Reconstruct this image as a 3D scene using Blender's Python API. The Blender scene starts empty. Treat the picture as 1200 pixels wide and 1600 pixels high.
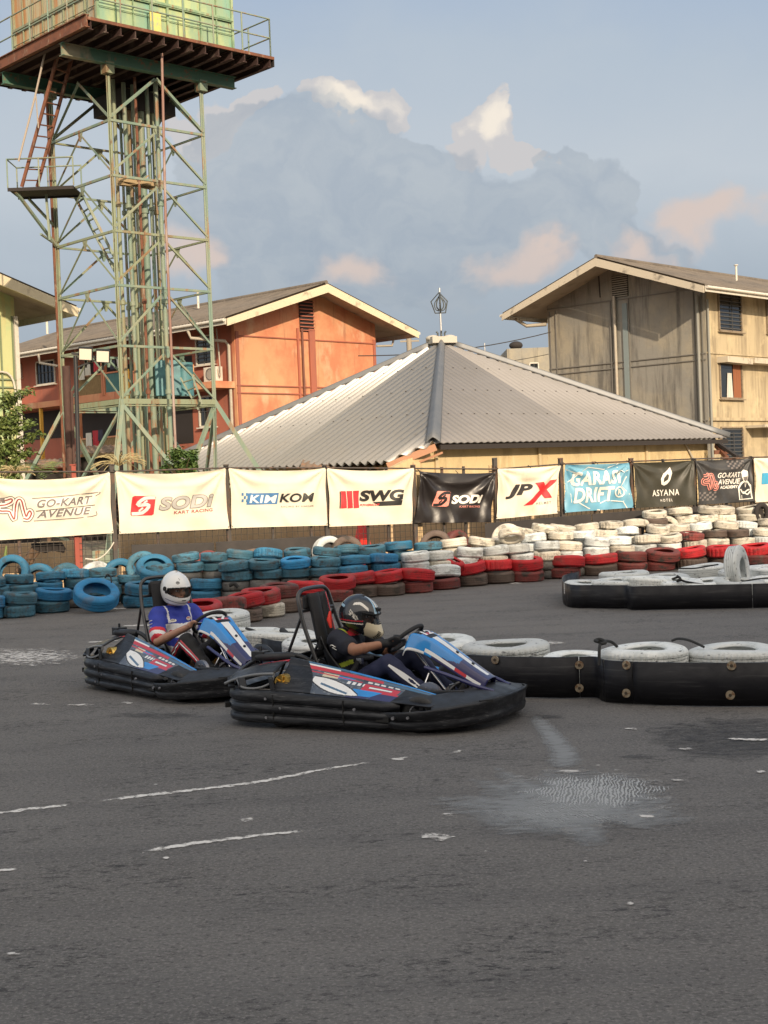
EXPO = 0.55
SKYS = 0.12
SUNE = 3.6
VEIL = 1.3
SHADE_H = 20.0
K1A, K2A = 27, 51
K1L, K2L = (-.12, 10.55, 0), (-1.72, 12.5, 0)
import bpy, math, random
from mathutils import Vector, Matrix, Quaternion
from mathutils.bvhtree import BVHTree
random.seed(7)
PI = math.pi
col = bpy.context.scene.collection
# ------------------------------------------------------------------ camera model (also used to find where things stand)
CF, CP, CR, CH = 2218.0, 0.02205, 0.040, 1.75
cp, sp, cr, sr = math.cos(CP), math.sin(CP), math.cos(CR), math.sin(CR)
def ray(X, Y):
    dx, dy = X - 600, Y - 800
    x = dx*cr - dy*sr; y = dx*sr + dy*cr
    return Vector((x, CF*cp - y*sp, -CF*sp - y*cp))
def at(X, Y, d):
    r = ray(X, Y); return Vector((0, 0, CH)) + r*(d/r.y)
def gnd(X, Y, z=0.0):
    r = ray(X, Y); return Vector((0, 0, CH)) + r*((z - CH)/r.z)
def on_plane(X, Y, p, n):
    r = ray(X, Y); o = Vector((0, 0, CH))
    return o + r*((p - o).dot(n)/r.dot(n))
# ------------------------------------------------------------------ naming
def tag(o, label=None, cat=None, group=None, kind=None):
    if label: o['label'] = label
    if cat: o['category'] = cat
    if group: o['group'] = group
    if kind: o['kind'] = kind
    return o
def empty(name, loc, rz=0.0, label=None, cat=None, group=None):
    o = bpy.data.objects.new(name, None); col.objects.link(o)
    o.empty_display_size = 0.2
    o.location = loc; o.rotation_euler = (0, 0, rz)
    return tag(o, label, cat, group)
def wpar(o, root):
    """parent a mesh written in world coordinates"""
    o.parent = root
    r = root
    m = Matrix.Identity(4)
    while r is not None:
        if r.type == 'EMPTY':
            m = Matrix.LocRotScale(r.location, r.rotation_euler, r.scale) @ m
        r = r.parent
    if root.type == 'EMPTY': o.matrix_parent_inverse = m.inverted()
    return o
class MB:
    def __init__(s): s.v = []; s.f = []; s.m = []; s.sm = []
    def add(s, vs, fs, mi=0, smooth=False):
        b = len(s.v); s.v += [tuple(p) for p in vs]
        for f in fs:
            s.f.append(tuple(b+i for i in f)); s.m.append(mi); s.sm.append(smooth)
        return s
    def box(s, c, size, rz=0, mi=0, M=None):
        hx, hy, hz = size[0]/2, size[1]/2, size[2]/2
        c = Vector(c); R = Matrix.Rotation(rz, 3, 'Z') if M is None else M
        vs = [c + R @ Vector((x*hx, y*hy, z*hz)) for z in (-1, 1) for y in (-1, 1) for x in (-1, 1)]
        return s.add(vs, [(0,2,3,1),(4,5,7,6),(0,1,5,4),(2,6,7,3),(0,4,6,2),(1,3,7,5)], mi)
    def beam(s, p0, p1, w, h, mi=0, up=Vector((0,0,1))):
        p0, p1 = Vector(p0), Vector(p1); d = (p1-p0); L = d.length
        if L < 1e-6: return s
        d /= L
        x = d.cross(up)
        if x.length < 1e-3: x = d.cross(Vector((1,0,0)))
        x.normalize(); z = x.cross(d)
        M = Matrix((x, d, z)).transposed()
        return s.box((p0+p1)/2, (w, L, h), mi=mi, M=M)
    def angle_iron(s, p0, p1, w, t, mi=0, side=1, up=Vector((0,0,1))):
        """L-section: two thin legs"""
        p0, p1 = Vector(p0), Vector(p1); d = (p1-p0).normalized()
        x = d.cross(up)
        if x.length < 1e-3: x = d.cross(Vector((1,0,0)))
        x.normalize(); z = x.cross(d)
        s.beam(p0 + x*side*(w/2-t/2), p1 + x*side*(w/2-t/2), t, w, mi, up)
        s.beam(p0 - z*(w/2-t/2) - x*side*t/2, p1 - z*(w/2-t/2) - x*side*t/2, w-t, t, mi, up)
        return s
    def tube(s, pts, r, n=8, mi=0, closed=False, cap=True, rr=None):
        pts = [Vector(p) for p in pts]; N = len(pts)
        rings = []; prev = None
        for i, p in enumerate(pts):
            a = pts[(i-1) % N] if (closed or i > 0) else p
            b = pts[(i+1) % N] if (closed or i < N-1) else p
            t = (b-a)
            if t.length < 1e-9: t = Vector((0,0,1))
            t.normalize()
            if prev is None:
                u = t.orthogonal().normalized()
            else:
                u = prev - t*prev.dot(t)
                u = u.normalized() if u.length > 1e-6 else t.orthogonal().normalized()
            prev = u; w = t.cross(u)
            ri = rr[i] if rr else r
            rings.append([p + (u*math.cos(2*PI*k/n) + w*math.sin(2*PI*k/n))*ri for k in range(n)])
        vs = [q for g in rings for q in g]; fs = []
        for i in range(N if closed else N-1):
            a = i*n; b = ((i+1) % N)*n
            for k in range(n):
                fs.append((a+k, a+(k+1) % n, b+(k+1) % n, b+k))
        s.add(vs, fs, mi, True)
        if cap and not closed:
            s.add(rings[0], [tuple(range(n))[::-1]], mi); s.add(rings[-1], [tuple(range(n))], mi)
        return s
    def cyl(s, p0, p1, r, n=16, mi=0, r1=None): return s.tube([p0, p1], r, n, mi, rr=[r, r if r1 is None else r1])
    def ell(s, c, rad, R=None, nu=20, nv=12, mi=0):
        c = Vector(c); R = R or Matrix.Identity(3)
        vs = [c + R @ Vector((0,0,rad[2]))]
        for j in range(1, nv):
            t = PI*j/nv
            for i in range(nu):
                a = 2*PI*i/nu
                vs.append(c + R @ Vector((rad[0]*math.sin(t)*math.cos(a), rad[1]*math.sin(t)*math.sin(a), rad[2]*math.cos(t))))
        vs.append(c + R @ Vector((0,0,-rad[2])))
        fs = [(0, 1+i, 1+(i+1) % nu) for i in range(nu)]
        for j in range(nv-2):
            for i in range(nu):
                a = 1+j*nu
                fs.append((a+i, a+nu+i, a+nu+(i+1) % nu, a+(i+1) % nu))
        e = len(vs)-1; a = 1+(nv-2)*nu
        fs += [(e, a+(i+1) % nu, a+i) for i in range(nu)]
        return s.add(vs, fs, mi, True)
    def capsule(s, p0, r0, p1, r1, n=16):
        p0, p1 = Vector(p0), Vector(p1)
        s.tube([p0, p1], r0, n, rr=[r0, r1]); s.ell(p0, (r0,)*3, nu=n, nv=10); s.ell(p1, (r1,)*3, nu=n, nv=10); return s
    def limb(s, pts, rs, n=16):
        for i in range(len(pts)-1): s.capsule(pts[i], rs[i], pts[i+1], rs[i+1], n)
        return s
    def grid(s, fn, nu, nv, mi=0, smooth=True, mfn=None, wrap=False):
        b = len(s.v)
        for j in range(nv+1):
            for i in range(nu if wrap else nu+1):
                s.v.append(tuple(fn(i/nu, j/nv)))
        W = nu if wrap else nu+1
        for j in range(nv):
            for i in range(nu):
                i2 = (i+1) % W if wrap else i+1
                mm = mfn((i+.5)/nu, (j+.5)/nv) if mfn else mi
                if mm is None: continue
                s.f.append((b+j*W+i, b+j*W+i2, b+(j+1)*W+i2, b+(j+1)*W+i)); s.m.append(mm); s.sm.append(smooth)
        return s
    def prism(s, pts, n, t, mi=0):
        """flat outline pts (3D) extruded by t along n"""
        n = Vector(n).normalized(); pts = [Vector(p) for p in pts]; k = len(pts)
        vs = pts + [p + n*t for p in pts]
        fs = [tuple(range(k))[::-1], tuple(range(k, 2*k))] + [(i, (i+1) % k, k+(i+1) % k, k+i) for i in range(k)]
        return s.add(vs, fs, mi)
    def sweep(s, path, prof, mi=0, smooth=True, z0=0.0, zs=None, cap=True):
        """path: plan points; prof(i)-> list of (outward, z). outward = right of travel"""
        N = len(path); rings = []
        for i in range(N):
            a = Vector(path[max(0, i-1)]); b = Vector(path[min(N-1, i+1)])
            t = (b-a); t.z = 0; t.normalize(); o = Vector((t.y, -t.x, 0))
            p = Vector(path[i]); rings.append([p + o*q[0] + Vector((0,0,q[1])) for q in prof(i)])
        K = len(rings[0]); fs = []
        for i in range(N-1):
            for k in range(K-1): fs.append((i*K+k, (i+1)*K+k, (i+1)*K+k+1, i*K+k+1))
        return s.add([q for r in rings for q in r], fs, mi, smooth)
    def lathe(s, prof, n=48, mi=0, axis='Z', c=(0,0,0), smooth=True, mfn=None):
        """prof list of (r, h); closed if first==last"""
        c = Vector(c); K = len(prof); vs = []
        for i in range(n):
            a = 2*PI*i/n
            for r, h in prof:
                if axis == 'Z': q = Vector((r*math.cos(a), r*math.sin(a), h))
                elif axis == 'Y': q = Vector((r*math.cos(a), h, r*math.sin(a)))
                else: q = Vector((h, r*math.cos(a), r*math.sin(a)))
                vs.append(c+q)
        b = len(s.v); s.v += [tuple(p) for p in vs]
        for i in range(n):
            j = (i+1) % n
            for k in range(K-1):
                s.f.append((b+i*K+k, b+j*K+k, b+j*K+k+1, b+i*K+k+1)); s.m.append(mfn(k) if mfn else mi); s.sm.append(smooth)
        return s
    def mesh(s, name):
        me = bpy.data.meshes.new(name); me.from_pydata(s.v, [], s.f)
        me.polygons.foreach_set('material_index', s.m); me.polygons.foreach_set('use_smooth', s.sm)
        me.validate(); me.update(); return me
    def build(s, name, mats, parent=None, world=False, bevel=0, solid=0, recalc=False):
        me = s.mesh(name)
        if recalc:
            import bmesh
            b = bmesh.new(); b.from_mesh(me); bmesh.ops.remove_doubles(b, verts=b.verts, dist=1e-5)
            bmesh.ops.recalc_face_normals(b, faces=b.faces); b.to_mesh(me); b.free()
        if not isinstance(mats, (list, tuple)): mats = [mats]
        for m in mats: me.materials.append(m)
        o = bpy.data.objects.new(name, me); col.objects.link(o)
        if parent is not None:
            if world: wpar(o, parent)
            else: o.parent = parent
        if solid:
            md = o.modifiers.new('solid', 'SOLIDIFY'); md.thickness = abs(solid); md.offset = -1 if solid > 0 else 1
        if bevel:
            md = o.modifiers.new('bevel', 'BEVEL'); md.width = bevel; md.segments = 2; md.limit_method = 'ANGLE'; md.angle_limit = 0.6
        return o
def organic(mb, voxel, smooth=4, name='body'):
    """fuse overlapping closed shapes into one continuous surface"""
    me = mb.mesh(name); o = bpy.data.objects.new('tmp', me); col.objects.link(o)
    r = o.modifiers.new('r', 'REMESH'); r.mode = 'VOXEL'; r.voxel_size = voxel; r.use_smooth_shade = True
    if smooth:
        m = o.modifiers.new('s', 'SMOOTH'); m.factor = .5; m.iterations = smooth
    dg = bpy.context.evaluated_depsgraph_get(); dg.update()
    me2 = bpy.data.meshes.new_from_object(o.evaluated_get(dg)); me2.name = name
    bpy.data.objects.remove(o); bpy.data.meshes.remove(me)
    for p in me2.polygons: p.use_smooth = True
    return me2
def obj_of(name, me, mats, parent=None):
    me.materials.clear()
    for m in (mats if isinstance(mats, (list, tuple)) else [mats]): me.materials.append(m)
    o = bpy.data.objects.new(name, me); col.objects.link(o); o.parent = parent; return o
def catmull(pts, n=8, closed=False):
    pts = [Vector(p) for p in pts]; out = []; N = len(pts)
    for i in range(N if closed else N-1):
        p0 = pts[(i-1) % N] if closed or i > 0 else pts[i]*2-pts[i+1]
        p1 = pts[i]; p2 = pts[(i+1) % N]
        p3 = pts[(i+2) % N] if closed or i < N-2 else p2*2-p1
        for k in range(n):
            t = k/n
            out.append(0.5*((2*p1) + (p2-p0)*t + (2*p0-5*p1+4*p2-p3)*t*t + (3*p1-p0-3*p2+p3)*t**3))
    if not closed: out.append(pts[-1])
    return out
def text_mesh(body, shear=0.0, bold=0.0, spacing=1.0, sub=0.12):
    """flat lettering, scaled to the unit box; returns verts (x,y) and triangles"""
    import bmesh
    cu = bpy.data.curves.new('t', 'FONT'); cu.body = body; cu.size = 1; cu.shear = shear; cu.offset = bold
    cu.space_character = spacing; cu.fill_mode = 'FRONT'; cu.resolution_u = 4
    o = bpy.data.objects.new('t', cu); col.objects.link(o)
    dg = bpy.context.evaluated_depsgraph_get(); dg.update()
    me = bpy.data.meshes.new_from_object(o.evaluated_get(dg))
    b = bmesh.new(); b.from_mesh(me); bmesh.ops.triangulate(b, faces=b.faces)
    for _ in range(3):
        es = [e for e in b.edges if e.calc_length() > sub]
        if es: bmesh.ops.subdivide_edges(b, edges=es, cuts=1); bmesh.ops.triangulate(b, faces=b.faces)
    vs = [v.co.copy() for v in b.verts]; b.verts.index_update(); fs = [tuple(v.index for v in f.verts) for f in b.faces]
    b.free(); bpy.data.objects.remove(o); bpy.data.meshes.remove(me); bpy.data.curves.remove(cu)
    return vs, fs
def unit(vs):
    x0 = min(v.x for v in vs); x1 = max(v.x for v in vs); y0 = min(v.y for v in vs); y1 = max(v.y for v in vs)
    return [((v.x-x0)/(x1-x0), (v.y-y0)/(y1-y0)) for v in vs]
# ------------------------------------------------------------------ materials
def srgb(r, g, b):
    f = lambda c: (c/255/12.92) if c/255 <= .04045 else ((c/255+.055)/1.055)**2.4
    return (f(r), f(g), f(b), 1)
def c4(c): return tuple(c) if len(c) == 4 else (*c, 1)
def mat(name, base, rough=.7, metal=0.0, layers=(), bump=0.0, bscale=60, spec=.5, rand=False, coat=0.0, rbump=None, alpha=None, rvar=0.0):
    """layers: (colour, scale, stretch(x,y,z), lo, hi, amount) noise masks laid over the base colour"""
    m = bpy.data.materials.new(name); m.use_nodes = True; nt = m.node_tree; N = nt.nodes; L = nt.links
    P = N['Principled BSDF']; P.inputs['Roughness'].default_value = rough; P.inputs['Metallic'].default_value = metal
    P.inputs['Specular IOR Level'].default_value = spec; P.inputs['Coat Weight'].default_value = coat
    tc = N.new('ShaderNodeTexCoord'); vec = tc.outputs['Object']
    if rand:
        oi = N.new('ShaderNodeObjectInfo'); mu = N.new('ShaderNodeVectorMath'); mu.operation = 'MULTIPLY_ADD'
        cx = N.new('ShaderNodeCombineXYZ')
        for k in range(3): L.new(oi.outputs['Random'], cx.inputs[k])
        L.new(cx.outputs[0], mu.inputs[0]); mu.inputs[1].default_value = (37, 91, 53); L.new(vec, mu.inputs[2]); vec = mu.outputs[0]
    cur = N.new('ShaderNodeRGB'); cur.outputs[0].default_value = c4(base); cur = cur.outputs[0]
    if rand:
        hs = N.new('ShaderNodeHueSaturation'); mr = N.new('ShaderNodeMapRange'); L.new(oi.outputs['Random'], mr.inputs[0])
        mr.inputs[3].default_value = .72; mr.inputs[4].default_value = 1.18
        L.new(mr.outputs[0], hs.inputs['Value']); L.new(cur, hs.inputs['Color']); cur = hs.outputs[0]
    for (c, sc, st, lo, hi, am) in layers:
        mp = N.new('ShaderNodeMapping'); mp.inputs['Scale'].default_value = st; L.new(vec, mp.inputs[0])
        nz = N.new('ShaderNodeTexNoise'); nz.inputs['Scale'].default_value = sc; nz.inputs['Detail'].default_value = 6
        nz.inputs['Roughness'].default_value = .62; L.new(mp.outputs[0], nz.inputs[0])
        r = N.new('ShaderNodeMapRange'); r.inputs[1].default_value = lo; r.inputs[2].default_value = hi; r.inputs[4].default_value = am
        L.new(nz.outputs[0], r.inputs[0])
        mx = N.new('ShaderNodeMix'); mx.data_type = 'RGBA'; L.new(r.outputs[0], mx.inputs['Factor']); L.new(cur, mx.inputs['A'])
        mx.inputs['B'].default_value = c4(c); cur = mx.outputs['Result']
    L.new(cur, P.inputs['Base Color'])
    if rvar:
        nz = N.new('ShaderNodeTexNoise'); nz.inputs['Scale'].default_value = 9; L.new(vec, nz.inputs[0])
        r = N.new('ShaderNodeMapRange'); r.inputs[1].default_value = .3; r.inputs[2].default_value = .7; r.inputs[3].default_value = max(.05, rough-rvar); r.inputs[4].default_value = min(1, rough+rvar)
        L.new(nz.outputs[0], r.inputs[0]); L.new(r.outputs[0], P.inputs['Roughness'])
    if bump:
        nz = N.new('ShaderNodeTexNoise'); nz.inputs['Scale'].default_value = bscale; nz.inputs['Detail'].default_value = 5; L.new(vec, nz.inputs[0])
        b = N.new('ShaderNodeBump'); b.inputs['Strength'].default_value = 1; b.inputs['Distance'].default_value = bump; L.new(nz.outputs[0], b.inputs['Height'])
        L.new(b.outputs[0], P.inputs['Normal'])
    if alpha is not None:
        P.inputs['Alpha'].default_value = alpha
    m['P'] = 1
    return m
S1 = (1, 1, 1)
BLK = (.012, .012, .013)
def painted_rubber(name, c, wear=.35, c2=None):
    wear = min(1, wear*1.25)
    return mat(name, c, .62, layers=[(c2 or tuple(x*.6 for x in c), 5, S1, .4, .65, .6), ((.05, .042, .036), 5.5, (1,1,1.8), .53, .62, wear), ((.17,.15,.125), 3.2, S1, .56, .72, .45), ((.045,.04,.036), 30, (1,1,3), .58, .68, wear*.8)], bump=.006, bscale=38, rand=True, spec=.3)
M = {}
M['tyre_blue'] = painted_rubber('blue_painted_rubber', (.04, .19, .33), .38, (.03,.12,.2))
M['tyre_blue2'] = painted_rubber('faded_blue_rubber', (.06, .18, .26), .6, (.045,.09,.11))
M['tyre_blue3'] = painted_rubber('bright_blue_rubber', (.03, .22, .45), .2, (.03,.15,.32))
M['tyre_white'] = painted_rubber('cream_painted_rubber', (.62, .58, .49), .45, (.45,.41,.33))
M['tyre_white2'] = painted_rubber('white_painted_rubber', (.66, .69, .68), .35, (.5,.54,.54))
M['tyre_red'] = painted_rubber('red_painted_rubber', (.48, .022, .028), .4, (.3,.02,.022))
M['tyre_red2'] = painted_rubber('dull_red_rubber', (.20, .045, .04), .85, (.11,.05,.045))
M['tyre_dirty'] = painted_rubber('dusty_brown_rubber', (.14, .105, .085), .7, (.09,.06,.05))
M['tyre_grey'] = painted_rubber('worn_grey_rubber', (.10, .10, .10), .6, (.17,.16,.14))
M['tyre_iw'] = mat('island_white_rubber', (.70, .72, .70), .5, layers=[((.42,.45,.44), 7, S1, .45, .7, .7), ((.05,.05,.05), 16, (1,1,3), .60, .66, .9)], bump=.004, bscale=60, rand=True, spec=.4)
M['belt'] = mat('black_conveyor_belt', (.010, .010, .013), .5, layers=[((.075,.075,.075), 3, (.7,.7,14), .55, .75, .5), ((.004,.004,.006), 2, S1, .5, .7, .8)], bump=.002, bscale=30, spec=.3, rvar=.12)
M['rope'] = mat('black_rope', (.02,.02,.02), .8)
M['bolt'] = mat('rusty_washer', (.42,.36,.26), .45, metal=.5, layers=[((.22,.10,.04), 40, S1, .45, .6, .8)])
M['boltd'] = mat('bolt_hole', (.06,.045,.03), .6)
M['plastic'] = mat('scuffed_black_plastic', (.010,.011,.014), .42, layers=[((.055,.058,.064), 7, (.6,1,6), .50, .66, .7), ((.10,.10,.105), 26, (.25,1,5), .60, .66, .7), ((.008,.008,.01), 3, S1, .5,.7,.6)], bump=.0015, bscale=60, spec=.32, rvar=.14)
M['plastic2'] = mat('grey_black_plastic', (.022,.024,.028), .45, layers=[((.06,.06,.065), 10, (1,3,1), .55,.72,.5)], bump=.001, bscale=80, rvar=.12, spec=.35)
M['blue'] = mat('bright_blue_vinyl', (.02,.24,.62), .25, coat=.5, layers=[((.015,.12,.35), 8, S1, .5,.7,.4)])
M['steelblue'] = mat('steel_blue_vinyl', (.05,.14,.24), .3, coat=.4, layers=[((.10,.11,.13), 12, (1,1,3), .5,.65,.6)])
M['navy'] = mat('navy_vinyl', (.022,.022,.10), .28, coat=.4)
M['white'] = mat('white_vinyl', (.78,.78,.76), .3, coat=.4, layers=[((.55,.55,.53), 20, S1, .55,.7,.4)])
M['red'] = mat('red_vinyl', (.52,.02,.035), .3, coat=.4)
M['slate'] = mat('slate_vinyl', (.07,.085,.11), .3, coat=.3, layers=[((.25,.27,.28), 26, (1,1,3), .55,.62,.6), ((.02,.03,.05), 15, S1, .5,.6,.6)])
M['yellow'] = mat('yellow_vinyl', (.7,.5,.05), .35)
M['gold'] = mat('gold_rim', (.75,.48,.12), .3, metal=.9, layers=[((.12,.08,.03), 30, S1, .55,.65,.8)])
M['chrome'] = mat('chromed_steel', (.7,.7,.72), .2, metal=1)
M['steel'] = mat('grey_steel', (.3,.3,.32), .38, metal=.8)
M['tube_black'] = mat('black_tube', (.02,.02,.022), .3, spec=.6, coat=.2)
M['slick'] = mat('kart_tyre_rubber', (.02,.02,.021), .6, layers=[((.055,.05,.045), 30, S1, .5,.7,.7)], bump=.001)
M['seat'] = mat('black_seat_shell', (.014,.014,.016), .35, spec=.5)
M['pad'] = mat('black_padding', (.018,.018,.02), .75, bump=.002, bscale=90)
M['skin'] = mat('brown_skin', (.30,.145,.085), .5, layers=[((.36,.17,.10), 14, S1, .4,.7,.6)], spec=.4)
M['skin2'] = mat('light_brown_skin', (.40,.215,.14), .5, layers=[((.45,.23,.16), 14, S1, .4,.7,.6)], spec=.4)
M['hair'] = mat('black_hair', (.01,.008,.007), .6)
M['eye'] = mat('eye_white', (.6,.58,.55), .3)
M['glove'] = mat('black_glove', (.012,.012,.013), .7, bump=.002, bscale=120)
M['shirt_dark'] = mat('black_navy_jersey', (.008,.009,.018), .75, bump=.006, bscale=14)
M['shirt_blue'] = mat('royal_blue_jersey', (.025,.045,.36), .7, bump=.008, bscale=12, layers=[((.015,.03,.22), 4, S1, .45,.7,.6)])
M['shirt_white'] = mat('white_jersey', (.72,.72,.72), .7, bump=.006, bscale=14, layers=[((.5,.52,.6), 9, S1, .5,.7,.35)])
M['shirt_red'] = mat('red_jersey_trim', (.6,.03,.05), .7)
M['lime'] = mat('lime_jersey_trim', (.42,.5,.04), .7)
M['jean'] = mat('navy_trousers', (.012,.016,.05), .8, bump=.006, bscale=16)
M['pant'] = mat('black_trousers', (.010,.010,.011), .8, bump=.006, bscale=16)
M['shoe'] = mat('grey_shoe', (.09,.08,.075), .7)
M['hel_black'] = mat('black_helmet_shell', (.012,.014,.018), .18, coat=.6, spec=.5)
M['hel_white'] = mat('white_helmet_shell', (.80,.80,.78), .2, coat=.7)
M['hel_blue'] = mat('pale_blue_helmet_stripe', (.33,.52,.66), .22, coat=.5)
M['hel_cream'] = mat('cream_face_mask', (.62,.54,.38), .4)
M['hel_liner'] = mat('helmet_liner', (.01,.01,.01), .8)
def glassy(name, c, a, rough=.05):
    m = mat(name, c, rough, alpha=a, coat=.5); return m
M['visor'] = glassy('smoked_visor', (.015,.017,.02), .5)
M['visor_clear'] = glassy('lightly_tinted_visor', (.03,.03,.03), .18)
M['cream'] = mat('cream_banner_fabric', (.72,.66,.53), .75, layers=[((.62,.55,.43), 1.6, (1,1,3), .45,.7,.5)], bump=.002, bscale=25)
M['cream2'] = mat('pale_cream_banner_fabric', (.74,.66,.53), .75, layers=[((.6,.5,.38), 3, (3,3,.7), .5,.7,.45)], bump=.002, bscale=25)
M['bblack'] = mat('black_banner_vinyl', (.018,.015,.015), .36, bump=.003, bscale=10, spec=.5)
M['bolive'] = mat('dark_olive_banner_vinyl', (.040,.038,.026), .5, layers=[((.06,.055,.04), 3, S1,.45,.7,.6)], bump=.002, bscale=16)
M['bcharcoal'] = mat('charcoal_banner_vinyl', (.035,.035,.036), .5, layers=[((.06,.058,.055), 3, S1,.45,.7,.6)], bump=.002, bscale=16)
M['bblue'] = mat('sky_blue_banner_vinyl', (.14,.36,.50), .5, layers=[((.25,.45,.55), 2.2, S1,.45,.7,.7)], bump=.002, bscale=20)
M['ink'] = mat('black_ink', (.02,.018,.017), .6)
M['inkgrey'] = mat('grey_ink', (.16,.14,.13), .6)
M['inkred'] = mat('red_ink', (.62,.025,.03), .6)
M['inkrust'] = mat('dark_red_ink', (.30,.05,.045), .6)
M['inkblue'] = mat('blue_ink', (.05,.17,.36), .6)
M['inksky'] = mat('sky_ink', (.05,.32,.52), .6)
M['inkwhite'] = mat('white_ink', (.80,.76,.68), .6)
M['inkpink'] = mat('salmon_ink', (.78,.28,.22), .6)
M['inkmid'] = mat('mid_grey_ink', (.42,.40,.37), .6)
M['inksilver'] = mat('silver_ink', (.62,.60,.56), .6)
M['wire'] = mat('dark_wire_mesh', (.05,.042,.035), .6, metal=.3)
M['post'] = mat('dark_fence_post', (.06,.05,.042), .6, layers=[((.20,.09,.045), 8, (1,1,.5), .5,.65,.6)])
M['redpost'] = mat('red_rusty_post', (.30,.06,.035), .6)
M['sheet'] = mat('dark_plastic_sheet', (.022,.019,.018), .6, layers=[((.06,.05,.045), 2, S1,.4,.7,.6)])
M['beamgreen'] = mat('dark_green_beam', (.055,.14,.095), .6, layers=[((.30,.26,.18), .9, (1,1,.4), .56,.66,.8), ((.24,.09,.04), 5, S1, .58,.66,.85)], bump=.003, bscale=30)
M['green'] = mat('weathered_green_paint', (.17,.27,.16), .6, layers=[((.40,.46,.26), 3, (1,1,.4), .45,.65,.7), ((.26,.10,.035), 5, (1,1,.3), .57,.66,.85), ((.11,.05,.03), 14, (1,1,.4), .60,.68,.8)], bump=.003, bscale=30)
M['green2'] = mat('faded_green_steel', (.16,.23,.18), .6, layers=[((.27,.27,.18), 2, (1,1,.3), .42,.62,.8), ((.27,.12,.05), 4, (1,1,.25), .56,.64,.8)], bump=.003, bscale=30)
M['rust'] = mat('rusty_steel', (.17,.062,.030), .75, layers=[((.10,.04,.022), 4, S1,.45,.62,.8), ((.34,.28,.2), 6, (1,1,.4), .58,.68,.6)], bump=.004, bscale=40)
M['rustg'] = mat('rust_streaked_green_steel', (.22,.25,.16), .65, layers=[((.22,.12,.055), 2.2, (1,1,.22), .52,.62,.85), ((.15,.06,.03), 9, (1,1,.4), .60,.68,.8)], bump=.003, bscale=30)
M['tankg'] = mat('tank_green_panels', (.25,.35,.22), .6, layers=[((.46,.50,.22), 1.1, (1,1,.5), .45,.62,.8), ((.16,.34,.27), 1.4, (1.3,1.3,.2), .5,.66,.7), ((.30,.13,.05), 2.4, (2,2,.22), .60,.68,.8)], bump=.003, bscale=20)
M['tanko'] = mat('tank_rust_streaked_panels', (.40,.38,.24), .65, layers=[((.38,.17,.06), 1.6, (2.2,2.2,.18), .46,.60,.9), ((.30,.32,.26), 2, (2,2,.2), .5,.66,.7)], bump=.003, bscale=20)
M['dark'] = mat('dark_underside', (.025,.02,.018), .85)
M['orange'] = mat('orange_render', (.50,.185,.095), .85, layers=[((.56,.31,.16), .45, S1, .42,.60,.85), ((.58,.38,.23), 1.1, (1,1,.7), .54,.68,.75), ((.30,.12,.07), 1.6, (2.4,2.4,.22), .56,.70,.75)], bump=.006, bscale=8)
M['orange2'] = mat('shade_and_trim_orange_render', (.36,.115,.07), .85, layers=[((.26,.10,.07), .9, (2,2,.4), .45,.65,.8)], bump=.006, bscale=8)  # darker orange for trim; on the long side it carries the weaker light
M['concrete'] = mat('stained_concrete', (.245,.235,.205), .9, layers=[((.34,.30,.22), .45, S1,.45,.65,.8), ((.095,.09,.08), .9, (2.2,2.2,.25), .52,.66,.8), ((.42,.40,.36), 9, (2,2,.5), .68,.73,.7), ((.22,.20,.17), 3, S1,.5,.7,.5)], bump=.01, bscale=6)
M['concrete_sunlit'] = mat('sunlit_concrete_render', (.44,.36,.23), .9, layers=[((.25,.20,.13), 1.1, (2.5,2.5,.25), .46,.64,.85), ((.62,.50,.30), .8, S1,.5,.66,.6), ((.10,.085,.06), 2.2, (3,3,.22), .63,.74,.7)], bump=.01, bscale=6)  # sunlit side wall: the sun's warmth and brightness are put into the colour
M['yellowwall'] = mat('ochre_render', (.54,.42,.23), .9, layers=[((.38,.29,.16), 1.4, (1.6,1.6,.5), .46,.64,.8), ((.62,.50,.30), 2.6, (2,2,.4), .55,.68,.7), ((.20,.15,.09), 5, (1,1,.6), .62,.72,.5)], bump=.008, bscale=10)
M['greenwall'] = mat('green_cream_render', (.50,.52,.26), .9, layers=[((.16,.42,.24), .35, (1,1,.9), .48,.60,.8), ((.55,.42,.2), 1.2, (2,2,.3), .55,.7,.7)], bump=.008, bscale=10)
M['fascia'] = mat('cream_painted_board', (.60,.52,.36), .8, layers=[((.25,.20,.14), 2.2, (1,1,1), .56,.68,.75)], bump=.004)
M['fascia2'] = mat('grey_cream_board', (.50,.44,.34), .8, layers=[((.16,.14,.11), 1.8, (1,1,1), .55,.66,.8)], bump=.004)
M['soffit'] = mat('soffit_board', (.42,.34,.26), .85, layers=[((.2,.16,.12), 1.5, S1,.5,.7,.6)])
M['roofdark'] = mat('grey_brown_corrugated_cement', (.15,.125,.10), .95, layers=[((.08,.07,.06), 1.2, S1,.45,.65,.7), ((.22,.19,.16), 5, S1,.55,.7,.5)], bump=.01, bscale=10)
M['roofmetal'] = mat('dull_zinc_sheet', (.225,.215,.21), .55, metal=.15, layers=[((.20,.19,.18), .8, S1,.42,.64,.6), ((.16,.13,.11), 4, (1,1,1), .63,.74,.5)], bump=.003, bscale=20)
M['roofglint'] = mat('new_zinc_sheet_with_glint', (.34,.335,.325), .42, metal=.35, layers=[((.36,.345,.32), .9, S1,.45,.64,.6), ((.22,.19,.16), 5, S1,.62,.72,.5)], bump=.003, bscale=20)  # newer sheets, paled further to carry the glint off the ribs
M['flashing'] = mat('grey_flashing', (.17,.175,.18), .5, metal=.35, layers=[((.13,.14,.15), 2, S1,.45,.65,.7), ((.3,.12,.07), 4, S1,.68,.74,.6)])
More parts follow.
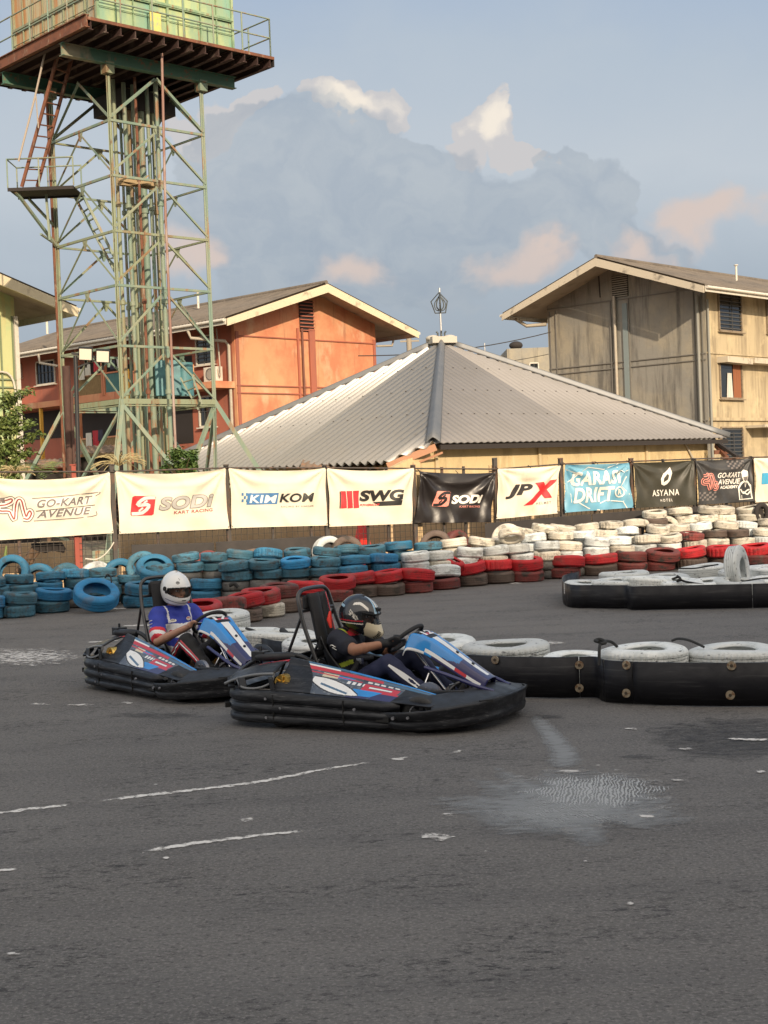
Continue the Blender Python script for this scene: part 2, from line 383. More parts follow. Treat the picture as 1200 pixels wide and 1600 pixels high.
M['pipe_white'] = mat('dirty_white_pipe', (.40,.36,.29), .6, layers=[((.3,.2,.12), 3, S1,.5,.7,.5)])
M['glassdark'] = mat('dark_window_glass', (.015,.018,.02), .12, spec=.6)
M['louvre'] = mat('grey_louvre', (.06,.06,.06), .6)
M['frame_brown'] = mat('weathered_brown_frame', (.24,.19,.13), .8, layers=[((.12,.08,.05), 6, S1,.5,.66,.8)])
M['frame_white'] = mat('off_white_window_frame', (.58,.54,.46), .7, layers=[((.3,.22,.14), 6, S1,.55,.7,.5)])
M['bamboo'] = mat('bamboo_blind', (.25,.17,.075), .8, layers=[((.12,.075,.035), 24, (4,4,.3), .45,.6,.8)])
M['teal'] = mat('dull_teal_sheet', (.06,.17,.17), .7, layers=[((.04,.1,.1), 9, (3,3,.3),.5,.65,.7)])
M['curtain'] = mat('orange_curtain', (.24,.085,.035), .8)
M['cloth1'] = mat('red_cloth', (.35,.02,.03), .8); M['cloth2'] = mat('pale_cloth', (.5,.48,.42), .8); M['cloth3'] = mat('dark_cloth', (.03,.03,.05), .8); M['cloth4'] = mat('yellow_cloth', (.6,.34,.05), .8)
M['ac'] = mat('white_ac_casing', (.62,.58,.5), .5); M['acdark'] = mat('ac_grille', (.1,.1,.1), .6)
M['bark'] = mat('brown_bark', (.12,.075,.045), .9, bump=.01, bscale=30)
M['leaf'] = mat('mid_green_leaf', (.055,.115,.025), .55, layers=[((.13,.19,.045), 5, S1,.4,.6,.9), ((.03,.06,.016), 14, S1,.5,.65,.7)])
M['leaf2'] = mat('yellow_green_leaf', (.16,.20,.05), .55, layers=[((.08,.13,.03), 5, S1,.4,.6,.9), ((.30,.26,.10), 12, S1,.6,.7,.7)])
M['drygrass'] = mat('dry_straw', (.42,.34,.17), .8)
M['lampblack'] = mat('black_lamp_pole', (.02,.02,.02), .5)
M['lampglass'] = mat('frosted_lamp_glass', (.75,.70,.58), .35)
M['cone'] = mat('bright_red_plastic', (.70,.03,.015), .5)
M['tan'] = mat('tan_wall', (.58,.42,.25), .85, layers=[((.38,.26,.15), 1.4, (1,1,.6), .5,.68,.7)])
M['corr_rust'] = mat('rusty_corrugated_sheet', (.16,.12,.09), .8, layers=[((.25,.12,.06), 3, S1,.5,.65,.7)])
M['finial'] = mat('galvanised_steel', (.5,.5,.5), .35, metal=.7)
M['mortar'] = mat('pale_mortar', (.45,.42,.36), .9)
M['shade_block_wall'] = mat('shade_block_grey', (.30,.27,.23), .9)
# ------------------------------------------------------------------ camera
sc = bpy.context.scene
cam = bpy.data.cameras.new('camera'); co = bpy.data.objects.new('camera', cam); col.objects.link(co)
cam.sensor_fit = 'VERTICAL'; cam.sensor_height = 36; cam.sensor_width = 27; cam.lens = CF/1600*36; cam.clip_end = 3000; cam.clip_start = .05
Rt = Vector((1,0,0))*cr - Vector((0,sp,cp))*sr; Up = Vector((1,0,0))*sr + Vector((0,sp,cp))*cr; Fw = Vector((0,cp,-sp))
co.matrix_world = Matrix(((Rt.x,Up.x,-Fw.x,0),(Rt.y,Up.y,-Fw.y,0),(Rt.z,Up.z,-Fw.z,CH),(0,0,0,1)))
sc.camera = co
sc.cycles.transparent_max_bounces = 32
sc.view_settings.view_transform = 'Standard'; sc.view_settings.look = 'None'; sc.view_settings.exposure = EXPO; sc.view_settings.gamma = 1
# ------------------------------------------------------------------ sun
SUN_EL = math.radians(21); SH = Vector((.30, -.954)).normalized()
sl = bpy.data.lights.new('sun', 'SUN'); sl.energy = SUNE; sl.angle = math.radians(.6); sl.color = (1.0, .815, .60)
so = bpy.data.objects.new('sun', sl); col.objects.link(so)
sd = Vector((SH.x*math.cos(SUN_EL), SH.y*math.cos(SUN_EL), math.sin(SUN_EL)))
so.rotation_mode = 'QUATERNION'; so.rotation_quaternion = sd.to_track_quat('Z', 'Y'); so.location = sd*60
# ------------------------------------------------------------------ sky
def sky():
    w = bpy.data.worlds.new('World'); sc.world = w; w.use_nodes = True; nt = w.node_tree; N = nt.nodes; L = nt.links
    bg = N['Background']; bg.inputs['Strength'].default_value = SKYS
    st = N.new('ShaderNodeTexSky'); st.sky_type = 'NISHITA'; st.sun_disc = False; st.sun_elevation = SUN_EL
    st.sun_rotation = math.atan2(SH.x, SH.y); st.air_density = 1.2; st.dust_density = 2.0; st.ozone_density = 1.5; st.altitude = 10
    tc = N.new('ShaderNodeTexCoord'); sx = N.new('ShaderNodeSeparateXYZ'); L.new(tc.outputs['Generated'], sx.inputs[0])
    def mth(op, a, b=None, c=None, clamp=False):
        n = N.new('ShaderNodeMath'); n.operation = op; n.use_clamp = clamp
        for i, v in enumerate((a, b, c)):
            if v is None: continue
            if isinstance(v, (int, float)): n.inputs[i].default_value = v
            else: L.new(v, n.inputs[i])
        return n.outputs[0]
    y = mth('MAXIMUM', sx.outputs[1], .05)
    a = mth('DIVIDE', sx.outputs[0], y); e = mth('DIVIDE', sx.outputs[2], y)
    front = mth('MULTIPLY', sx.outputs[1], 4.0, clamp=True)
    cv0 = N.new('ShaderNodeCombineXYZ'); L.new(a, cv0.inputs[0]); L.new(e, cv0.inputs[1]); src = cv0
    for s_, k_ in ((9, .075), (34, .022), (110, .007)):      # billowing outlines
        wn = N.new('ShaderNodeTexNoise'); wn.inputs['Scale'].default_value = s_; wn.inputs['Detail'].default_value = 3; L.new(cv0.outputs[0], wn.inputs[0])
        w1 = N.new('ShaderNodeVectorMath'); w1.operation = 'SUBTRACT'; L.new(wn.outputs['Color'], w1.inputs[0]); w1.inputs[1].default_value = (.5,.5,.5)
        w2 = N.new('ShaderNodeVectorMath'); w2.operation = 'MULTIPLY_ADD'; L.new(w1.outputs[0], w2.inputs[0]); w2.inputs[1].default_value = (k_*2, k_*1.4, 0); L.new(src.outputs[0], w2.inputs[2]); src = w2
    cv = src
    def noise(scale, detail=8, rough=.55, off=0):
        mp = N.new('ShaderNodeMapping'); mp.inputs['Location'].default_value = (off, off*.7, off*.3); mp.inputs['Scale'].default_value = (1, 1.25, 1)
        L.new(cv.outputs[0], mp.inputs[0])
        n = N.new('ShaderNodeTexNoise'); n.inputs['Scale'].default_value = scale; n.inputs['Detail'].default_value = detail; n.inputs['Roughness'].default_value = rough
        L.new(mp.outputs[0], n.inputs[0]); return n.outputs[0]
    n1 = noise(22, 9, .58); n2 = noise(7, 6, .5, 3.1); n3 = noise(60, 6, .6, 7.7)
    def field(blobs, k1=.5, k2=.3, k3=.0):
        cur = None
        for (X, Y, rx, ry) in blobs:
            r = ray(X, Y); r = r/r.y
            s = N.new('ShaderNodeVectorMath'); s.operation = 'SUBTRACT'; L.new(cv.outputs[0], s.inputs[0]); s.inputs[1].default_value = (r.x, r.z, 0)
            m = N.new('ShaderNodeVectorMath'); m.operation = 'MULTIPLY'; L.new(s.outputs[0], m.inputs[0]); m.inputs[1].default_value = (CF/rx, CF/ry, 0)
            ln = N.new('ShaderNodeVectorMath'); ln.operation = 'LENGTH'; L.new(m.outputs[0], ln.inputs[0])
            v = mth('SUBTRACT', 1, ln.outputs['Value'])
            cur = v if cur is None else mth('MAXIMUM', cur, v)
        cur = mth('MULTIPLY_ADD', mth('SUBTRACT', n1, .5), k1, cur)
        cur = mth('MULTIPLY_ADD', mth('SUBTRACT', n2, .5), k2, cur)
        if k3: cur = mth('MULTIPLY_ADD', mth('SUBTRACT', n3, .5), k3, cur)
        return cur
    def step(v, lo, hi, amt=1.0):
        r = N.new('ShaderNodeMapRange'); r.interpolation_type = 'SMOOTHSTEP'; r.inputs[1].default_value = lo; r.inputs[2].default_value = hi; r.inputs[4].default_value = amt
        L.new(v, r.inputs[0]); return mth('MULTIPLY', r.outputs[0], front)
    def mix(f, A, c):
        m = N.new('ShaderNodeMix'); m.data_type = 'RGBA'; L.new(f, m.inputs['Factor']); L.new(A, m.inputs['A'])
        if isinstance(c, tuple): m.inputs['B'].default_value = c
        else: L.new(c, m.inputs['B'])
        return m.outputs['Result']
    k = 1.0/(SKYS*2**EXPO)
    def mix_(A, B, f):
        m = N.new('ShaderNodeMix'); m.data_type = 'RGBA'; m.inputs['Factor'].default_value = f; L.new(A, m.inputs['A']); L.new(B, m.inputs['B']); return m.outputs['Result']
    def C(r, g, b):
        q = srgb(r, g, b); return (q[0]*k, q[1]*k, q[2]*k, 1)
    # thin bright evening veil over the whole dome, warmer and brighter towards the sun
    dt = N.new('ShaderNodeVectorMath'); dt.operation = 'DOT_PRODUCT'; L.new(tc.outputs['Generated'], dt.inputs[0]); dt.inputs[1].default_value = (SH.x*.93, SH.y*.93, .36)
    vr0 = N.new('ShaderNodeMapRange'); vr0.inputs[1].default_value = -.4; vr0.inputs[2].default_value = 1; L.new(dt.outputs['Value'], vr0.inputs[0])
    vm = N.new('ShaderNodeMix'); vm.data_type = 'RGBA'; L.new(vr0.outputs[0], vm.inputs['Factor']); vm.inputs['A'].default_value = (VEIL*k*.62, VEIL*k*.66, VEIL*k*.70, 1); vm.inputs['B'].default_value = (VEIL*k*1.5, VEIL*k*1.32, VEIL*k*1.12, 1)
    cur = mix_(st.outputs[0], vm.outputs['Result'], .82)
    # hazy evening veil over the blue, paler upwards and to the right
    vr = N.new('ShaderNodeValToRGB'); cr_ = vr.color_ramp; cr_.elements[0].position = 0.0; cr_.elements[0].color = srgb(166,174,182)
    cr_.elements[1].position = 1.0; cr_.elements[1].color = srgb(166,184,207)
    for p, c in ((.12, srgb(158,170,182)), (.40, srgb(172,184,196)), (.62, srgb(192,201,210)), (.82, srgb(180,193,207))):
        q = cr_.elements.new(p); q.color = c
    ee = mth('MULTIPLY_ADD', mth('SUBTRACT', n2, .5), .10, e)
    L.new(mth('MULTIPLY', ee, 2.75, clamp=True), vr.inputs[0])
    sc_ = N.new('ShaderNodeVectorMath'); sc_.operation = 'SCALE'; L.new(vr.outputs[0], sc_.inputs[0]); sc_.inputs['Scale'].default_value = k
    cur = mix(mth('MULTIPLY', front, .96), cur, sc_.outputs[0])
    # sunlit cumulus heads behind
    bright = field([(505,186,34,28),(548,176,36,24),(592,186,38,30),(735,185,40,40),(757,168,34,38),(772,200,50,36),(800,228,60,30),(715,232,44,34),(835,222,30,20),(345,178,60,36),(400,165,46,26)], .55, .1, .22)
    sh = field([(760,182,60,60),(548,182,80,30)], .9, .2, .5)
    cb = N.new('ShaderNodeMix'); cb.data_type = 'RGBA'; L.new(step(sh, .15, .75), cb.inputs['Factor']); cb.inputs['A'].default_value = C(205,203,204); cb.inputs['B'].default_value = C(246,236,222)
    cur = mix(step(bright, .0, .16, .97), cur, cb.outputs['Result'])
    # big grey-blue bank in front of them
    bank = field([(470,360,240,185),(400,270,130,105),(640,370,200,150),(520,240,70,48),(600,262,80,52),(882,262,44,56),(905,330,110,100),(1000,420,110,80),(760,360,160,95),(380,215,75,60)], .42, .22, .10)
    m1 = step(bank, .0, .13, .56)

    bc = N.new('ShaderNodeMix'); bc.data_type = 'RGBA'; L.new(step(n1, .30, .70), bc.inputs['Factor']); bc.inputs['A'].default_value = C(152,165,180); bc.inputs['B'].default_value = C(178,186,193)
    cur = mix(m1, cur, bc.outputs['Result'])
    # soft pinkish lit tops low down
    pk = field([(800,412,90,52),(1125,335,110,56),(1000,380,60,40),(560,425,90,50),(250,420,80,60),(820,395,50,34)], .55, .25, .2)
    cur = mix(step(pk, .0, .8, .95), cur, C(216,200,192))
    lo = N.new('ShaderNodeMapRange'); lo.inputs[1].default_value = .16; lo.inputs[2].default_value = .0; lo.inputs[4].default_value = .75; L.new(e, lo.inputs[0])
    cur = mix(mth('MULTIPLY', mth('MULTIPLY', lo.outputs[0], front), 1.0, clamp=True), cur, C(160,170,180))
    L.new(cur, bg.inputs['Color'])
sky()
# ------------------------------------------------------------------ ground
def asphalt():
    m = bpy.data.materials.new('worn_asphalt'); m.use_nodes = True; nt = m.node_tree; N = nt.nodes; L = nt.links; P = N['Principled BSDF']
    tc = N.new('ShaderNodeTexCoord'); V = tc.outputs['Object']
    def nz(s, d=6, st=(1,1,1), r=.6):
        mp = N.new('ShaderNodeMapping'); mp.inputs['Scale'].default_value = st; L.new(V, mp.inputs[0])
        n = N.new('ShaderNodeTexNoise'); n.inputs['Scale'].default_value = s; n.inputs['Detail'].default_value = d; n.inputs['Roughness'].default_value = r; L.new(mp.outputs[0], n.inputs[0]); return n.outputs[0]
    def rg(v, a, b, c=0, d=1):
        r = N.new('ShaderNodeMapRange'); r.inputs[1].default_value = a; r.inputs[2].default_value = b; r.inputs[3].default_value = c; r.inputs[4].default_value = d; L.new(v, r.inputs[0]); return r.outputs[0]
    def mx(f, A, B):
        n = N.new('ShaderNodeMix'); n.data_type = 'RGBA'; L.new(f, n.inputs['Factor'])
        for k_, v in (('A', A), ('B', B)):
            if isinstance(v, tuple): n.inputs[k_].default_value = v
            else: L.new(v, n.inputs[k_])
        return n.outputs['Result']
    c = mx(rg(nz(.35, 5), .35, .65), (.108,.103,.099,1), (.142,.135,.128,1))
    c = mx(rg(nz(1.3, 6, (1,2.2,1)), .52, .68, 0, .45), c, (.078,.074,.072,1))
    c = mx(rg(nz(.18, 4, (.4,1.6,1)), .50, .66, 0, .5), c, (.150,.138,.126,1))
    c = mx(rg(nz(60, 5, r=.7), .50, .62, 0, .75), c, (.24,.225,.21,1))          # aggregate
    c = mx(rg(nz(26, 6, (1,1.3,1), .8), .54, .62, 0, .85), c, (.040,.038,.037,1))
    pt = rg(nz(1.1, 4, (1,1.4,1)), .47, .60)                                   # crumbly, open-textured areas
    n_ = N.new('ShaderNodeMath'); n_.operation = 'MULTIPLY'; L.new(pt, n_.inputs[0]); L.new(rg(nz(11, 8, (1,1.7,1), .85), .52, .58, 0, .95), n_.inputs[1])
    c = mx(n_.outputs[0], c, (.026,.025,.025,1))
    c = mx(rg(nz(4.5, 8, (1,2.6,1), .8), .60, .66, 0, .6), c, (.035,.034,.034,1))
    c = mx(rg(nz(2.2, 8, (1,3,1), .8), .63, .70, 0, .5), c, (.20,.19,.175,1))
    vo = N.new('ShaderNodeTexVoronoi'); vo.inputs['Scale'].default_value = 2.4; vo.inputs['Randomness'].default_value = 1; L.new(V, vo.inputs[0])
    c = mx(rg(vo.outputs['Distance'], .022, .012), c, (.012,.011,.011,1))                 # loose black rubber crumbs
    vo2 = N.new('ShaderNodeTexVoronoi'); vo2.inputs['Scale'].default_value = 1.1; L.new(V, vo2.inputs[0])
    c = mx(rg(vo2.outputs['Distance'], .018, .010), c, (.42,.41,.39,1))
    # long faint rubber sweeps left by karts
    wv = N.new('ShaderNodeTexWave'); wv.wave_type = 'RINGS'; wv.inputs['Scale'].default_value = .33; wv.inputs['Distortion'].default_value = 3; wv.inputs['Detail'].default_value = 4; wv.inputs['Detail Scale'].default_value = .6
    mp = N.new('ShaderNodeMapping'); mp.inputs['Location'].default_value = (-3, -16, 0); mp.inputs['Scale'].default_value = (.6,1,1); L.new(V, mp.inputs[0]); L.new(mp.outputs[0], wv.inputs[0])
    c = mx(rg(wv.outputs['Fac'], .78, .97, 0, .14), c, (.06,.058,.060,1))
    L.new(c, P.inputs['Base Color']); P.inputs['Roughness'].default_value = .82; P.inputs['Specular IOR Level'].default_value = .35
    b = N.new('ShaderNodeBump'); b.inputs['Distance'].default_value = .012; b.inputs['Strength'].default_value = .8
    ad = N.new('ShaderNodeMath'); ad.operation = 'ADD'; L.new(nz(45, 6, r=.75), ad.inputs[0]); L.new(nz(8, 6, r=.6), ad.inputs[1]); L.new(ad.outputs[0], b.inputs['Height']); L.new(b.outputs[0], P.inputs['Normal'])
    return m
M['asphalt'] = asphalt()
M['dirt'] = mat('dusty_ground', (.22,.18,.13), .95, layers=[((.12,.10,.07), .4, S1,.4,.65,.8), ((.09,.12,.05), .9, S1,.55,.7,.7)], bump=.02, bscale=5)
g = MB(); g.add([(-1500,-400,-.012),(1500,-400,-.012),(1500,2500,-.012),(-1500,2500,-.012)], [(0,1,2,3)]); tag(g.build('ground', M['dirt']), kind='structure')
g = MB(); g.grid(lambda u, v: (-45+95*u, -12+(36.9+max(-14+0*u, (-45+95*u)*.4415))*v, 0), 40, 8); tag(g.build('race_track', M['asphalt']), kind='structure')
def worn(name, c, lo, hi, scale=14, st=(1,1,1), rough=.8, c2=None, wave=None, maxa=1.0):
    m = bpy.data.materials.new(name); m.use_nodes = True; nt = m.node_tree; N = nt.nodes; L = nt.links; P = N['Principled BSDF']
    P.inputs['Base Color'].default_value = c4(c); P.inputs['Roughness'].default_value = rough
    tc = N.new('ShaderNodeTexCoord'); mp = N.new('ShaderNodeMapping'); mp.inputs['Scale'].default_value = st; L.new(tc.outputs['Object'], mp.inputs[0])
    n = N.new('ShaderNodeTexNoise'); n.inputs['Scale'].default_value = scale; n.inputs['Detail'].default_value = 7; n.inputs['Roughness'].default_value = .7; L.new(mp.outputs[0], n.inputs[0])
    src = n.outputs[0]
    if wave:
        w = N.new('ShaderNodeTexWave'); w.wave_type = 'BANDS'; w.bands_direction = 'X'; w.inputs['Scale'].default_value = wave[0]; w.inputs['Distortion'].default_value = wave[1]; w.inputs['Detail'].default_value = 3; w.inputs['Detail Scale'].default_value = 1.4
        mp2 = N.new('ShaderNodeMapping'); mp2.inputs['Rotation'].default_value = (0, 0, wave[2]); mp2.inputs['Scale'].default_value = (1, .38, 1); L.new(tc.outputs['Object'], mp2.inputs[0]); L.new(mp2.outputs[0], w.inputs[0])
        a = N.new('ShaderNodeMath'); a.operation = 'MULTIPLY'; L.new(w.outputs['Fac'], a.inputs[0]); a.inputs[1].default_value = .55
        a2 = N.new('ShaderNodeMath'); a2.operation = 'MULTIPLY_ADD'; L.new(n.outputs[0], a2.inputs[0]); a2.inputs[1].default_value = .95; L.new(a.outputs[0], a2.inputs[2]); src = a2.outputs[0]
    # fade at the ragged rim, stored as a per-vertex wear value
    at_ = N.new('ShaderNodeAttribute'); at_.attribute_name = 'wear'
    s = N.new('ShaderNodeMath'); s.operation = 'ADD'; L.new(src, s.inputs[0]); L.new(at_.outputs['Fac'], s.inputs[1])
    r = N.new('ShaderNodeMapRange'); r.inputs[1].default_value = lo; r.inputs[2].default_value = hi; r.inputs[4].default_value = maxa; L.new(s.outputs[0], r.inputs[0])
    L.new(r.outputs[0], P.inputs['Alpha']); return m
M['paint'] = worn('worn_white_road_paint', (.62,.60,.565), .35, .50, 16, (1,1,1))
M['flake'] = worn('chipped_white_paint', (.55,.53,.50), .40, .54, 11)
M['paint_faint'] = worn('faint_white_road_paint', (.40,.39,.37), .50, .78, 9, maxa=.6)
M['scuff'] = worn('scuffed_pale_patch', (.40,.41,.41), .48, .80, 10, (1,1,1), wave=(17, 9, .45), maxa=.8)
M['smear'] = worn('smeared_pale_scuff', (.25,.26,.265), .10, .50, 7, (1,2.2,1), maxa=.75)
M['scuff2'] = worn('fine_pale_scuffing', (.34,.35,.35), .50, .84, 9, (1,1,1), wave=(20, 12, -.9), maxa=.7)
M['stain'] = worn('dark_patch_of_tar', (.030,.030,.033), .30, .62, 7, (1,2.2,1), rough=.8, maxa=.6)
M['stainsoft'] = worn('smooth_dark_rubber_stain', (.040,.044,.050), .25, .75, 2, (1,1.6,1), rough=.75, maxa=.6)
def decal(name, ctr, half, m, n=(24, 6), edge=.35, z=.004, jit=.12, pw=2.0):
    """ground sheet from a list of pixel points along its middle and a half width in metres"""
    mb = MB(); pts = catmull([gnd(*p, z) for p in ctr], 6); K = len(pts); W = n[1]; wear = []
    rnd = random.Random(hash((ctr[0], len(ctr))) & 0xffff)
    for i, p in enumerate(pts):
        t = (pts[min(i+1, K-1)] - pts[max(i-1, 0)]).normalized(); o = Vector((t.y, -t.x, 0)); f = i/(K-1)
        h = half if isinstance(half, (int, float)) else half[0] + (half[1]-half[0])*f
        j0 = 1+rnd.uniform(-jit, jit)
        for j in range(W+1):
            s = j/W*2-1; q = p + o*h*s*j0; mb.v.append((q.x, q.y, z))
            wear.append(-edge*(abs(s)**pw) - edge*(abs(2*f-1)**(8)))
    for i in range(K-1):
        for j in range(W): mb.f.append((i*(W+1)+j, (i+1)*(W+1)+j, (i+1)*(W+1)+j+1, i*(W+1)+j+1)); mb.m.append(0); mb.sm.append(False)
    o = mb.build(name, m); a = o.data.attributes.new('wear', 'FLOAT', 'POINT'); a.data.foreach_set('value', wear)
    return tag(o, kind='structure')
def blotch(name, X, Y, rx, ry, m, edge=.5, z=.004, jit=.2, seed=0, pw=2):
    rnd = random.Random(seed+int(X)); mb = MB(); wear = [0.0]; c = gnd(X, Y, z); mb.v.append(tuple(c)); n, R = 36, 8
    amp = [1+sum(rnd.uniform(-jit, jit)/k_*math.sin(k_*2*PI*i/n+ph) for k_, ph in ((1, 1), (2, 4), (3, 2), (5, 5), (8, 1))) for i in range(n)]
    for r in range(1, R+1):
        for i in range(n):
            a = 2*PI*i/n; q = gnd(X+rx*math.cos(a)*amp[i]*r/R, Y+ry*math.sin(a)*amp[i]*r/R, z); mb.v.append(tuple(q)); wear.append(-edge*(r/R)**pw)
    for i in range(n): mb.f.append((0, 1+i, 1+(i+1) % n)); mb.m.append(0); mb.sm.append(False)
    for r in range(R-1):
        for i in range(n):
            a = 1+r*n; mb.f.append((a+i, a+n+i, a+n+(i+1) % n, a+(i+1) % n)); mb.m.append(0); mb.sm.append(False)
    o = mb.build(name, m); a = o.data.attributes.new('wear', 'FLOAT', 'POINT'); a.data.foreach_set('value', wear)
    return tag(o, kind='structure')
decal('painted_line', [(-20,1271),(50,1264),(108,1257)], .045, M['paint'], edge=.22)
decal('painted_line', [(148,1252),(250,1240),(400,1222),(500,1203),(585,1190)], (.05,.035), M['paint'], edge=.22)
decal('painted_line', [(610,1187),(640,1182)], .03, M['paint'], edge=.25)
decal('painted_line', [(212,1333),(300,1318),(400,1306),(492,1296)], (.045,.03), M['paint'], edge=.22)
decal('painted_line', [(-10,1361),(32,1357)], .03, M['paint'], edge=.22)
decal('painted_line', [(600,943),(700,946),(850,949)], .035, M['paint_faint'], edge=.12, z=.005)
decal('painted_line', [(410,939),(440,938),(500,941)], .035, M['paint_faint'], edge=.12, z=.005)
decal('painted_line', [(0,1000),(60,993),(150,990),(240,995)], .05, M['paint_faint'], edge=.15)
decal('painted_line', [(130,1004),(190,1000)], .10, M['paint'], edge=.3)
decal('painted_line', [(185,978),(250,976)], .13, M['paint'], edge=.3)
decal('painted_line', [(150,952),(205,950)], .10, M['paint'], edge=.25)
decal('painted_line', [(0,950),(60,953)], .06, M['paint_faint'], edge=.2)
decal('painted_line', [(0,1072),(60,1066),(100,1060)], .06, M['paint_faint'], edge=.2)
decal('painted_line', [(835,1118),(858,1145),(880,1175),(884,1202)], (.07,.13), M['smear'], edge=.42, z=.005, jit=.05)
decal('painted_line', [(1010,1268),(1090,1258),(1160,1250)], .10, M['paint_faint'], edge=.2)
decal('painted_line', [(1130,1154),(1210,1156)], .05, M['paint'], edge=.3, z=.008)
decal('painted_line', [(1040,951),(1120,948),(1210,944)], .05, M['paint_faint'], edge=.1, z=.006)
for (X, Y, rx, ry, e_) in ((384,1281,18,5,.25),(684,1307,26,6,.1),(716,1174,14,2.5,.2),(620,1186,16,2.5,.3),(988,1138,12,2,.2),(1075,1170,26,4,.4),(968,1380,5,2,.1),(985,1411,6,2.5,.1),(700,1272,18,4,.35),(60,1100,24,3,.35),(130,1101,34,3,.35),(200,1098,16,3,.3),
        (860,1004,34,5,.35),(1190,1205,16,5,.4),(1010,1275,22,6,.35),(880,1205,60,4,.4),(1060,1218,24,3,.35),(260,1340,6,2,.2),(500,1295,5,2,.2),(20,1490,20,5,.42),(450,1107,12,2,.25),(330,1013,12,2,.3),(805,911,14,2,.2),(760,1330,5,1.6,.2),(915,1345,5,1.6,.2),(578,1305,4,1.4,.2)):
    blotch('paint_flake', X, Y, rx, ry, M['paint_faint'] if rx > 60 else M['flake'], e_, .005 if X < 900 else .0075, seed=int(Y))
blotch('tar_patch', 885, 1262, 175, 62, M['stainsoft'], .35, .004)
blotch('scuffed_patch', 880, 1258, 178, 58, M['smear'], .42, .0055, jit=.35, pw=3, seed=3)
blotch('scuffed_patch', 925, 1234, 108, 26, M['scuff'], .40, .0068, jit=.3, pw=3, seed=5)
blotch('scuffed_patch', 880, 1268, 110, 30, M['scuff2'], .45, .0064, jit=.3, pw=2, seed=6)
decal('painted_line', [(800,1222),(830,1212),(900,1206),(975,1206),(1020,1222),(1032,1244),(1010,1266),(950,1285),(880,1300)], .06, M['paint_faint'], edge=-.02, z=.0072)
blotch('tar_patch', 1155, 1156, 130, 32, M['stain'], .12, .0045)
blotch('faded_paint_patch', 35, 1026, 100, 15, M['flake'], .16, .0052, seed=2)
blotch('tar_patch', 855, 1120, 40, 5, M['stain'], .3, .0045)
blotch('tar_patch', 250, 1118, 120, 7, M['stain'], .4, .0045)
blotch('tar_patch', 1000, 1182, 50, 6, M['stain'], .45, .0045)
# ------------------------------------------------------------------ projection of a world point (for sizing things while building)
def px(p):
    x, y, z = p[0], p[1], p[2]-CH
    d = y*cp - z*sp; u = z*cp + y*sp; a = CF*x/d; b = -CF*u/d
    return 600 + a*cr + b*sr, 800 - a*sr + b*cr
def bis(f, a, b):
    fa = f(a)
    for _ in range(50):
        m = (a+b)/2
        if (f(m) > 0) == (fa > 0): a = m
        else: b = m
    return (a+b)/2
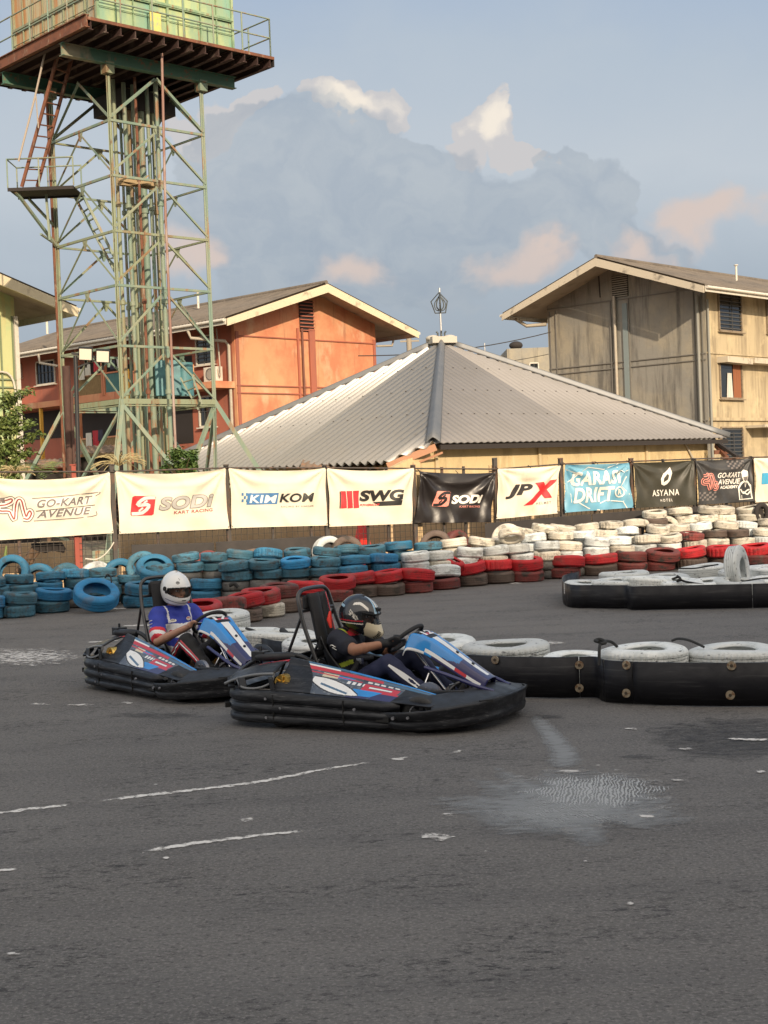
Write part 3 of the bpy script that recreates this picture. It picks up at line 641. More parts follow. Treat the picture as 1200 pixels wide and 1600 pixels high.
# ------------------------------------------------------------------ steel water tower
TC = Vector((-6.76, 40, 0)); TH = -.042
def tpt(k, R, z):
    a = TH + {'F': -PI/2, 'R': 0, 'B': PI/2, 'L': PI}[k]
    return Vector((TC.x + R*math.cos(a), TC.y + R*math.sin(a), z))
def tower():
    rt = empty('water_tower', (TC.x, TC.y, 0), 0, 'tall rusty green lattice water tower with a tank and deck on top', 'water tower')
    R0 = 2.13; lv = [11.6, 10.14, 8.67, 7.23, 5.62, 4.14]; top = 13.08
    for k in 'LFRB':
        mb = MB(); r = math.radians
        ang = TH + {'F': -PI/2, 'R': 0, 'B': PI/2, 'L': PI}[k]
        mb.angle_iron(tpt(k, R0, 3.95), tpt(k, R0, top), .095, .018, 0)
        mb.tube([tpt(k, R0-.03, 3.95), tpt(k, R0-.03, top)], .032, 8, 0)
        mb.box(tpt(k, R0, top-.12), (.26, .26, .30), rz=ang+PI/4)
        if k == 'L': mb.tube([tpt(k, R0+.08, 2.2), tpt(k, R0+.10, top)], .042, 10, 1)
        o = mb.build('leg', [M['rustg'] if k in 'LF' else M['green2'], M['rust']], rt, True)
        mb = MB()   # splayed foot frame
        mb.angle_iron(tpt(k, R0, 4.2), tpt(k, 4.6, 0), .12, .02); mb.angle_iron(tpt(k, R0, 4.2), tpt(k, 2.0, 0), .10, .02)
        mb.beam(tpt(k, 3.55, 1.75), tpt(k, 2.05, 1.75), .08, .08, 0); mb.beam(tpt(k, 2.0, .35), tpt(k, 3.9, 1.1), .07, .07, 0)
        mb.box(tpt(k, 4.6, .15), (.6,.6,.3)); mb.build('splayed_foot', M['green2'], rt, True)
    faces = [('L','F'), ('F','R'), ('R','B'), ('B','L')]
    for a, b in faces:
        for i, z in enumerate(lv):
            mb = MB(); pa, pb = tpt(a, R0, z), tpt(b, R0, z); big = i == 5
            mb.angle_iron(pa, pb, .14 if big else .065, .013, 0)
            if big: mb.beam(pa - Vector((0,0,.11)), pb - Vector((0,0,.11)), .12, .03)
            if i < 5:      # inverted V under each horizontal
                mid = (pa+pb)/2 - Vector((0,0,.08)); na, nb = tpt(a, R0, lv[i+1]+.1), tpt(b, R0, lv[i+1]+.1)
                mb.angle_iron(mid, na, .052, .012); mb.angle_iron(mid, nb, .052, .012)
                n = (pb-pa).cross(Vector((0,0,1))).normalized()
                mb.prism([mid+Vector((0,0,.06))+(pb-pa).normalized()*.13, mid+Vector((0,0,.06))-(pb-pa).normalized()*.13, mid-Vector((0,0,.2))-(pb-pa).normalized()*.03, mid-Vector((0,0,.2))+(pb-pa).normalized()*.03], n, .02)
            if i == 0:
                mid = (pa+pb)/2*1.0; mid.z = top-.15
                mb.angle_iron(mid, tpt(a, R0, lv[0]+.08), .075, .015); mb.angle_iron(mid, tpt(b, R0, lv[0]+.08), .075, .015)
            mb.build('brace', M['rustg'] if (i+ord(a)) % 3 == 0 else M['green2'], rt, True)
        mb = MB(); fa, fb = tpt(a, 3.4, 2.0), tpt(b, 3.4, 2.0)      # low ring and its knee braces
        ga, gb = tpt(a, R0, 4.05), tpt(b, R0, 4.05); gm = (tpt(a, 3.0, 1.9)+tpt(b, 3.0, 1.9))/2
        mb.angle_iron(ga, gm, .10, .02); mb.angle_iron(gb, gm, .10, .02); mb.angle_iron(tpt(a, 3.2, 1.9), tpt(b, 3.2, 1.9), .09, .02)
        mb.build('brace', M['green2'], rt, True)
    # vertical pipes in the core
    for j, (X, dy, r, mt) in enumerate([(184,-.6,.055,'rustg'),(200,-.25,.06,'green2'),(206.5,.3,.06,'rustg'),(213.5,0,.055,'green2'),(225,.5,.095,'green2'),(236,.1,.055,'green2'),(250,-.45,.065,'green2'),(218,-.7,.04,'rust'),(193,.6,.04,'green2'),(243,.75,.05,'rustg')]):
        c = at(X, 300, 40+dy); mb = MB(); mb.tube([(c.x, 40+dy, 0), (c.x, 40+dy, 13.1)], r, 12)
        for z in (2.2, 4.4, 6.9, 9.6): mb.cyl((c.x, 40+dy, z), (c.x, 40+dy, z+.12), r+.03, 12)
        mb.build('pipe', M[mt], rt, True)
    c = at(257, 300, 37.9); mb = MB(); t_ = at(247, 85, 37.9); mb.tube([(c.x, 37.9, 1.5), (c.x, 37.9, 9), (t_.x+.1, 37.9, 13.3)], .036, 10)
    mb.build('pipe', mat('salmon_rusty_pipe', (.24,.13,.10), .6, layers=[((.4,.36,.32), 2, (1,1,.3), .48,.62,.8)]), rt, True)
    # timber and coils lashed to the pipes
    mb = MB(); a = at(186, 284, 39.2); b = at(240, 292, 39.6); rnd = random.Random(3)
    for k in range(9): mb.beam(a+Vector((0,rnd.uniform(-.3,.3),rnd.uniform(-.08,.1))), b+Vector((0,rnd.uniform(-.3,.3),rnd.uniform(-.08,.1))), .06, .05)
    for k in range(10):
        p = a.lerp(b, rnd.random()); q = p + Vector((rnd.uniform(-.3,.3), rnd.uniform(-.2,.2), rnd.uniform(0,.28))); mb.beam(p, q, .04, .04)
    mb.build('plank_bundle', mat('weathered_planks', (.30,.22,.12), .9), rt, True)
    # deck : plate, joists, main beams, edge channels
    RD = 4.2; zt = 13.62; T = Vector((TC.x, TC.y, 0))
    cF, cR, cB, cL = [tpt(k, RD, zt) for k in 'FRBL']
    mb = MB(); mb.add([cF, cR, cB, cL, *(p+Vector((0,0,.05)) for p in (cF, cR, cB, cL))], [(3,2,1,0),(4,5,6,7),(0,1,5,4),(1,2,6,5),(2,3,7,6),(3,0,4,7)])
    mb.build('deck', M['dark'], rt, True)
    d1 = (cR-cF).normalized(); d2 = (cL-cF).normalized(); W = (cR-cF).length
    for k in range(14):
        p = cF + d1*(.12 + (W-.24)*k/13) - Vector((0,0,.13)); mb = MB()
        mb.beam(p + d2*.02, p + d2*(W-.02), .025, .24); mb.beam(p + d2*.02 - Vector((0,0,.12)), p + d2*(W-.02) - Vector((0,0,.12)), .13, .02); mb.beam(p+d2*.02 + Vector((0,0,.11)), p+d2*(W-.02) + Vector((0,0,.11)), .13, .02)
        mb.build('joist', mat('red_brown_joist', (.045,.022,.018), .85, layers=[((.16,.12,.10), 2, S1,.56,.66,.7)]) if k == 0 else bpy.data.materials['red_brown_joist'], rt, True)
    for f, mt in ((.235, 'beamF'), (.765, 'beamB')):
        p = cF + d2*W*f - Vector((0,0,.42)); mb = MB(); a, b = p + d1*.05, p + d1*(W-.35)
        mb.beam(a, b, .03, .30); mb.beam(a+Vector((0,0,.155)), b+Vector((0,0,.155)), .2, .02); mb.beam(a-Vector((0,0,.155)), b-Vector((0,0,.155)), .2, .02)
        for k in range(16): mb.beam(a.lerp(b, (k+.5)/16)+Vector((0,0,-.14)), a.lerp(b, (k+.5)/16)+Vector((0,0,.14)), .02, .16, up=d1)
        mb.build('main_beam', M['beamgreen'], rt, True)
    mb = MB(); a, b = cF + Vector((0,0,-.06)), cL + Vector((0,0,-.06)); mb.beam(a, b, .03, .30); mb.beam(a+Vector((0,0,.15)), b+Vector((0,0,.15)), .14, .02); mb.beam(a-Vector((0,0,.15)), b-Vector((0,0,.15)), .14, .02)
    mb.build('edge_channel', M['rust'], rt, True)
    mb = MB(); a, b = cF + Vector((0,0,.0)), cR; mb.beam(a, b, .05, .08); mb.build('edge_channel', M['rust'], rt, True)
    mb = MB(); a, b = cR - Vector((0,0,.1)), cB - Vector((0,0,.1)); mb.beam(a, b, .03, .25); a, b = cB - Vector((0,0,.1)), cL - Vector((0,0,.1)); mb.beam(a, b, .03, .25); mb.build('edge_channel', M['dark'], rt, True)
    mb = MB(); mb.box(tpt('B', 1.1, 12.75), (1.8,1.5,.55), rz=PI/4+TH); mb.build('sump', M['dark'], rt, True)
    # tank of bolted panels
    RT = 3.06; zb = zt+.07; H = 4.2; q = [tpt(k, RT, zb) for k in 'LFRB']
    tk = MB(); up = Vector((0,0,H)); tk.add([*q, *(p+up for p in q)], [(0,1,5,4)], 1); tk.add([*q, *(p+up for p in q)], [(1,2,6,5),(2,3,7,6),(3,0,4,7),(4,5,6,7),(3,2,1,0)], 0)
    tk = tk.build('tank', [M['tankg'], M['tanko']], rt, True)
    for (a, b, mt) in ((q[0], q[1], 'rustg'), (q[1], q[2], 'green')):
        d = (b-a).normalized(); n = Vector((d.y, -d.x, 0)); L = (b-a).length; mb = MB()
        for k in range(9):
            p = a + d*(L*k/8) + n*.03; mb.beam(p, p+up, .07 if k in (0, 4, 8) else .03, .05 if k in (0,4,8) else .035, up=n)
        for z, w in ((.03,.08),(.62,.025),(.98,.05),(1.03,.13),(2.0,.05),(3.0,.05)): mb.beam(a+n*.05+Vector((0,0,z)), b+n*.05+Vector((0,0,z)), .07 if w > .1 else .03, w*.5)
        mb.build('tank_rib', M[mt], tk, True)
    pp = at(245, 38, 37.5); mb = MB(); n1 = (q[2]-q[1]).normalized(); nn = Vector((n1.y, -n1.x, 0))
    pp = on_plane(243, 36, q[1]+nn*.09, nn); mb.box(pp, (.34,.02,.62), rz=math.atan2(n1.y, n1.x)); mb.build('inspection_hatch', mat('yellow_flaking_hatch', (.62,.52,.16), .7, layers=[((.3,.4,.25), 8, S1,.5,.6,.8)]), tk, True)
    # railings round the deck
    for (a, b) in ((cL, cF), (cF, cR), (cR, cB)):
        mb = MB(); a0, b0 = a+Vector((0,0,.05)), b+Vector((0,0,.05))
        a0 = a0.lerp(T+Vector((0,0,zt+.05)), .02); b0 = b0.lerp(T+Vector((0,0,zt+.05)), .02)
        for k in range(7): p = a0.lerp(b0, k/6); mb.tube([p, p+Vector((0,0,1.05))], .024, 6)
        for h in (1.05, .52): mb.tube([a0+Vector((0,0,h)), b0+Vector((0,0,h))], .022, 6)
        mb.build('railing', M['green2'], rt, True)
    # landing half way up on the left, with its rails and two ladders
    lz = at(60, 298, 38.9).z; xa, xb = at(20, 297, 38.9).x, at(122, 303, 38.9).x
    la = MB(); la.box(((xa+xb)/2, 38.9, lz-.04), (xb-xa, 1.1, .035)); la.beam((xa, 38.35, lz-.06), (xb, 38.35, lz-.06), .04, .09); la.beam((xa, 39.45, lz-.06), (xb, 39.45, lz-.06), .04, .09)
    la.build('landing', M['dark'], rt, True)
    mb = MB()
    for x in (xa, xa+.85, xb): 
        for y in (38.38, 39.42): mb.tube([(x, y, lz), (x, y, lz+.78)], .022, 6)
    mb.tube([(xb, 38.38, lz+.76), (xa, 38.38, lz+.76), (xa, 39.42, lz+.76), (xb, 39.42, lz+.76)], .022, 6)
    mb.build('railing', M['green2'], rt, True)
    mb = MB(); l1 = tpt('L', R0, 8.7)
    mb.beam((xa+.2, 38.4, lz-.1), l1+Vector((0,-.1,0)), .07, .07); mb.beam((xa+.3, 39.4, lz-.1), l1+Vector((0,.1,.5)), .06, .06); mb.beam((xa+.9, 38.9, lz-.1), (xa+.95, 38.9, lz-1.35), .06, .06); mb.beam((xa+.8, 38.5, lz-1.25), (l1.x, 39.5, lz-1.3), .05, .05)
    mb.build('bracket', M['green2'], rt, True)
    def ladder(a0, a1, b0, b1, n, m, w=.05):
        mb = MB(); mb.beam(a0, a1, w*1.2, w*1.6); mb.beam(b0, b1, w*1.2, w*1.6); ld = mb.build('ladder', m, rt, True)
        for k in range(n): f = (k+.6)/n; mb = MB(); mb.beam(a0.lerp(a1, f), b0.lerp(b1, f), .045, .03); mb.build('rung', m, ld, True)
    ladder(at(34,292,38.6), at(91.5,82,38.3), at(58,292,39.1), at(112.5,90,38.8), 12, M['rust'], .05)
    ladder(at(117,308,39.6), at(180,425,39.9), at(127,300,39.3), at(190,424,39.6), 8, M['green2'], .045)
    ladder(at(282,590,39.5), at(310,640,39.5), at(300,585,39.2), at(316,632,39.2), 4, M['green2'], .03)
    mb = MB(); mb.tube([at(29,252,38.2), at(55,150,38.1), at(72.5,72,38.0)], .03, 6); mb.tube([at(56,150,38.1), at(60,200,38.2)], .02, 6); mb.build('handrail', mat('pale_rusty_rail', (.36,.30,.24), .6), rt, True)
    # blue tank hung low in the frame
    c = at(262, 592, 40.4); mb = MB(); mb.box((c.x, 40.4, c.z), (.72,.7,1.0), rz=.2); mb.tube([(c.x+.45, 40.6, c.z-.5), (c.x+.45, 40.6, c.z+.45)], .26, 14)
    mb.build('cistern', mat('blue_green_cistern', (.07,.20,.22), .5, layers=[((.03,.10,.12), 3, S1,.45,.65,.8)]), rt, True, bevel=.02)
tower()
# rusty round pole in front of the tower, and the lamp pole
c = at(108, 700, 34); t = at(103, 572, 34); mb = MB(); mb.tube([(c.x, 34, 0), (t.x, 34, t.z)], .095, 14); mb.tube([(c.x+.10, 34-.1, 0), (t.x+.13, 33.9, t.z-.6)], .035, 8)
tag(mb.build('rusty_pole', mat('dark_rust_pole', (.055,.024,.018), .8, layers=[((.10,.055,.04), 3, (1,1,.3), .45,.65,.8)], bump=.01)), 'thick dark rusty pole standing at the left leg of the lattice tower', 'pole')
def floodlight():
    b = at(120, 740, 30); t = at(118, 556, 30); rt = empty('floodlight_pole', (b.x, 30, 0), 0, 'slim black pole with two square floodlights in front of the lattice tower', 'floodlight')
    mb = MB(); mb.tube([(b.x, 30, 0), (t.x, 30, t.z)], .045, 10); mb.build('pole', M['lampblack'], rt, True)
    mb = MB(); mb.beam(at(112,552,30), at(172,562,30), .05, .05); mb.beam(at(118,575,30), at(150,562,30), .03, .03); mb.build('crossbar', M['lampblack'], rt, True)
    for X, Y in ((133.5,553.5),(160.5,557)):
        p = at(X, Y, 29.85); R = Matrix.Rotation(.12, 3, 'Z') @ Matrix.Rotation(.35, 3, 'X') @ Matrix.Rotation(.08, 3, 'Y'); mb = MB()
        mb.box(p+R@Vector((0,.05,0)), (.29,.10,.27), M=R); mb.box(p+R@Vector((0,.14,0)), (.22,.10,.2), M=R)
        for k in range(5): mb.box(p+R@Vector((-.1+.05*k,.2,0)), (.012,.06,.2), M=R)
        mb.beam(p+R@Vector((0,.12,-.16)), p+R@Vector((0,.12,-.32)), .05, .04)
        h = mb.build('lamp_head', M['lampblack'], rt, True)
        mb = MB(); mb.box(p+R@Vector((0,-.008,0)), (.25,.012,.23), M=R); mb.build('lamp_glass', M['lampglass'], h, True)
floodlight()
# ------------------------------------------------------------------ buildings
E1 = Vector((math.sin(math.radians(44)), math.cos(math.radians(44)), 0)); E2 = Vector((-E1.y, E1.x, 0)); Z = Vector((0,0,1))
def corr(mb, O, U, Dn, u0, u1, lo, hi, pitch=.2, amp=.028, mi=0, per=6, rows=1, thick=.02):
    """corrugated sheet: O origin, U along the eave, Dn down the slope; lo(u)/hi(u) = near and far ends measured down the slope"""
    N = U.cross(Dn).normalized()
    if N.z < 0: N = -N
    n = max(2, int((u1-u0)/pitch*per)); st = []
    for off in (0, -thick):
        b = len(mb.v)
        for i in range(n+1):
            u = u0 + (u1-u0)*i/n; h = amp*math.cos(2*PI*u/pitch); a, c = lo(u), hi(u)
            for r in range(rows+1): mb.v.append(tuple(O + U*u + Dn*(a+(c-a)*r/rows) + N*(h+off)))
        st.append(b)
        for i in range(n):
            for r in range(rows):
                k = b+i*(rows+1)+r; f = (k, k+rows+1, k+rows+2, k+1); mb.f.append(f if off == 0 else f[::-1]); mb.m.append(mi); mb.sm.append(True)
    for i in range(n):
        for r in (0, rows):
            a = st[0]+i*(rows+1)+r; c = st[1]+i*(rows+1)+r; mb.f.append((a, a+rows+1, c+rows+1, c)); mb.m.append(mi); mb.sm.append(False)
def gable_house(rt, P0, g, r, w, L, ze, zr, oe, og, wallg, walls, fascia, roofm, zf, pitch=.22, extra=None):
    """P0 front corner, g along the gable wall, r along the ridge (away); og overhang past the gable"""
    zw = ze; rise = zr-zf; half = w/2
    zwall = lambda t: zw
    mb = MB(); h = Vector((0,0,zw)); B = P0 + g*w
    apexw = zw + (zr-zf)*(half/(half+oe)) - .12
    # gable wall (pentagon with thickness)
    zl = zr - rise*(half/(half+oe)) - .10
    mb.prism([P0, B, B+Z*zl, P0+g*half+Z*(zr-.10), P0+Z*zl], r, .18); gw = mb.build('wall', wallg, rt, True)
    mb = MB(); far = P0 + r*(L-.18)
    mb.prism([far, far+g*w, far+g*w+Z*zl, far+g*half+Z*(zr-.10), far+Z*zl], r, .18); mb.build('wall', wallg, rt, True)
    outs = []
    for q, s in ((P0, 1), (B, -1)):
        mb = MB(); a = q + r*.18; b = q + r*(L-.18); mb.prism([a, b, b+Z*zl, a+Z*zl], g*s, .18); outs.append(mb.build('wall', walls, rt, True))
    # roof planes
    ln = math.hypot(half+oe, rise); rf = None
    for s in (-1, 1):
        mb = MB(); O = P0 + g*half - r*og + Z*zr; Dn = (g*s*(half+oe) - Z*rise)/ln
        corr(mb, O, r, Dn, 0, L+og+.6, lambda u: 0, lambda u: ln, pitch, .03, 0, rows=2)
        o = mb.build('roof', roofm, rt, True); rf = rf or o
        mb = MB()   # soffit boards under the sheet
        dd = Dn; mb.prism([O - Z*.08 + r*.02 + dd*.02, O - Z*.08 + r*.02 + dd*(ln-.03), O - Z*.08 + r*(L+og+.5) + dd*(ln-.03), O - Z*.08 + r*(L+og+.5) + dd*.02], Vector((0,0,-1)), .03)
        mb.build('soffit', M['soffit'], rt, True)
        mb = MB(); a = O - Z*.22 - r*.03; b = a + Dn*ln      # barge board
        n = g*s*rise + Z*(half+oe); mb.prism([a+Z*.17, b+Z*.17, b-Z*.13, a-Z*.20], -r, .05); mb.build('barge_board', fascia, rt, True)
        mb = MB(); a = O + Dn*(ln+.03) - Z*.16; b = a + r*(L+og+.5); mb.beam(a, b, .05, .24); mb.tube([a+g*s*.1+Z*.06, b+g*s*.1+Z*.06], .07, 8); mb.build('gutter', M['frame_white'], rt, True)
    mb = MB(); O = P0 + g*half - r*og + Z*(zr+.03); mb.tube([O, O + r*(L+og+.6)], .10, 8); mb.build('ridge_cap', roofm, rf, True)
    return gw, outs
def wall_rect(box, P, d, n):
    """pixel box -> (t0,t1,z0,z1) on the vertical plane through P along d"""
    a = on_plane(box[0], box[3], P, n); b = on_plane(box[2], box[1], P, n)
    t0, t1 = sorted(((a-P).dot(d), (b-P).dot(d))); z0, z1 = sorted((a.z, b.z)); return t0, t1, z0, z1
def window(parent, P, d, n, t0, t1, z0, z1, style='louvre', fm='frame_white', fw=.07, curtain=False):
    """n points out of the wall; the pane sits back inside a reveal box"""
    fr = MB(); c = lambda t, z, o: P + d*t + Z*z + n*o
    for (a, b) in ((c(t0,z0,.03), c(t1,z0,.03)), (c(t0,z1,.03), c(t1,z1,.03))): fr.beam(a, b, .09, fw)
    for t in (t0, t1): fr.beam(c(t,z0+fw/2,.031), c(t,z1-fw/2,.031), fw, .09, up=n)
    fr.beam(c(t0-.1,z0-.06,.08), c(t1+.1,z0-.06,.08), .2, .05)
    f = fr.build('window', M[fm], parent, True)
    p = MB(); p.add([c(t0,z0,.012), c(t1,z0,.012), c(t1,z1,.012), c(t0,z1,.012)], [(0,1,2,3)]); p.build('pane', M['glassdark'], f, True)
    if style == 'louvre':
        l = MB(); k = int((z1-z0)/.17)
        for i in range(k):
            z = z0 + (i+.7)*(z1-z0)/(k+.3); l.beam(c(t0+.05,z,.05), c(t1-.05,z,.05), .03, .05)
        l.beam(c((t0*.45+t1*.55),z0,.07), c((t0*.45+t1*.55),z1-.2,.07), .035, .03, up=n)
        l.build('louvre', M['louvre'], f, True)
    elif style == 'bars':
        l = MB(); k = max(2, int((t1-t0)/.28))
        for i in range(1, k): l.beam(c(t0+(t1-t0)*i/k,z0,.04), c(t0+(t1-t0)*i/k,z1,.04), .03, .03, up=n)
        l.beam(c(t0,(z0+z1)/2,.045), c(t1,(z0+z1)/2,.045), .03, .03); l.build('window_bar', M['louvre'], f, True)
    if curtain:
        l = MB(); a, b = t0+(t1-t0)*.6, t1-.08
        l.grid(lambda u, v: c(a+(b-a)*u, z0+(z1-z0-.05)*v, .035+.012*math.sin(u*22)), 24, 1); l.build('curtain', M['curtain'], f, True)
        l = MB(); a, b = t0+(t1-t0)*.28, t0+(t1-t0)*.58
        l.grid(lambda u, v: c(a+(b-a)*(u*(1-v*.35)+v*.2), z0+(z1-z0)*.66*v, .04+.015*math.sin(u*16)), 20, 4); l.build('hanging_cloth', M['cloth2'], f, True)
    return f
# --- orange block
def orange():
    P0 = at(365, 500, 60); P0.z = 0; w, L = 8.54, 19.0
    rt = empty('apartment_block', P0, 0, 'orange rendered apartment block with balconies and a grey corrugated gable roof', 'building')
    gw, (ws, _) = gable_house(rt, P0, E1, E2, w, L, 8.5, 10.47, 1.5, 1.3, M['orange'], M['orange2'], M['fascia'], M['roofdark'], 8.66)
    nG = -E2; nS = -E1
    t = lambda X, Y=600: (on_plane(X, Y, P0, nG)-P0).dot(E1)
    # string courses, central pilaster with louvred vent
    mb = MB()
    for z in (8.12, 6.02, 5.70): mb.beam(P0 + nG*.03 + Z*z + E1*.02, P0 + nG*.03 + Z*z + E1*(w-.02), .06, .05)
    for tt in (.12, w-.12): mb.beam(P0 + nG*.02 + E1*tt, P0 + nG*.02 + E1*tt + Z*8.3, .16, .05, up=nG)
    mb.build('string_course', M['orange2'], gw, True)
    mb = MB(); t0, t1, z0, z1 = wall_rect((468,520,490,690), P0, E1, nG); mb.beam(P0+nG*.05+E1*(t1-.18), P0+nG*.05+E1*(t1-.18)+Z*8.6, .34, .1, up=nG); mb.beam(P0+nG*.04+E1*(t0+.12), P0+nG*.04+E1*(t0+.12)+Z*8.6, .10, .06, up=nG)
    mb.tube([P0+nG*.09+E1*(t0+.34), P0+nG*.09+E1*(t0+.34)+Z*8.6], .05, 8, 1)
    mb.build('pilaster', [M['orange2'], mat('brown_downpipe', (.16,.06,.04), .7)], gw, True)
    t0, t1, z0, z1 = wall_rect((468,470,488,518), P0, E1, nG); mb = MB(); a = P0+nG*.02
    mb.add([a+E1*t0+Z*z0, a+E1*t1+Z*z0, a+E1*t1+Z*z1, a+E1*t0+Z*z1], [(0,1,2,3)]); v = mb.build('vent', M['dark'], gw, True)
    mb = MB(); 
    for k in range(9): z = z0+(z1-z0)*(k+.4)/9; mb.beam(a+nG*.05+E1*t0+Z*z, a+nG*.05+E1*t1+Z*z, .06, .045)
    mb.build('vent_slat', M['orange2'], v, True)
    # downpipe wrapping the corner
    mb = MB(); a = P0 + nS*.45
    mb.tube([P0+nS*1.5+Z*8.35+E2*1.2, P0+nS*1.45+Z*8.05+E2*1.1, P0+nS*.25+Z*7.9+E2*.3, P0+nS*.12+Z*7.7+E2*.25, P0+nS*.12+E2*.25+Z*0], .07, 8); mb.build('downpipe', M['pipe_white'], ws, True)
    mb = MB(); mb.tube([P0+E1*(w+1.0)+nG*.2+Z*8.3, P0+E1*(w+.9)+nG*.2+Z*8.05, P0+E1*(w-.05)+nG*.12+Z*8.0], .05, 8); mb.build('downpipe', M['pipe_white'], gw, True)
    mb = MB(); mb.tube([at(60,553,66)+Z*0, at(62,567,66), at(90,572,66)], .06, 8); mb.build('downpipe', M['pipe_white'], ws, True)
    S = lambda box: wall_rect(box, P0, E2, nS)
    window(ws, P0, E2, nS, *S((309,523,335,571)), 'louvre')
    window(ws, P0, E2, nS, *S((314,618,336,667)), 'bars')
    window(ws, P0, E2, nS, *S((59,562,86,602)), 'bars')
    window(ws, P0, E2, nS, *S((28,570,34,590)), 'bars')
    # continuous slab at first floor, doors and low walls
    mb = MB(); mb.beam(P0+nS*.55+Z*6.05+E2*.1, P0+nS*.55+Z*6.05+E2*(L-2), 1.1, .28); mb.build('balcony_slab', M['orange'], ws, True)
    mb = MB(); mb.beam(P0+nS*.55+Z*3.1+E2*4, P0+nS*.55+Z*3.1+E2*(L-2), 1.1, .25); mb.build('balcony_slab', M['orange2'], ws, True)
    def opening(box):
        t0, t1, z0, z1 = S(box); mb = MB(); a = P0+nS*.015; mb.add([a+E2*t0+Z*z0, a+E2*t1+Z*z0, a+E2*t1+Z*z1, a+E2*t0+Z*z1], [(0,1,2,3)]); mb.build('doorway', M['dark'], ws, True)
    for b in ((120,560,188,625),(120,640,190,712),(196,555,300,600),(196,615,300,700),(28,640,95,690)): opening(b)
    def balcony(X0, X1, z0, h, mt, posts=True):
        n = nS; P = P0+nS*1.05
        ta = (on_plane(X1, 600, P, n)-P).dot(E2); tb = (on_plane(X0, 600, P, n)-P).dot(E2)
        mb = MB(); mb.grid(lambda u, v: P+E2*(ta+(tb-ta)*u)+Z*(z0+.15+(h-.15)*v)+n*.012*math.sin(u*180), 240, 1, 0, True)
        rl = mb.build('balcony_rail', M[mt], ws, True)
        mb = MB()
        for zz in (z0+.12, z0+h+.04): mb.beam(P+E2*ta+Z*zz, P+E2*tb+Z*zz, .07, .07)
        for tt in (ta, tb): mb.beam(P+E2*tt+Z*(z0+.05), P+E2*tt+Z*(z0+2.45 if posts else z0+h), .16, .16, up=n)
        mb.build('rail_post', M['orange'], rl, True)
    balcony(122, 162, 6.1, 1.0, 'bamboo'); balcony(164, 196, 6.1, 1.0, 'teal'); balcony(122, 200, 3.2, 1.0, 'bamboo'); balcony(204, 262, 3.2, 1.0, 'bamboo'); balcony(200, 300, 6.1, .9, 'orange2', False)
    mb = MB(); mb.box(P0+nS*1.0+Z*4.6+E2*13.4, (.14,.14,2.7), rz=.7); mb.build('post', M['cloth4'], ws, True)
    # air conditioner
    ac = MB(); c = on_plane(333, 585, P0+nS*.3, nS); ac.box(c, (.36,.85,.62), rz=math.atan2(nS.y, nS.x)); acx = ac.build('air_conditioner', M['ac'], ws, True, bevel=.02)
    mb = MB(); mb.tube([c+nS*.19+Vector((math.cos(a)*.24*E2.x, math.cos(a)*.24*E2.y, math.sin(a)*.24)) for a in [k*PI/8 for k in range(16)]], .02, 6, closed=True)
    for k in range(8): mb.beam(c+nS*.19+E2*(-.2+.057*k)-Z*.2, c+nS*.19+E2*(-.2+.057*k)+Z*.2, .012, .012, up=nS)
    mb.build('fan_grille', M['acdark'], acx, True)
    mb = MB(); mb.tube(catmull([c+E2*-.4+nS*.1+Z*.2, c+E2*-.6+nS*.1+Z*-.1, c+E2*-.55+nS*.1+Z*1.0, c+E2*-.45+nS*.1+Z*1.9], 5), .03, 6); mb.build('conduit', M['pipe_white'], acx, True)
    # washing on the balconies
    rnd = random.Random(5)
    for (X, Y, w_, h_, mt) in ((150,688,.5,.9,'cloth1'),(139,690,.45,.8,'cloth2'),(157,680,.35,.5,'cloth3'),(128,585,.4,.5,'cloth2'),(137,578,.4,.5,'cloth2'),(150,573,.35,.45,'cloth1'),(197,600,.55,1.3,'cloth4'),(186,566,.4,.5,'cloth2'),(176,570,.35,.4,'cloth3')):
        p = on_plane(X, Y, P0+nS*1.2, nS); mb = MB(); ph = rnd.uniform(0, 6)
        mb.grid(lambda u, v: p+E2*((u-.5)*w_*(1-.15*v))-Z*(v-.5)*h_+nS*(.05*math.sin(u*9+ph)*v), 14, 8)
        tag(mb.build('laundry', M[mt]), {'cloth1':'red cloth','cloth2':'pale cloth','cloth3':'dark cloth','cloth4':'yellow cloth'}[mt]+' hung on the %s balcony of the orange block, %s' % ('lower' if Y > 640 else 'upper', {150:'middle of the line',139:'left end',157:'right end',128:'left end',137:'second from the left',197:'beside the tower leg',186:'right of the leg',176:'left of the leg'}[X]) , 'laundry', 'washing hung on the balconies of the orange block')
    for X, Y, h_ in ((74,522,1.0),(310,482,.8)):
        p = at(X, Y, 66); mb = MB(); mb.tube([p, p+Z*h_], .06, 6); mb.build('vent_pipe', M['frame_white'], rt, True)
orange()
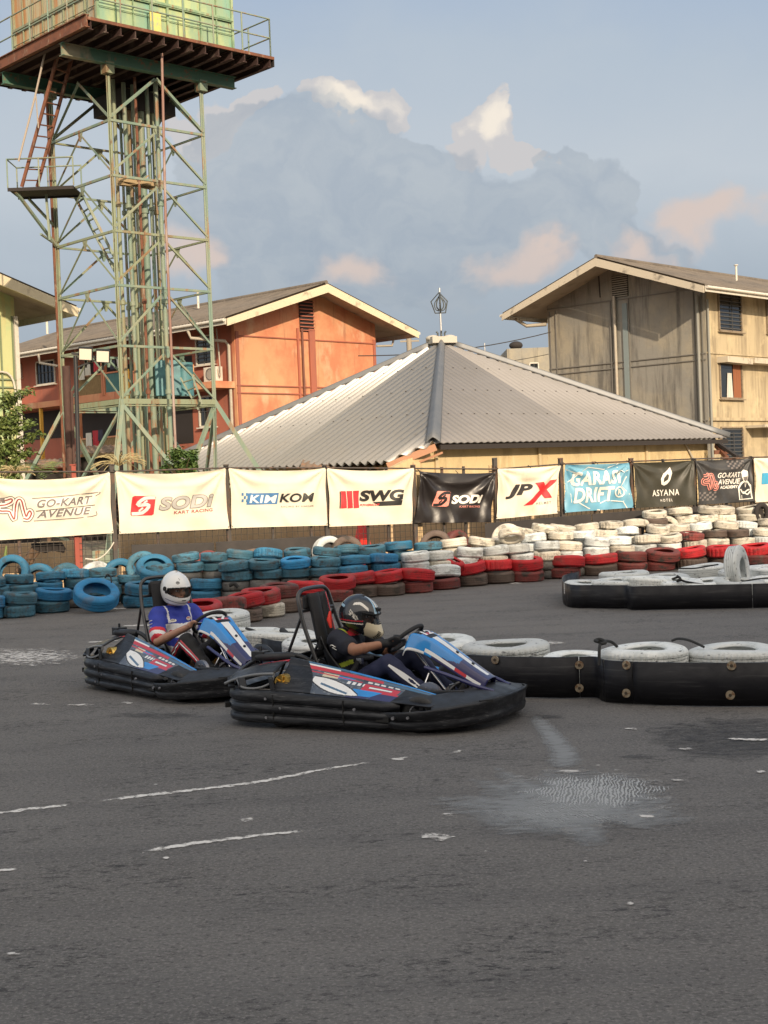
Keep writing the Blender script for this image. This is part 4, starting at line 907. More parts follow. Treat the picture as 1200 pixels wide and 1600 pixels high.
# --- grey block on the right
def grey():
    P0 = at(1100, 448, 63); P0.z = 0; w, L = 8.69, 22.0
    rt = empty('apartment_block', P0, 0, 'stained grey concrete apartment block with a gable roof and sunlit yellowish side', 'building')
    gw, (ws, _) = gable_house(rt, P0, E2, E1, w, L, 9.7, 11.5, 1.2, 1.95, M['concrete'], M['concrete_sunlit'], M['fascia2'], M['roofdark'], 9.56)
    nG = -E1; nS = -E2
    mb = MB()
    for z in (9.72, 6.82, 6.55, 3.85): mb.beam(P0+nG*.03+Z*z+E2*.02, P0+nG*.03+Z*z+E2*(w-.02), .05, .045)
    for tt in (.15, .55, w-.15, w-.5): mb.beam(P0+nG*.02+E2*tt, P0+nG*.02+E2*tt+Z*9.6, .05, .05, up=nG)
    for X in (957, 985):
        tt = (on_plane(X, 560, P0, nG)-P0).dot(E2); mb.beam(P0+nG*.03+E2*tt, P0+nG*.03+E2*tt+Z*9.7, .06, .07, up=nG)
    mb.build('string_course', mat('dark_joint', (.17,.16,.14), .9), gw, True)
    tt = (on_plane(980, 560, P0, nG)-P0).dot(E2); mb = MB(); mb.beam(P0+nG*.05+E2*tt, P0+nG*.05+E2*tt+Z*9.5, .26, .08, up=nG); mb.build('painted_band', mat('grey_blue_band', (.20,.24,.24), .8), gw, True)
    tt = (on_plane(965, 560, P0, nG)-P0).dot(E2); mb = MB(); mb.tube([P0+nG*.13+E2*tt+Z*z for z in (.1, 9.9)], .07, 8); mb.tube([P0+nG*.15+E2*(tt-.12)+Z*z for z in (3.5, 5.0)], .10, 8); mb.build('downpipe', M['pipe_white'], gw, True)
    t0, t1, z0, z1 = wall_rect((957,428,981,466), P0, E2, nG); mb = MB(); a = P0+nG*.02
    mb.add([a+E2*t0+Z*z0, a+E2*t1+Z*z0, a+E2*t1+Z*z1, a+E2*t0+Z*z1], [(0,1,2,3)]); v = mb.build('vent', M['dark'], gw, True); mb = MB()
    for k in range(10): z = z0+(z1-z0)*(k+.4)/10; mb.beam(a+nG*.05+E2*t0+Z*z, a+nG*.05+E2*t1+Z*z, .06, .05)
    mb.build('vent_slat', M['concrete'], v, True)
    mb = MB(); mb.tube([P0+nG*.14+E2*.3+Z*.1, P0+nG*.14+E2*.3+Z*9.4], .07, 8); mb.tube([P0+nS*.12+E1*.05+Z*.1, P0+nS*.12+E1*.05+Z*9.2], .05, 8); mb.build('downpipe', mat('grey_downpipe', (.25,.25,.22), .7), gw, True)
    mb = MB(); mb.tube([P0+E2*(w+1.0)+nG*1.2+Z*9.3, P0+E2*(w+.9)+nG*.5+Z*9.0, P0+E2*(w)+nG*.1+Z*9.0], .09, 8); mb.build('downpipe', M['pipe_white'], gw, True)
    mb = MB(); p = P0+E2*(w*.62)+nG*.25; mb.beam(p+Z*9.9, p+Z*10.9+nG*.05, .03, .06, up=nG); mb.build('strut', M['dark'], gw, True)
    S = lambda b: wall_rect(b, P0, E1, nS)
    window(ws, P0, E1, nS, *S((1123,458,1156,516)), 'louvre', 'frame_brown')
    window(ws, P0, E1, nS, *S((1125,564,1157,622)), 'none', 'frame_brown', curtain=True)
    window(ws, P0, E1, nS, *S((1127,668,1159,716)), 'louvre', 'frame_brown')
    window(ws, P0, E1, nS, *S((1198,462,1235,520)), 'louvre', 'frame_brown')
    t0, t1, z0, z1 = S((1163,575,1210,620))
    mb = MB(); mb.beam(P0+nS*.03+Z*6.85+E1*.05, P0+nS*.03+Z*6.85+E1*(L-.1), .06, .08); mb.beam(P0+nS*.06+Z*3.9+E1*.05, P0+nS*.06+Z*3.9+E1*(L-.1), .12, .14); mb.build('string_course', M['concrete_sunlit'], ws, True)
    t0, t1, z0, z1 = S((1120,553,1200,563)); mb = MB(); mb.beam(P0+nS*.28+Z*6.55+E1*t0, P0+nS*.28+Z*6.5+E1*(t0+2.2), .55, .26); mb.beam(P0+nS*.33+Z*6.55+E1*(t0+2.2), P0+nS*.33+Z*6.5+E1*L, .65, .24); mb.build('canopy', M['fascia2'], ws, True)
    mb = MB(); mb.beam(P0+nS*.5+Z*3.55+E1*(t0+2.3), P0+nS*.5+Z*3.55+E1*L, 1.0, .12); mb.build('canopy', M['fascia2'], ws, True)
    p = at(1150, 415, 66); mb = MB(); mb.tube([p-Z*.7, p+Z*.05], .05, 8); mb.cyl(p, p+Z*.04, .1, 10); mb.build('vent_pipe', M['frame_white'], rt, True)
grey()
# --- green block at the left edge
def green():
    Ew = at(22, 476, 45); Ew.z = 0; w, L = 8.5, 9.0; P0 = Ew - E1*w
    rt = empty('apartment_block', P0, 0, 'green and cream rendered gable end cut off by the left edge', 'building')
    gw, (ws, _) = gable_house(rt, P0, E1, E2, w, L, 7.6, 9.45, 1.45, 1.3, M['greenwall'], M['greenwall'], M['fascia'], M['roofdark'], 7.66)
    mb = MB(); n = -E2
    for z in (5.4, 5.15): mb.beam(P0+n*.03+Z*z, P0+n*.03+Z*z+E1*w, .06, .05)
    for tt in (w-.12, w-.55): mb.beam(P0+n*.02+E1*tt, P0+n*.02+E1*tt+Z*7.4, .05, .05, up=n)
    mb.build('string_course', mat('dull_green_joint', (.18,.22,.13), .9), gw, True)
    mb = MB(); mb.beam(Ew+n*.02, Ew+n*.02+Z*7.4, .14, .12, up=n); mb.build('corner_post', M['frame_white'], gw, True)
    mb = MB(); mb.tube(catmull([Ew+n*.1+Z*5.6-E1*1.2, Ew+n*.12+Z*5.5-E1*.3, Ew+n*.12+Z*4.2-E1*.15, Ew+n*.12+Z*2-E1*.2], 5), .035, 6); mb.build('conduit', M['frame_white'], gw, True)
green()
# --- small block far behind, seen between the roofs
def farblock():
    P = at(857, 560, 92); P.z = 0; rt = empty('concrete_block', P, 0, 'small plain grey concrete block far behind, left of the grey apartment block', 'building')
    mb = MB(); a = at(792, 545, 92); h = a.z; mb.prism([(a.x, 92, 0), (P.x+3, 92, 0), (P.x+3, 92, h), (a.x, 92, h)], (0,1,0), 6); b = at(778, 556, 93)
    mb.prism([(b.x, 93, 0), (a.x, 93, 0), (a.x, 93, b.z), (b.x, 93, b.z)], (0,1,0), 5); wl = mb.build('wall', M['concrete'], rt, True)
    mb = MB(); c = at(806, 537, 93); mb.ell(c-Z*.12, (.45,.45,.28)); mb.build('roof_tank', M['dark'], rt, True)
    window(wl, Vector((a.x, 92, 0)), Vector((1,0,0)), Vector((0,-1,0)), *wall_rect((828,567,841,582), Vector((a.x,92,0)), Vector((1,0,0)), Vector((0,-1,0))), 'bars')
farblock()
# --- pyramid roofed hall
def hall():
    A = Vector((2.24, 49.6, 6.49)); q = Vector((-.78, -9.65, 0)); ze = 2.76
    C = Vector((A.x+q.x, A.y+q.y, ze)); Rr = Vector((A.x-q.y, A.y+q.x, ze)); Lf = Vector((A.x+q.y, A.y-q.x, ze)); Bk = Vector((A.x-q.x, A.y-q.y, ze))
    rt = empty('roofed_hall', (A.x, A.y, 0), 0, 'low ochre hall under a broad pyramid roof of corrugated metal sheets', 'building')
    def face(P, Q, ext=None, m='roofmetal', pitch=.22, amp=.028):
        U = (Q-P).normalized(); W = (Q-P).length; foot = P + U*(A-P).dot(U); Dn = (foot-A); ln = Dn.length; Dn /= ln; ua = (A-P).dot(U)
        lo = lambda u: ln*(1 - (u/ua if u < ua else (W-u)/(W-ua)))
        hi = (lambda u: ln) if ext is None else ext(U, Dn, ln, W, P)
        mb = MB(); corr(mb, P - Dn*ln, U, Dn, .02, W-.02, lo, hi, pitch, amp, 0, 8, 1)
        # overlaps of the sheets with their screw heads
        N = U.cross(Dn).normalized(); N = N if N.z > 0 else -N
        o = mb.build('roof', M[m], rt, True); mb = MB()
        for f in (.30, .53, .76):
            l = ln*f; u = pitch*.5
            us = [u for u in [pitch*k for k in range(int(W/pitch))] if lo(u) < l-.1]
            for u in us[1:-1:2]: mb.box(P-Dn*ln+U*u+Dn*l+N*(amp+.012), (.04,.04,.02)); 
        mb.build('roof_screw', M['dark'], o, True)
        return o
    # left face runs on below the eave as a lean-to
    n_left = (C-A).cross(Lf-A).normalized()
    e1 = on_plane(603, 722, A, n_left); e2 = on_plane(320, 736, A, n_left)
    def ext(U, Dn, ln, W, P):
        O = P - Dn*ln; a = ((e1-O).dot(U), (e1-O).dot(Dn)); b = ((e2-O).dot(U), (e2-O).dot(Dn)); c = ((C-O).dot(U), (C-O).dot(Dn))
        def hi(u):
            lim = b[1] + (a[1]-b[1])*(u-b[0])/(a[0]-b[0])
            if u > a[0]: lim = a[1] + (c[1]-a[1])*(u-a[0])/(c[0]-a[0])
            return max(ln, lim) if u < c[0] else ln
        return hi
    face(Lf, C, ext, 'roofglint', pitch=.36, amp=.066); face(C, Rr, pitch=.27, amp=.016); face(Rr, Bk); face(Bk, Lf)
    mb = MB()      # broad lead-grey hip flashing facing the camera, then the others
    for P, w in ((C, .22), (Rr, .06), (Lf, .06)):
        d = (P-A).normalized(); s = d.cross(Z).normalized(); n = s.cross(d).normalized(); n = n if n.z > 0 else -n
        L_ = (P-A).length
        mb.grid(lambda u, v: A + d*(L_+.05)*v + s*(u-.5)*2*w*(.6+.4*v) + n*(.10+.10*math.cos((u-.5)*PI) - .16*abs(u-.5)), 10, 14)
    mb.build('hip_flashing', M['flashing'], rt, True, solid=.02)
    mb = MB(); mb.box(A+Z*.06, (.9,.7,.22), rz=.3); mb.ell(A+Z*.14+Vector((-.3,0,0)), (.25,.25,.12)); mb.ell(A+Z*.12+Vector((.28,0,0)), (.25,.25,.13)); mb.build('mortar_cap', M['mortar'], rt, True)
    # finial: pole, pentagon cage, four upturned leaves
    t = A+Z*.2; up = Z; f = MB(); zt = lambda Y: bis(lambda z: px((A.x, A.y, z))[1]-Y, 5, 12)
    f.tube([A+Z*.1, Vector((A.x, A.y, zt(450)))], .035, 8); fo = f.build('finial', M['finial'], rt, True)
    S_ = lambda X, Y: Vector((A.x+(X-690)/CF*A.y, A.y, zt(Y)))
    c_ = MB()
    for rot in (0, PI/2):
        R = Matrix.Rotation(rot, 3, 'Z'); cc = Vector((A.x, A.y, 0))
        pt = lambda X, Y: cc + R@(S_(X, Y)-cc)
        pent = [pt(689,457), pt(701.5,471), pt(698,489), pt(682,489), pt(676,471)]
        c_.tube(pent, .025, 6, closed=True)
        for k in (-1, 1): c_.tube(catmull([pt(690,460), pt(690+k*5,472), pt(690+k*5,480), pt(690,486)], 6), .022, 6); c_.tube(catmull([pt(690+k*1.5,463), pt(690+k*8.5,474), pt(690+k*7,483), pt(690+k*2,486)], 6), .018, 6)
    c_.build('cage', mat('dark_steel', (.08,.09,.09), .5, metal=.5), fo, True)
    l_ = MB()
    for k in range(4):
        a = k*PI/2; dv = Vector((math.cos(a), math.sin(a), 0)); b = Vector((A.x, A.y, zt(529)))
        l_.tube(catmull([b, b+dv*.12+Z*.05, b+dv*.12+Z*.18, b+dv*.17+Z*.25], 5), .03, 6)
    l_.build('leaf_ornament', bpy.data.materials['dark_steel'], fo, True)
    # walls set in under the eaves
    k = .93; c, r, l, b = [Vector((A.x+(p.x-A.x)*k, A.y+(p.y-A.y)*k, 0)) for p in (C, Rr, Lf, Bk)]
    d = (r-c).normalized(); hh = 2.62
    cx_ = c - d*2.9      # same wall plane runs on to close the lean-to
    mb = MB(); n = Vector((d.y, -d.x, 0))
    top = lambda s_: hh
    mb.prism([cx_, r, r+Z*hh, c+Z*hh+d*.4, c+Z*(hh+.05), cx_+Z*1.65], -n, .2); wl = mb.build('wall', M['yellowwall'], rt, True)
    mrib = mat('pale_ochre_rib', (.50,.40,.24), .9)
    for tt in (0.02, 4.3, 9.4): mb = MB(); mb.beam(c+d*tt+n*.04, c+d*tt+n*.04+Z*hh, .10, .06, up=n); mb.build('wall_rib', mrib, wl, True)
    mb = MB(); mb.prism([r, b, b+Z*hh, r+Z*hh], (r-c), -.2); mb.build('wall', M['yellowwall'], rt, True)
    mb = MB(); mb.prism([l, b, b+Z*hh, l+Z*hh], (c-l), .2); mb.build('wall', M['yellowwall'], rt, True)
    mb = MB(); mb.prism([c+(l-c).normalized()*.2, l, l+Z*hh, c+(l-c).normalized()*.2+Z*hh], (r-c), .2); mb.build('wall', M['yellowwall'], rt, True)
    # soffit and strip darkened for the shadow under the right eave; verge timbers
    mb = MB(); dd = (Rr-C).normalized(); mb.beam(C-Z*.13+dd*.25, Rr-Z*.13, .06, .14); mb.prism([C-Z*.1+dd*.3, Rr-Z*.1, r+Z*2.6, c+Z*2.6], Z, .02); mb.build('eave_shade_board', M['dark'], rt, True)
    mb = MB(); mb.beam(C+Z*-.12+dd*.1, e1-Z*.12+dd*.05, .05, .2); mb.beam(C-Z*.28+dd*.35, e1-Z*.3+dd*.3, .06, .06); mb.build('verge_board', mat('salmon_timber', (.42,.22,.13), .8), rt, True)
    mb = MB(); a = Rr+Vector((-.5,0,-.05)); e = at(1152, 714, 47.6); mb.beam(a, e, .12, .10, 0); mb.beam(a-Z*.2+Vector((.1,0,0)), e-Z*.15-Vector((.25,0,0)), .10, .14, 1)
    for f_ in (.35, .8): p = a.lerp(e, f_)-Z*.22; mb.box(p, (.5,.12,.14), mi=1)
    mb.build('rafter_end', [M['dark'], M['rust']], rt, True)
    mb = MB(); p1, p2 = on_plane(1063, 677, c+n*.06, n), on_plane(1088, 727, c+n*.06, n); mb.tube([p1, p2, Vector((p2.x+.5, p2.y, 0))], .035, 6); mb.build('stay_pipe', M['pipe_white'], wl, True)
hall()
# --- unseen block added behind the viewer, placed and sized to shade the track
def behind():
    e = Vector((1, .19, 0)).normalized(); n = Vector((e.y, -e.x, 0)); H = SHADE_H
    ZS = .18; P1 = Vector((-4, 22.8, 0)); Dd = (H+.2-ZS)/math.tan(SUN_EL); Q = P1 + Vector((SH.x, SH.y, 0))*Dd
    rt = empty('shade_block', Q, 0, 'long unseen block added behind the viewer to shade the track', 'building')
    rz = math.atan2(e.y, e.x); c = Q + n*6
    mb = MB(); mb.box(c+Z*H/2, (150, 11.4, H), rz=rz); mb.build('wall', M['shade_block_wall'], rt, True)
    mb = MB(); mb.box(c+Z*(H+.1), (151, 12, .2), rz=rz); mb.build('roof', M['concrete'], rt, True)
    for r_ in range(5):
        for k in range(14):
            mb = MB(); mb.box(Q + n*.29 + e*(-63+k*9.6) + Z*(2.2+r_*3.6), (1.6,.05,1.5), rz=rz); mb.build('window', M['glassdark'], rt, True)  # made-up windows dressing the added shade block
behind()
# --- overhead wires and aerials beyond the roofs
mb = MB(); a, b = at(560, 556, 54), at(860, 519, 60); mb.tube([a.lerp(b, k/12)-Z*.25*(1-(2*k/12-1)**2) for k in range(13)], .02, 5); tag(mb.build('overhead_wire', M['wire']), 'black wire slung behind the pyramid roof towards the grey block', 'wire')
mb = MB(); a, b = at(585, 575, 70), at(900, 543, 75); mb.tube([a.lerp(b, k/12)-Z*.4*(1-(2*k/12-1)**2) for k in range(13)], .015, 5); tag(mb.build('overhead_wire', M['wire']), 'lower thin wire crossing the sky behind the roof ornament', 'wire')
mb = MB(); p = at(640, 560, 75); mb.tube([(p.x, 75, 0), (p.x, 75, at(640,529,75).z)], .14, 8); q = at(640,533,75); mb.beam(q-Vector((.5,0,0)), q+Vector((.5,0,0)), .08, .08); tag(mb.build('utility_pole', mat('grey_pole', (.3,.26,.2), .8)), 'short grey utility pole top showing behind the slope of the hall roof', 'pole')
mb = MB(); p = at(758, 560, 80); mb.tube([(p.x, 80, 0), (p.x, 80, at(757,536,80).z)], .04, 6); tag(mb.build('aerial_mast', M['finial']), 'thin aerial mast rising behind the right slope of the hall roof', 'aerial')
# ------------------------------------------------------------------ fence, sheets, banners
FA = at(0, 800, 22.0); FB = at(1200, 800, 28.0); FA.z = FB.z = 0
FD = (FB-FA).normalized(); FN = Vector((FD.y, -FD.x, 0))      # towards the camera
def fp(X, Y, off=0.0): return on_plane(X, Y, FA+FN*off, FN)
def fence():
    rt = empty('mesh_fence', FA, 0, 'rusty wire mesh fence on dark posts carrying the row of banners', 'fence')
    L = (FB-FA).length; s0, s1 = -4.0, L+5
    mb = MB()
    k = 0
    while s0 + k*.10 < s1:
        p = FA+FD*(s0+k*.10); mb.beam(p+Z*.02, p+Z*1.62, .007, .007, up=FN); k += 1
    for i in range(16): z = .05+i*.10; mb.beam(FA+FD*s0+Z*z, FA+FD*s1+Z*z, .007, .007)
    mb.build('mesh_panel', M['wire'], rt, True)
    for X in (-95, 28, 118, 124, 178, 246, 357, 426, 486, 511, 575, 607, 649, 694, 728, 777, 880, 931, 990, 1040, 1088, 1137, 1178, 1230):
        p = fp(X, 800); p.z = 0; big = X in (178, 357, 511, 649, 777, 880, 990, 1088, 1178, 118)
        h = fp(X, 733 if X < 700 else 722).z+.06 if big else 1.95
        mb = MB(); r = .035 if big else .02
        mb.beam(p+Z*0-FN*.03, p+Z*h-FN*.03, r*2, r*2, up=FN)
        if big: mb.box(p+Z*(h+.01)-FN*.03, (r*2.6, r*2.6, .02))
        mb.build('post', M['redpost'] if X in (118,124) else M['post'], rt, True)
    mb = MB(); mb.tube([fp(X, Y, .02) for X, Y in ((-60,738),(95,737),(178,737),(357,731),(511,731),(649,732),(777,733),(880,725),(988,721),(1088,717),(1200,714),(1260,713))], .014, 6); mb.build('top_rail', M['post'], rt, True)
fence()
def sheet(pts, label):
    mb = MB(); P = [fp(X, Y, .05) for X, Y in pts]; P[2].z = .02; P[3].z = .02
    P[2].x, P[2].y = P[1].x, P[1].y; P[3].x, P[3].y = P[0].x, P[0].y
    mb.prism(P, FN, .012); tag(mb.build('plastic_sheet', M['sheet'], bevel=.004), label, 'plastic sheet', 'dark plastic sheets fixed low on the fence')
sheet([(205,851),(334,848),(334,900),(205,900)], 'dark plastic sheet on the fence below the white kart racing banner')
sheet([(337,847),(541,836),(541,900),(337,900)], 'dark plastic sheet on the fence below the blue and black lettered banner')
sheet([(757,818),(923,803),(923,860),(757,860)], 'dark plastic sheet on the fence below the pale blue drift banner')
sheet([(925,803),(1005,797),(1005,860),(925,860)], 'dark plastic sheet on the fence below the olive hotel banner')
sheet([(1007,797),(1078,792),(1078,850),(1007,850)], 'narrow dark plastic sheet on the fence right of the olive hotel banner, behind white tyres')
sheet([(1080,792),(1143,788),(1143,850),(1080,850)], 'rightmost dark plastic sheet on the fence, below the charcoal academy banner')
# low tan wall and odds and ends just behind the fence
def back(x0, x1, z, m, name, label, cat, d=-1.5, t=.15):
    a, b = fp(x0, 800, d), fp(x1, 800, d); a.z = b.z = 0; mb = MB(); mb.prism([a, b, b+Z*z, a+Z*z], -FN, t); tag(mb.build(name, M[m]), label, cat)
back(-120, 118, .95, 'tan', 'garden_wall', 'low tan wall behind the mesh at the far left under the first banner', 'wall')
back(186, 1320, 1.02, 'tan', 'garden_wall', 'long low tan wall running behind the mesh fence', 'wall', -1.2)
back(-120, 60, 1.2, 'dark', 'dark_board', 'dark board above the low tan wall behind the leftmost banner', 'board', -2.2, .05)
mb = MB(); mb.tube([fp(28,895,-.4), fp(48,868,-.4), fp(60,850,-.4)], .07, 8); mb.tube([fp(48,880,-.35), fp(60,862,-.35)], .03, 6); tag(mb.build('broken_branch', M['bark']), 'thick broken branch leaning behind the mesh at the far left', 'branch')
mb = MB()
P = [fp(X, Y, -.45) for X, Y in ((48,849),(95,847),(101,857),(98,864),(80,860),(70,864),(56,861),(50,858))]; mb.prism(P, FN, .12); tag(mb.build('black_tarpaulin', M['dark'], bevel=.01), 'crumpled black tarpaulin hanging behind the mesh under the leftmost banner', 'tarpaulin')
mb = MB(); mb.tube(catmull([fp(133,873,.03), fp(150,874,.03), fp(162,868,.03), fp(172,857,.03), fp(178,847,.03)], 6), .012, 6); tag(mb.build('loose_cable', M['frame_white']), 'loose pale cable looped on the mesh between the first two banners', 'cable')
mb = MB(); mb.tube([fp(10,853,.05), fp(8,872,.05), fp(11,884,.05)], .03, 6, rr=[.012,.035,.012]); tag(mb.build('green_strap', M['leaf2']), 'small green strap tied to the mesh at the far left', 'strap')
mb = MB(); c = fp(566, 845, -.7); c.z = .55; mb.lathe([(.0,.62),(.03,.62),(.16,.06),(.24,.05),(.24,0),(0,0)], 20, c=(c.x, c.y, c.z)); mb.box((c.x,c.y,.3),(.3,.3,.5)); tag(mb.build('traffic_cone', M['cone']), 'bright red cone standing behind the mesh under the white banner with the red bars', 'cone')
for X, w_ in ((652,.13),(769,.10)):
    a = fp(X, 760, -.1); a.z = 0; mb = MB(); mb.beam(a, a+Z*(2.05 if X < 700 else 1.95), w_, .03, up=FN); tag(mb.build('timber_plank', mat('pale_plank', (.55,.40,.22), .85) if 'pale_plank' not in bpy.data.materials else bpy.data.materials['pale_plank']), 'pale upright plank %s the black kart banner' % ('left of' if X < 700 else 'right of'), 'plank')
mb = MB(); c = at(1190, 802, 26.9); mb.tube([c+FD*(.13*math.cos(k*PI/8))+Z*(.16*math.sin(k*PI/8)) for k in range(16)], .05, 8, closed=True); mb.box(c-FN*.1, (.16,.1,.3)); tag(mb.build('fan_guard', M['dark']), 'round black fan guard hung on the mesh at the right edge', 'fan')
# banners
class Banner:
    def __init__(s, c, m, label, sag=.05, seed=0, fold=1.0, hem=None):
        s.c = [fp(X, Y, .075) for X, Y in c]; s.pc = c; s.sag = sag; s.seed = seed; s.fold = fold
        s.rt = empty('banner', ((s.c[2]+s.c[3])/2), 0, label, 'banner', 'sponsor banners tied along the fence')
        s.w = (s.c[1]-s.c[0]).length; s.h = (s.c[0]-s.c[3]).length
        mb = MB(); mb.grid(lambda u, v: s.S(u, v), 64, 36); mb.build('fabric', m, s.rt, True)
        mb = MB()
        for u, v in ((0.004,.01),(.996,.01),(.99,.98),(.01,.98),(.5,.0)):
            p = s.S(u, v, .01); mb.tube([p, p+FN*-.03+Z*.04+FD*(.02 if u > .5 else -.02), p+FN*-.1+Z*.05], .006, 5)
        mb.build('cable_tie', M['ink'], s.rt, True)
    def S(s, u, v, o=0.0):
        a = s.c[0].lerp(s.c[1], u); b = s.c[3].lerp(s.c[2], u); p = a.lerp(b, v)
        drop = s.sag*max(0, 4*u*(1-u))**.8*max(0, 1-v)**1.5
        side = .02*math.sin(PI*v)*(1 if u < .5 else -1)*(abs(2*u-1)**4)
        d = 0; sd = s.seed
        for cu, cv, sg in ((0,0,1),(1,0,-1)):
            x = (u-cu)*sg*s.w; y = (v-cv)*s.h; r = math.hypot(x, y); th = math.atan2(y, x+1e-6)
            d += .034*math.exp(-r*1.3)*math.sin(th*(11+2*math.sin(sd))+sd)*min(1, r*7)
        d += .014*math.sin(u*5+sd)*math.sin(v*3+sd*2) + .008*math.sin(u*17+v*5+sd)*(1-v)**2 + .016*math.sin(PI*u)*math.exp(-((v-.12-.1*math.sin(PI*u))/.05)**2)
        d += .010*math.sin(u*9-v*11+sd*1.7) + .006*math.sin(u*31+math.sin(v*6+sd)*2)*(v**2) + .010*math.exp(-((u-.5-.25*math.sin(sd)-.3*(v-.5))/.035)**2)
        return p - Z*drop + FD*side + FN*(d*s.fold + o)
    def put(s, name, u0, v0, u1, v1, pts, fs, m, o=.006, sh=0.0):
        """pts in unit box (0..1, y up)"""
        mb = MB(); mb.add([s.S(u0+(u1-u0)*x + sh*(y-.5), v1+(v0-v1)*y, o) for x, y in pts], fs); return mb.build(name, m, s.rt, True)
    def text(s, body, u0, v0, u1, v1, m, shear=0, bold=0, outline=None, ow=.03, o=.006, spacing=1, slope=0.0, name='lettering'):
        vs, fs = text_mesh(body, shear, bold, spacing)
        pu = unit(vs); sl = lambda x, y: (x, y)
        mb = MB(); mb.add([s.S(u0+(u1-u0)*x, v1+(v0-v1)*y + slope*x, o) for x, y in pu], fs); mb.build(name, m, s.rt, True)
        if outline:
            x0 = min(v.x for v in vs); x1 = max(v.x for v in vs); y0 = min(v.y for v in vs); y1 = max(v.y for v in vs)
            vs2, fs2 = text_mesh(body, shear, bold+ow, spacing); mb = MB()
            mb.add([s.S(u0+(u1-u0)*(v.x-x0)/(x1-x0), v1+(v0-v1)*(v.y-y0)/(y1-y0)+slope*(v.x-x0)/(x1-x0), o-.003) for v in vs2], fs2); mb.build('lettering_outline', outline, s.rt, True)
    def poly(s, pts, m, o=.006, name='printed_shape'):
        """outline in (u,v); fan triangulated by bmesh"""
        import bmesh
        b = bmesh.new(); vv = [b.verts.new((x, y, 0)) for x, y in pts]; b.faces.new(vv); bmesh.ops.triangulate(b, faces=b.faces)
        for _ in range(3):
            es = [e for e in b.edges if e.calc_length() > .05]
            if es: bmesh.ops.subdivide_edges(b, edges=es, cuts=1); bmesh.ops.triangulate(b, faces=b.faces)
        b.verts.index_update(); mb = MB(); mb.add([s.S(v.co.x, v.co.y, o) for v in b.verts], [tuple(v.index for v in f.verts) for f in b.faces]); b.free()
        return mb.build(name, m, s.rt, True)
    def stroke(s, pts, w, m, o=.006, smooth=4, name='printed_line', closed=False):
        P = catmull([(x, y, 0) for x, y in pts], smooth, closed) if smooth else [Vector((x, y, 0)) for x, y in pts]
        if closed: P = P+[P[0]]
        asp = s.w/s.h; vs = []; K = len(P)
        for i, p in enumerate(P):
            a, b = P[max(0,i-1)], P[min(K-1,i+1)]; t = Vector(((b.x-a.x)*asp, b.y-a.y, 0)); t = t.normalized() if t.length > 0 else Vector((1,0,0)); n = Vector((-t.y/asp, t.x, 0))*w/2
            vs += [s.S(p.x+n.x, p.y+n.y, o), s.S(p.x-n.x, p.y-n.y, o)]
        mb = MB(); mb.add(vs, [(2*i, 2*i+1, 2*i+3, 2*i+2) for i in range(K-1)]); return mb.build(name, m, s.rt, True)
def monogram(b, u0, v0, u1, v1, mbox, mline, sl=.03):
    """rounded slanted square holding a folded-ribbon S"""
    f = lambda x, y: (u0+(u1-u0)*x + sl*(.5-y), v0+(v1-v0)*y)
    b.poly([f(*q) for q in ((.08,0),(.94,0),(1,.06),(1,.94),(.92,1),(.06,1),(0,.93),(0,.07))], mbox, .006, 'emblem')
    b.stroke([f(*q) for q in ((.98,.10),(.55,.12),(.28,.36),(.30,.48),(.68,.44),(.74,.56),(.50,.86),(.05,.90))], .055, mline, .010, 2, 'emblem_line')
    b.stroke([f(*q) for q in ((.66,.24),(.52,.36),(.55,.38))], .03, mline, .010, 2, 'emblem_line')
    b.stroke([f(*q) for q in ((.50,.60),(.38,.74),(.34,.76))], .03, mline, .010, 2, 'emblem_line')
def track_logo(b, f, m1, m2, w=.05):
    b.stroke([f(*q) for q in ((0,.12),(.25,.10),(.42,.02),(.43,.16),(.25,.30),(.05,.34),(0,.50),(.08,.58),(.34,.60),(.40,.78),(.48,.95),(.55,.30),(.62,.06),(.72,.10),(.78,.50),(.84,.86),(.90,.70),(.96,.60),(1,.75),(.9,.98),(.75,.95))], w*2.0, m1, .006, 4)
    b.stroke([f(*q) for q in ((0,.12),(.25,.10),(.42,.02),(.43,.16),(.25,.30),(.05,.34),(0,.50),(.08,.58),(.34,.60),(.40,.78),(.48,.95),(.55,.30),(.62,.06),(.72,.10),(.78,.50),(.84,.86),(.90,.70),(.96,.60),(1,.75),(.9,.98),(.75,.95))], w*1.35, b_in, .009, 4)
    b.stroke([f(*q) for q in ((0,.12),(.25,.10),(.42,.02),(.43,.16),(.25,.30),(.05,.34),(0,.50),(.08,.58),(.34,.60),(.40,.78),(.48,.95),(.55,.30),(.62,.06),(.72,.10),(.78,.50),(.84,.86),(.90,.70),(.96,.60),(1,.75),(.9,.98),(.75,.95))], w*.45, m2, .012, 4)
b_in = M['inkwhite']
b = Banner([(-38,742),(172,737),(177,833),(-30,846)], M['cream'], 'cream banner with a red race circuit drawing and slanted lettering, far left', .10, 1)
track_logo(b, lambda x, y: (.14+.245*x, .33+.36*y), M['inkgrey'], M['inkrust'])
b.text('GO-KART', .43, .36, .86, .50, M['inkgrey'], .35, .03, M['inkwhite'], .05, .012, 1.08, -.02); b.text('AVENUE', .42, .55, .84, .68, M['inkgrey'], .35, .03, M['inkwhite'], .05, .012, 1.08, -.02)
b.stroke([(.42,.555),(.62,.53),(.87,.51)], .012, M['ink'], .013)
b.stroke([(.41,.33),(.44,.33),(.89,.30),(.88,.36)], .014, M['inkgrey'], .006); b.stroke([(.40,.72),(.84,.70),(.88,.62)], .014, M['inkgrey'], .006)
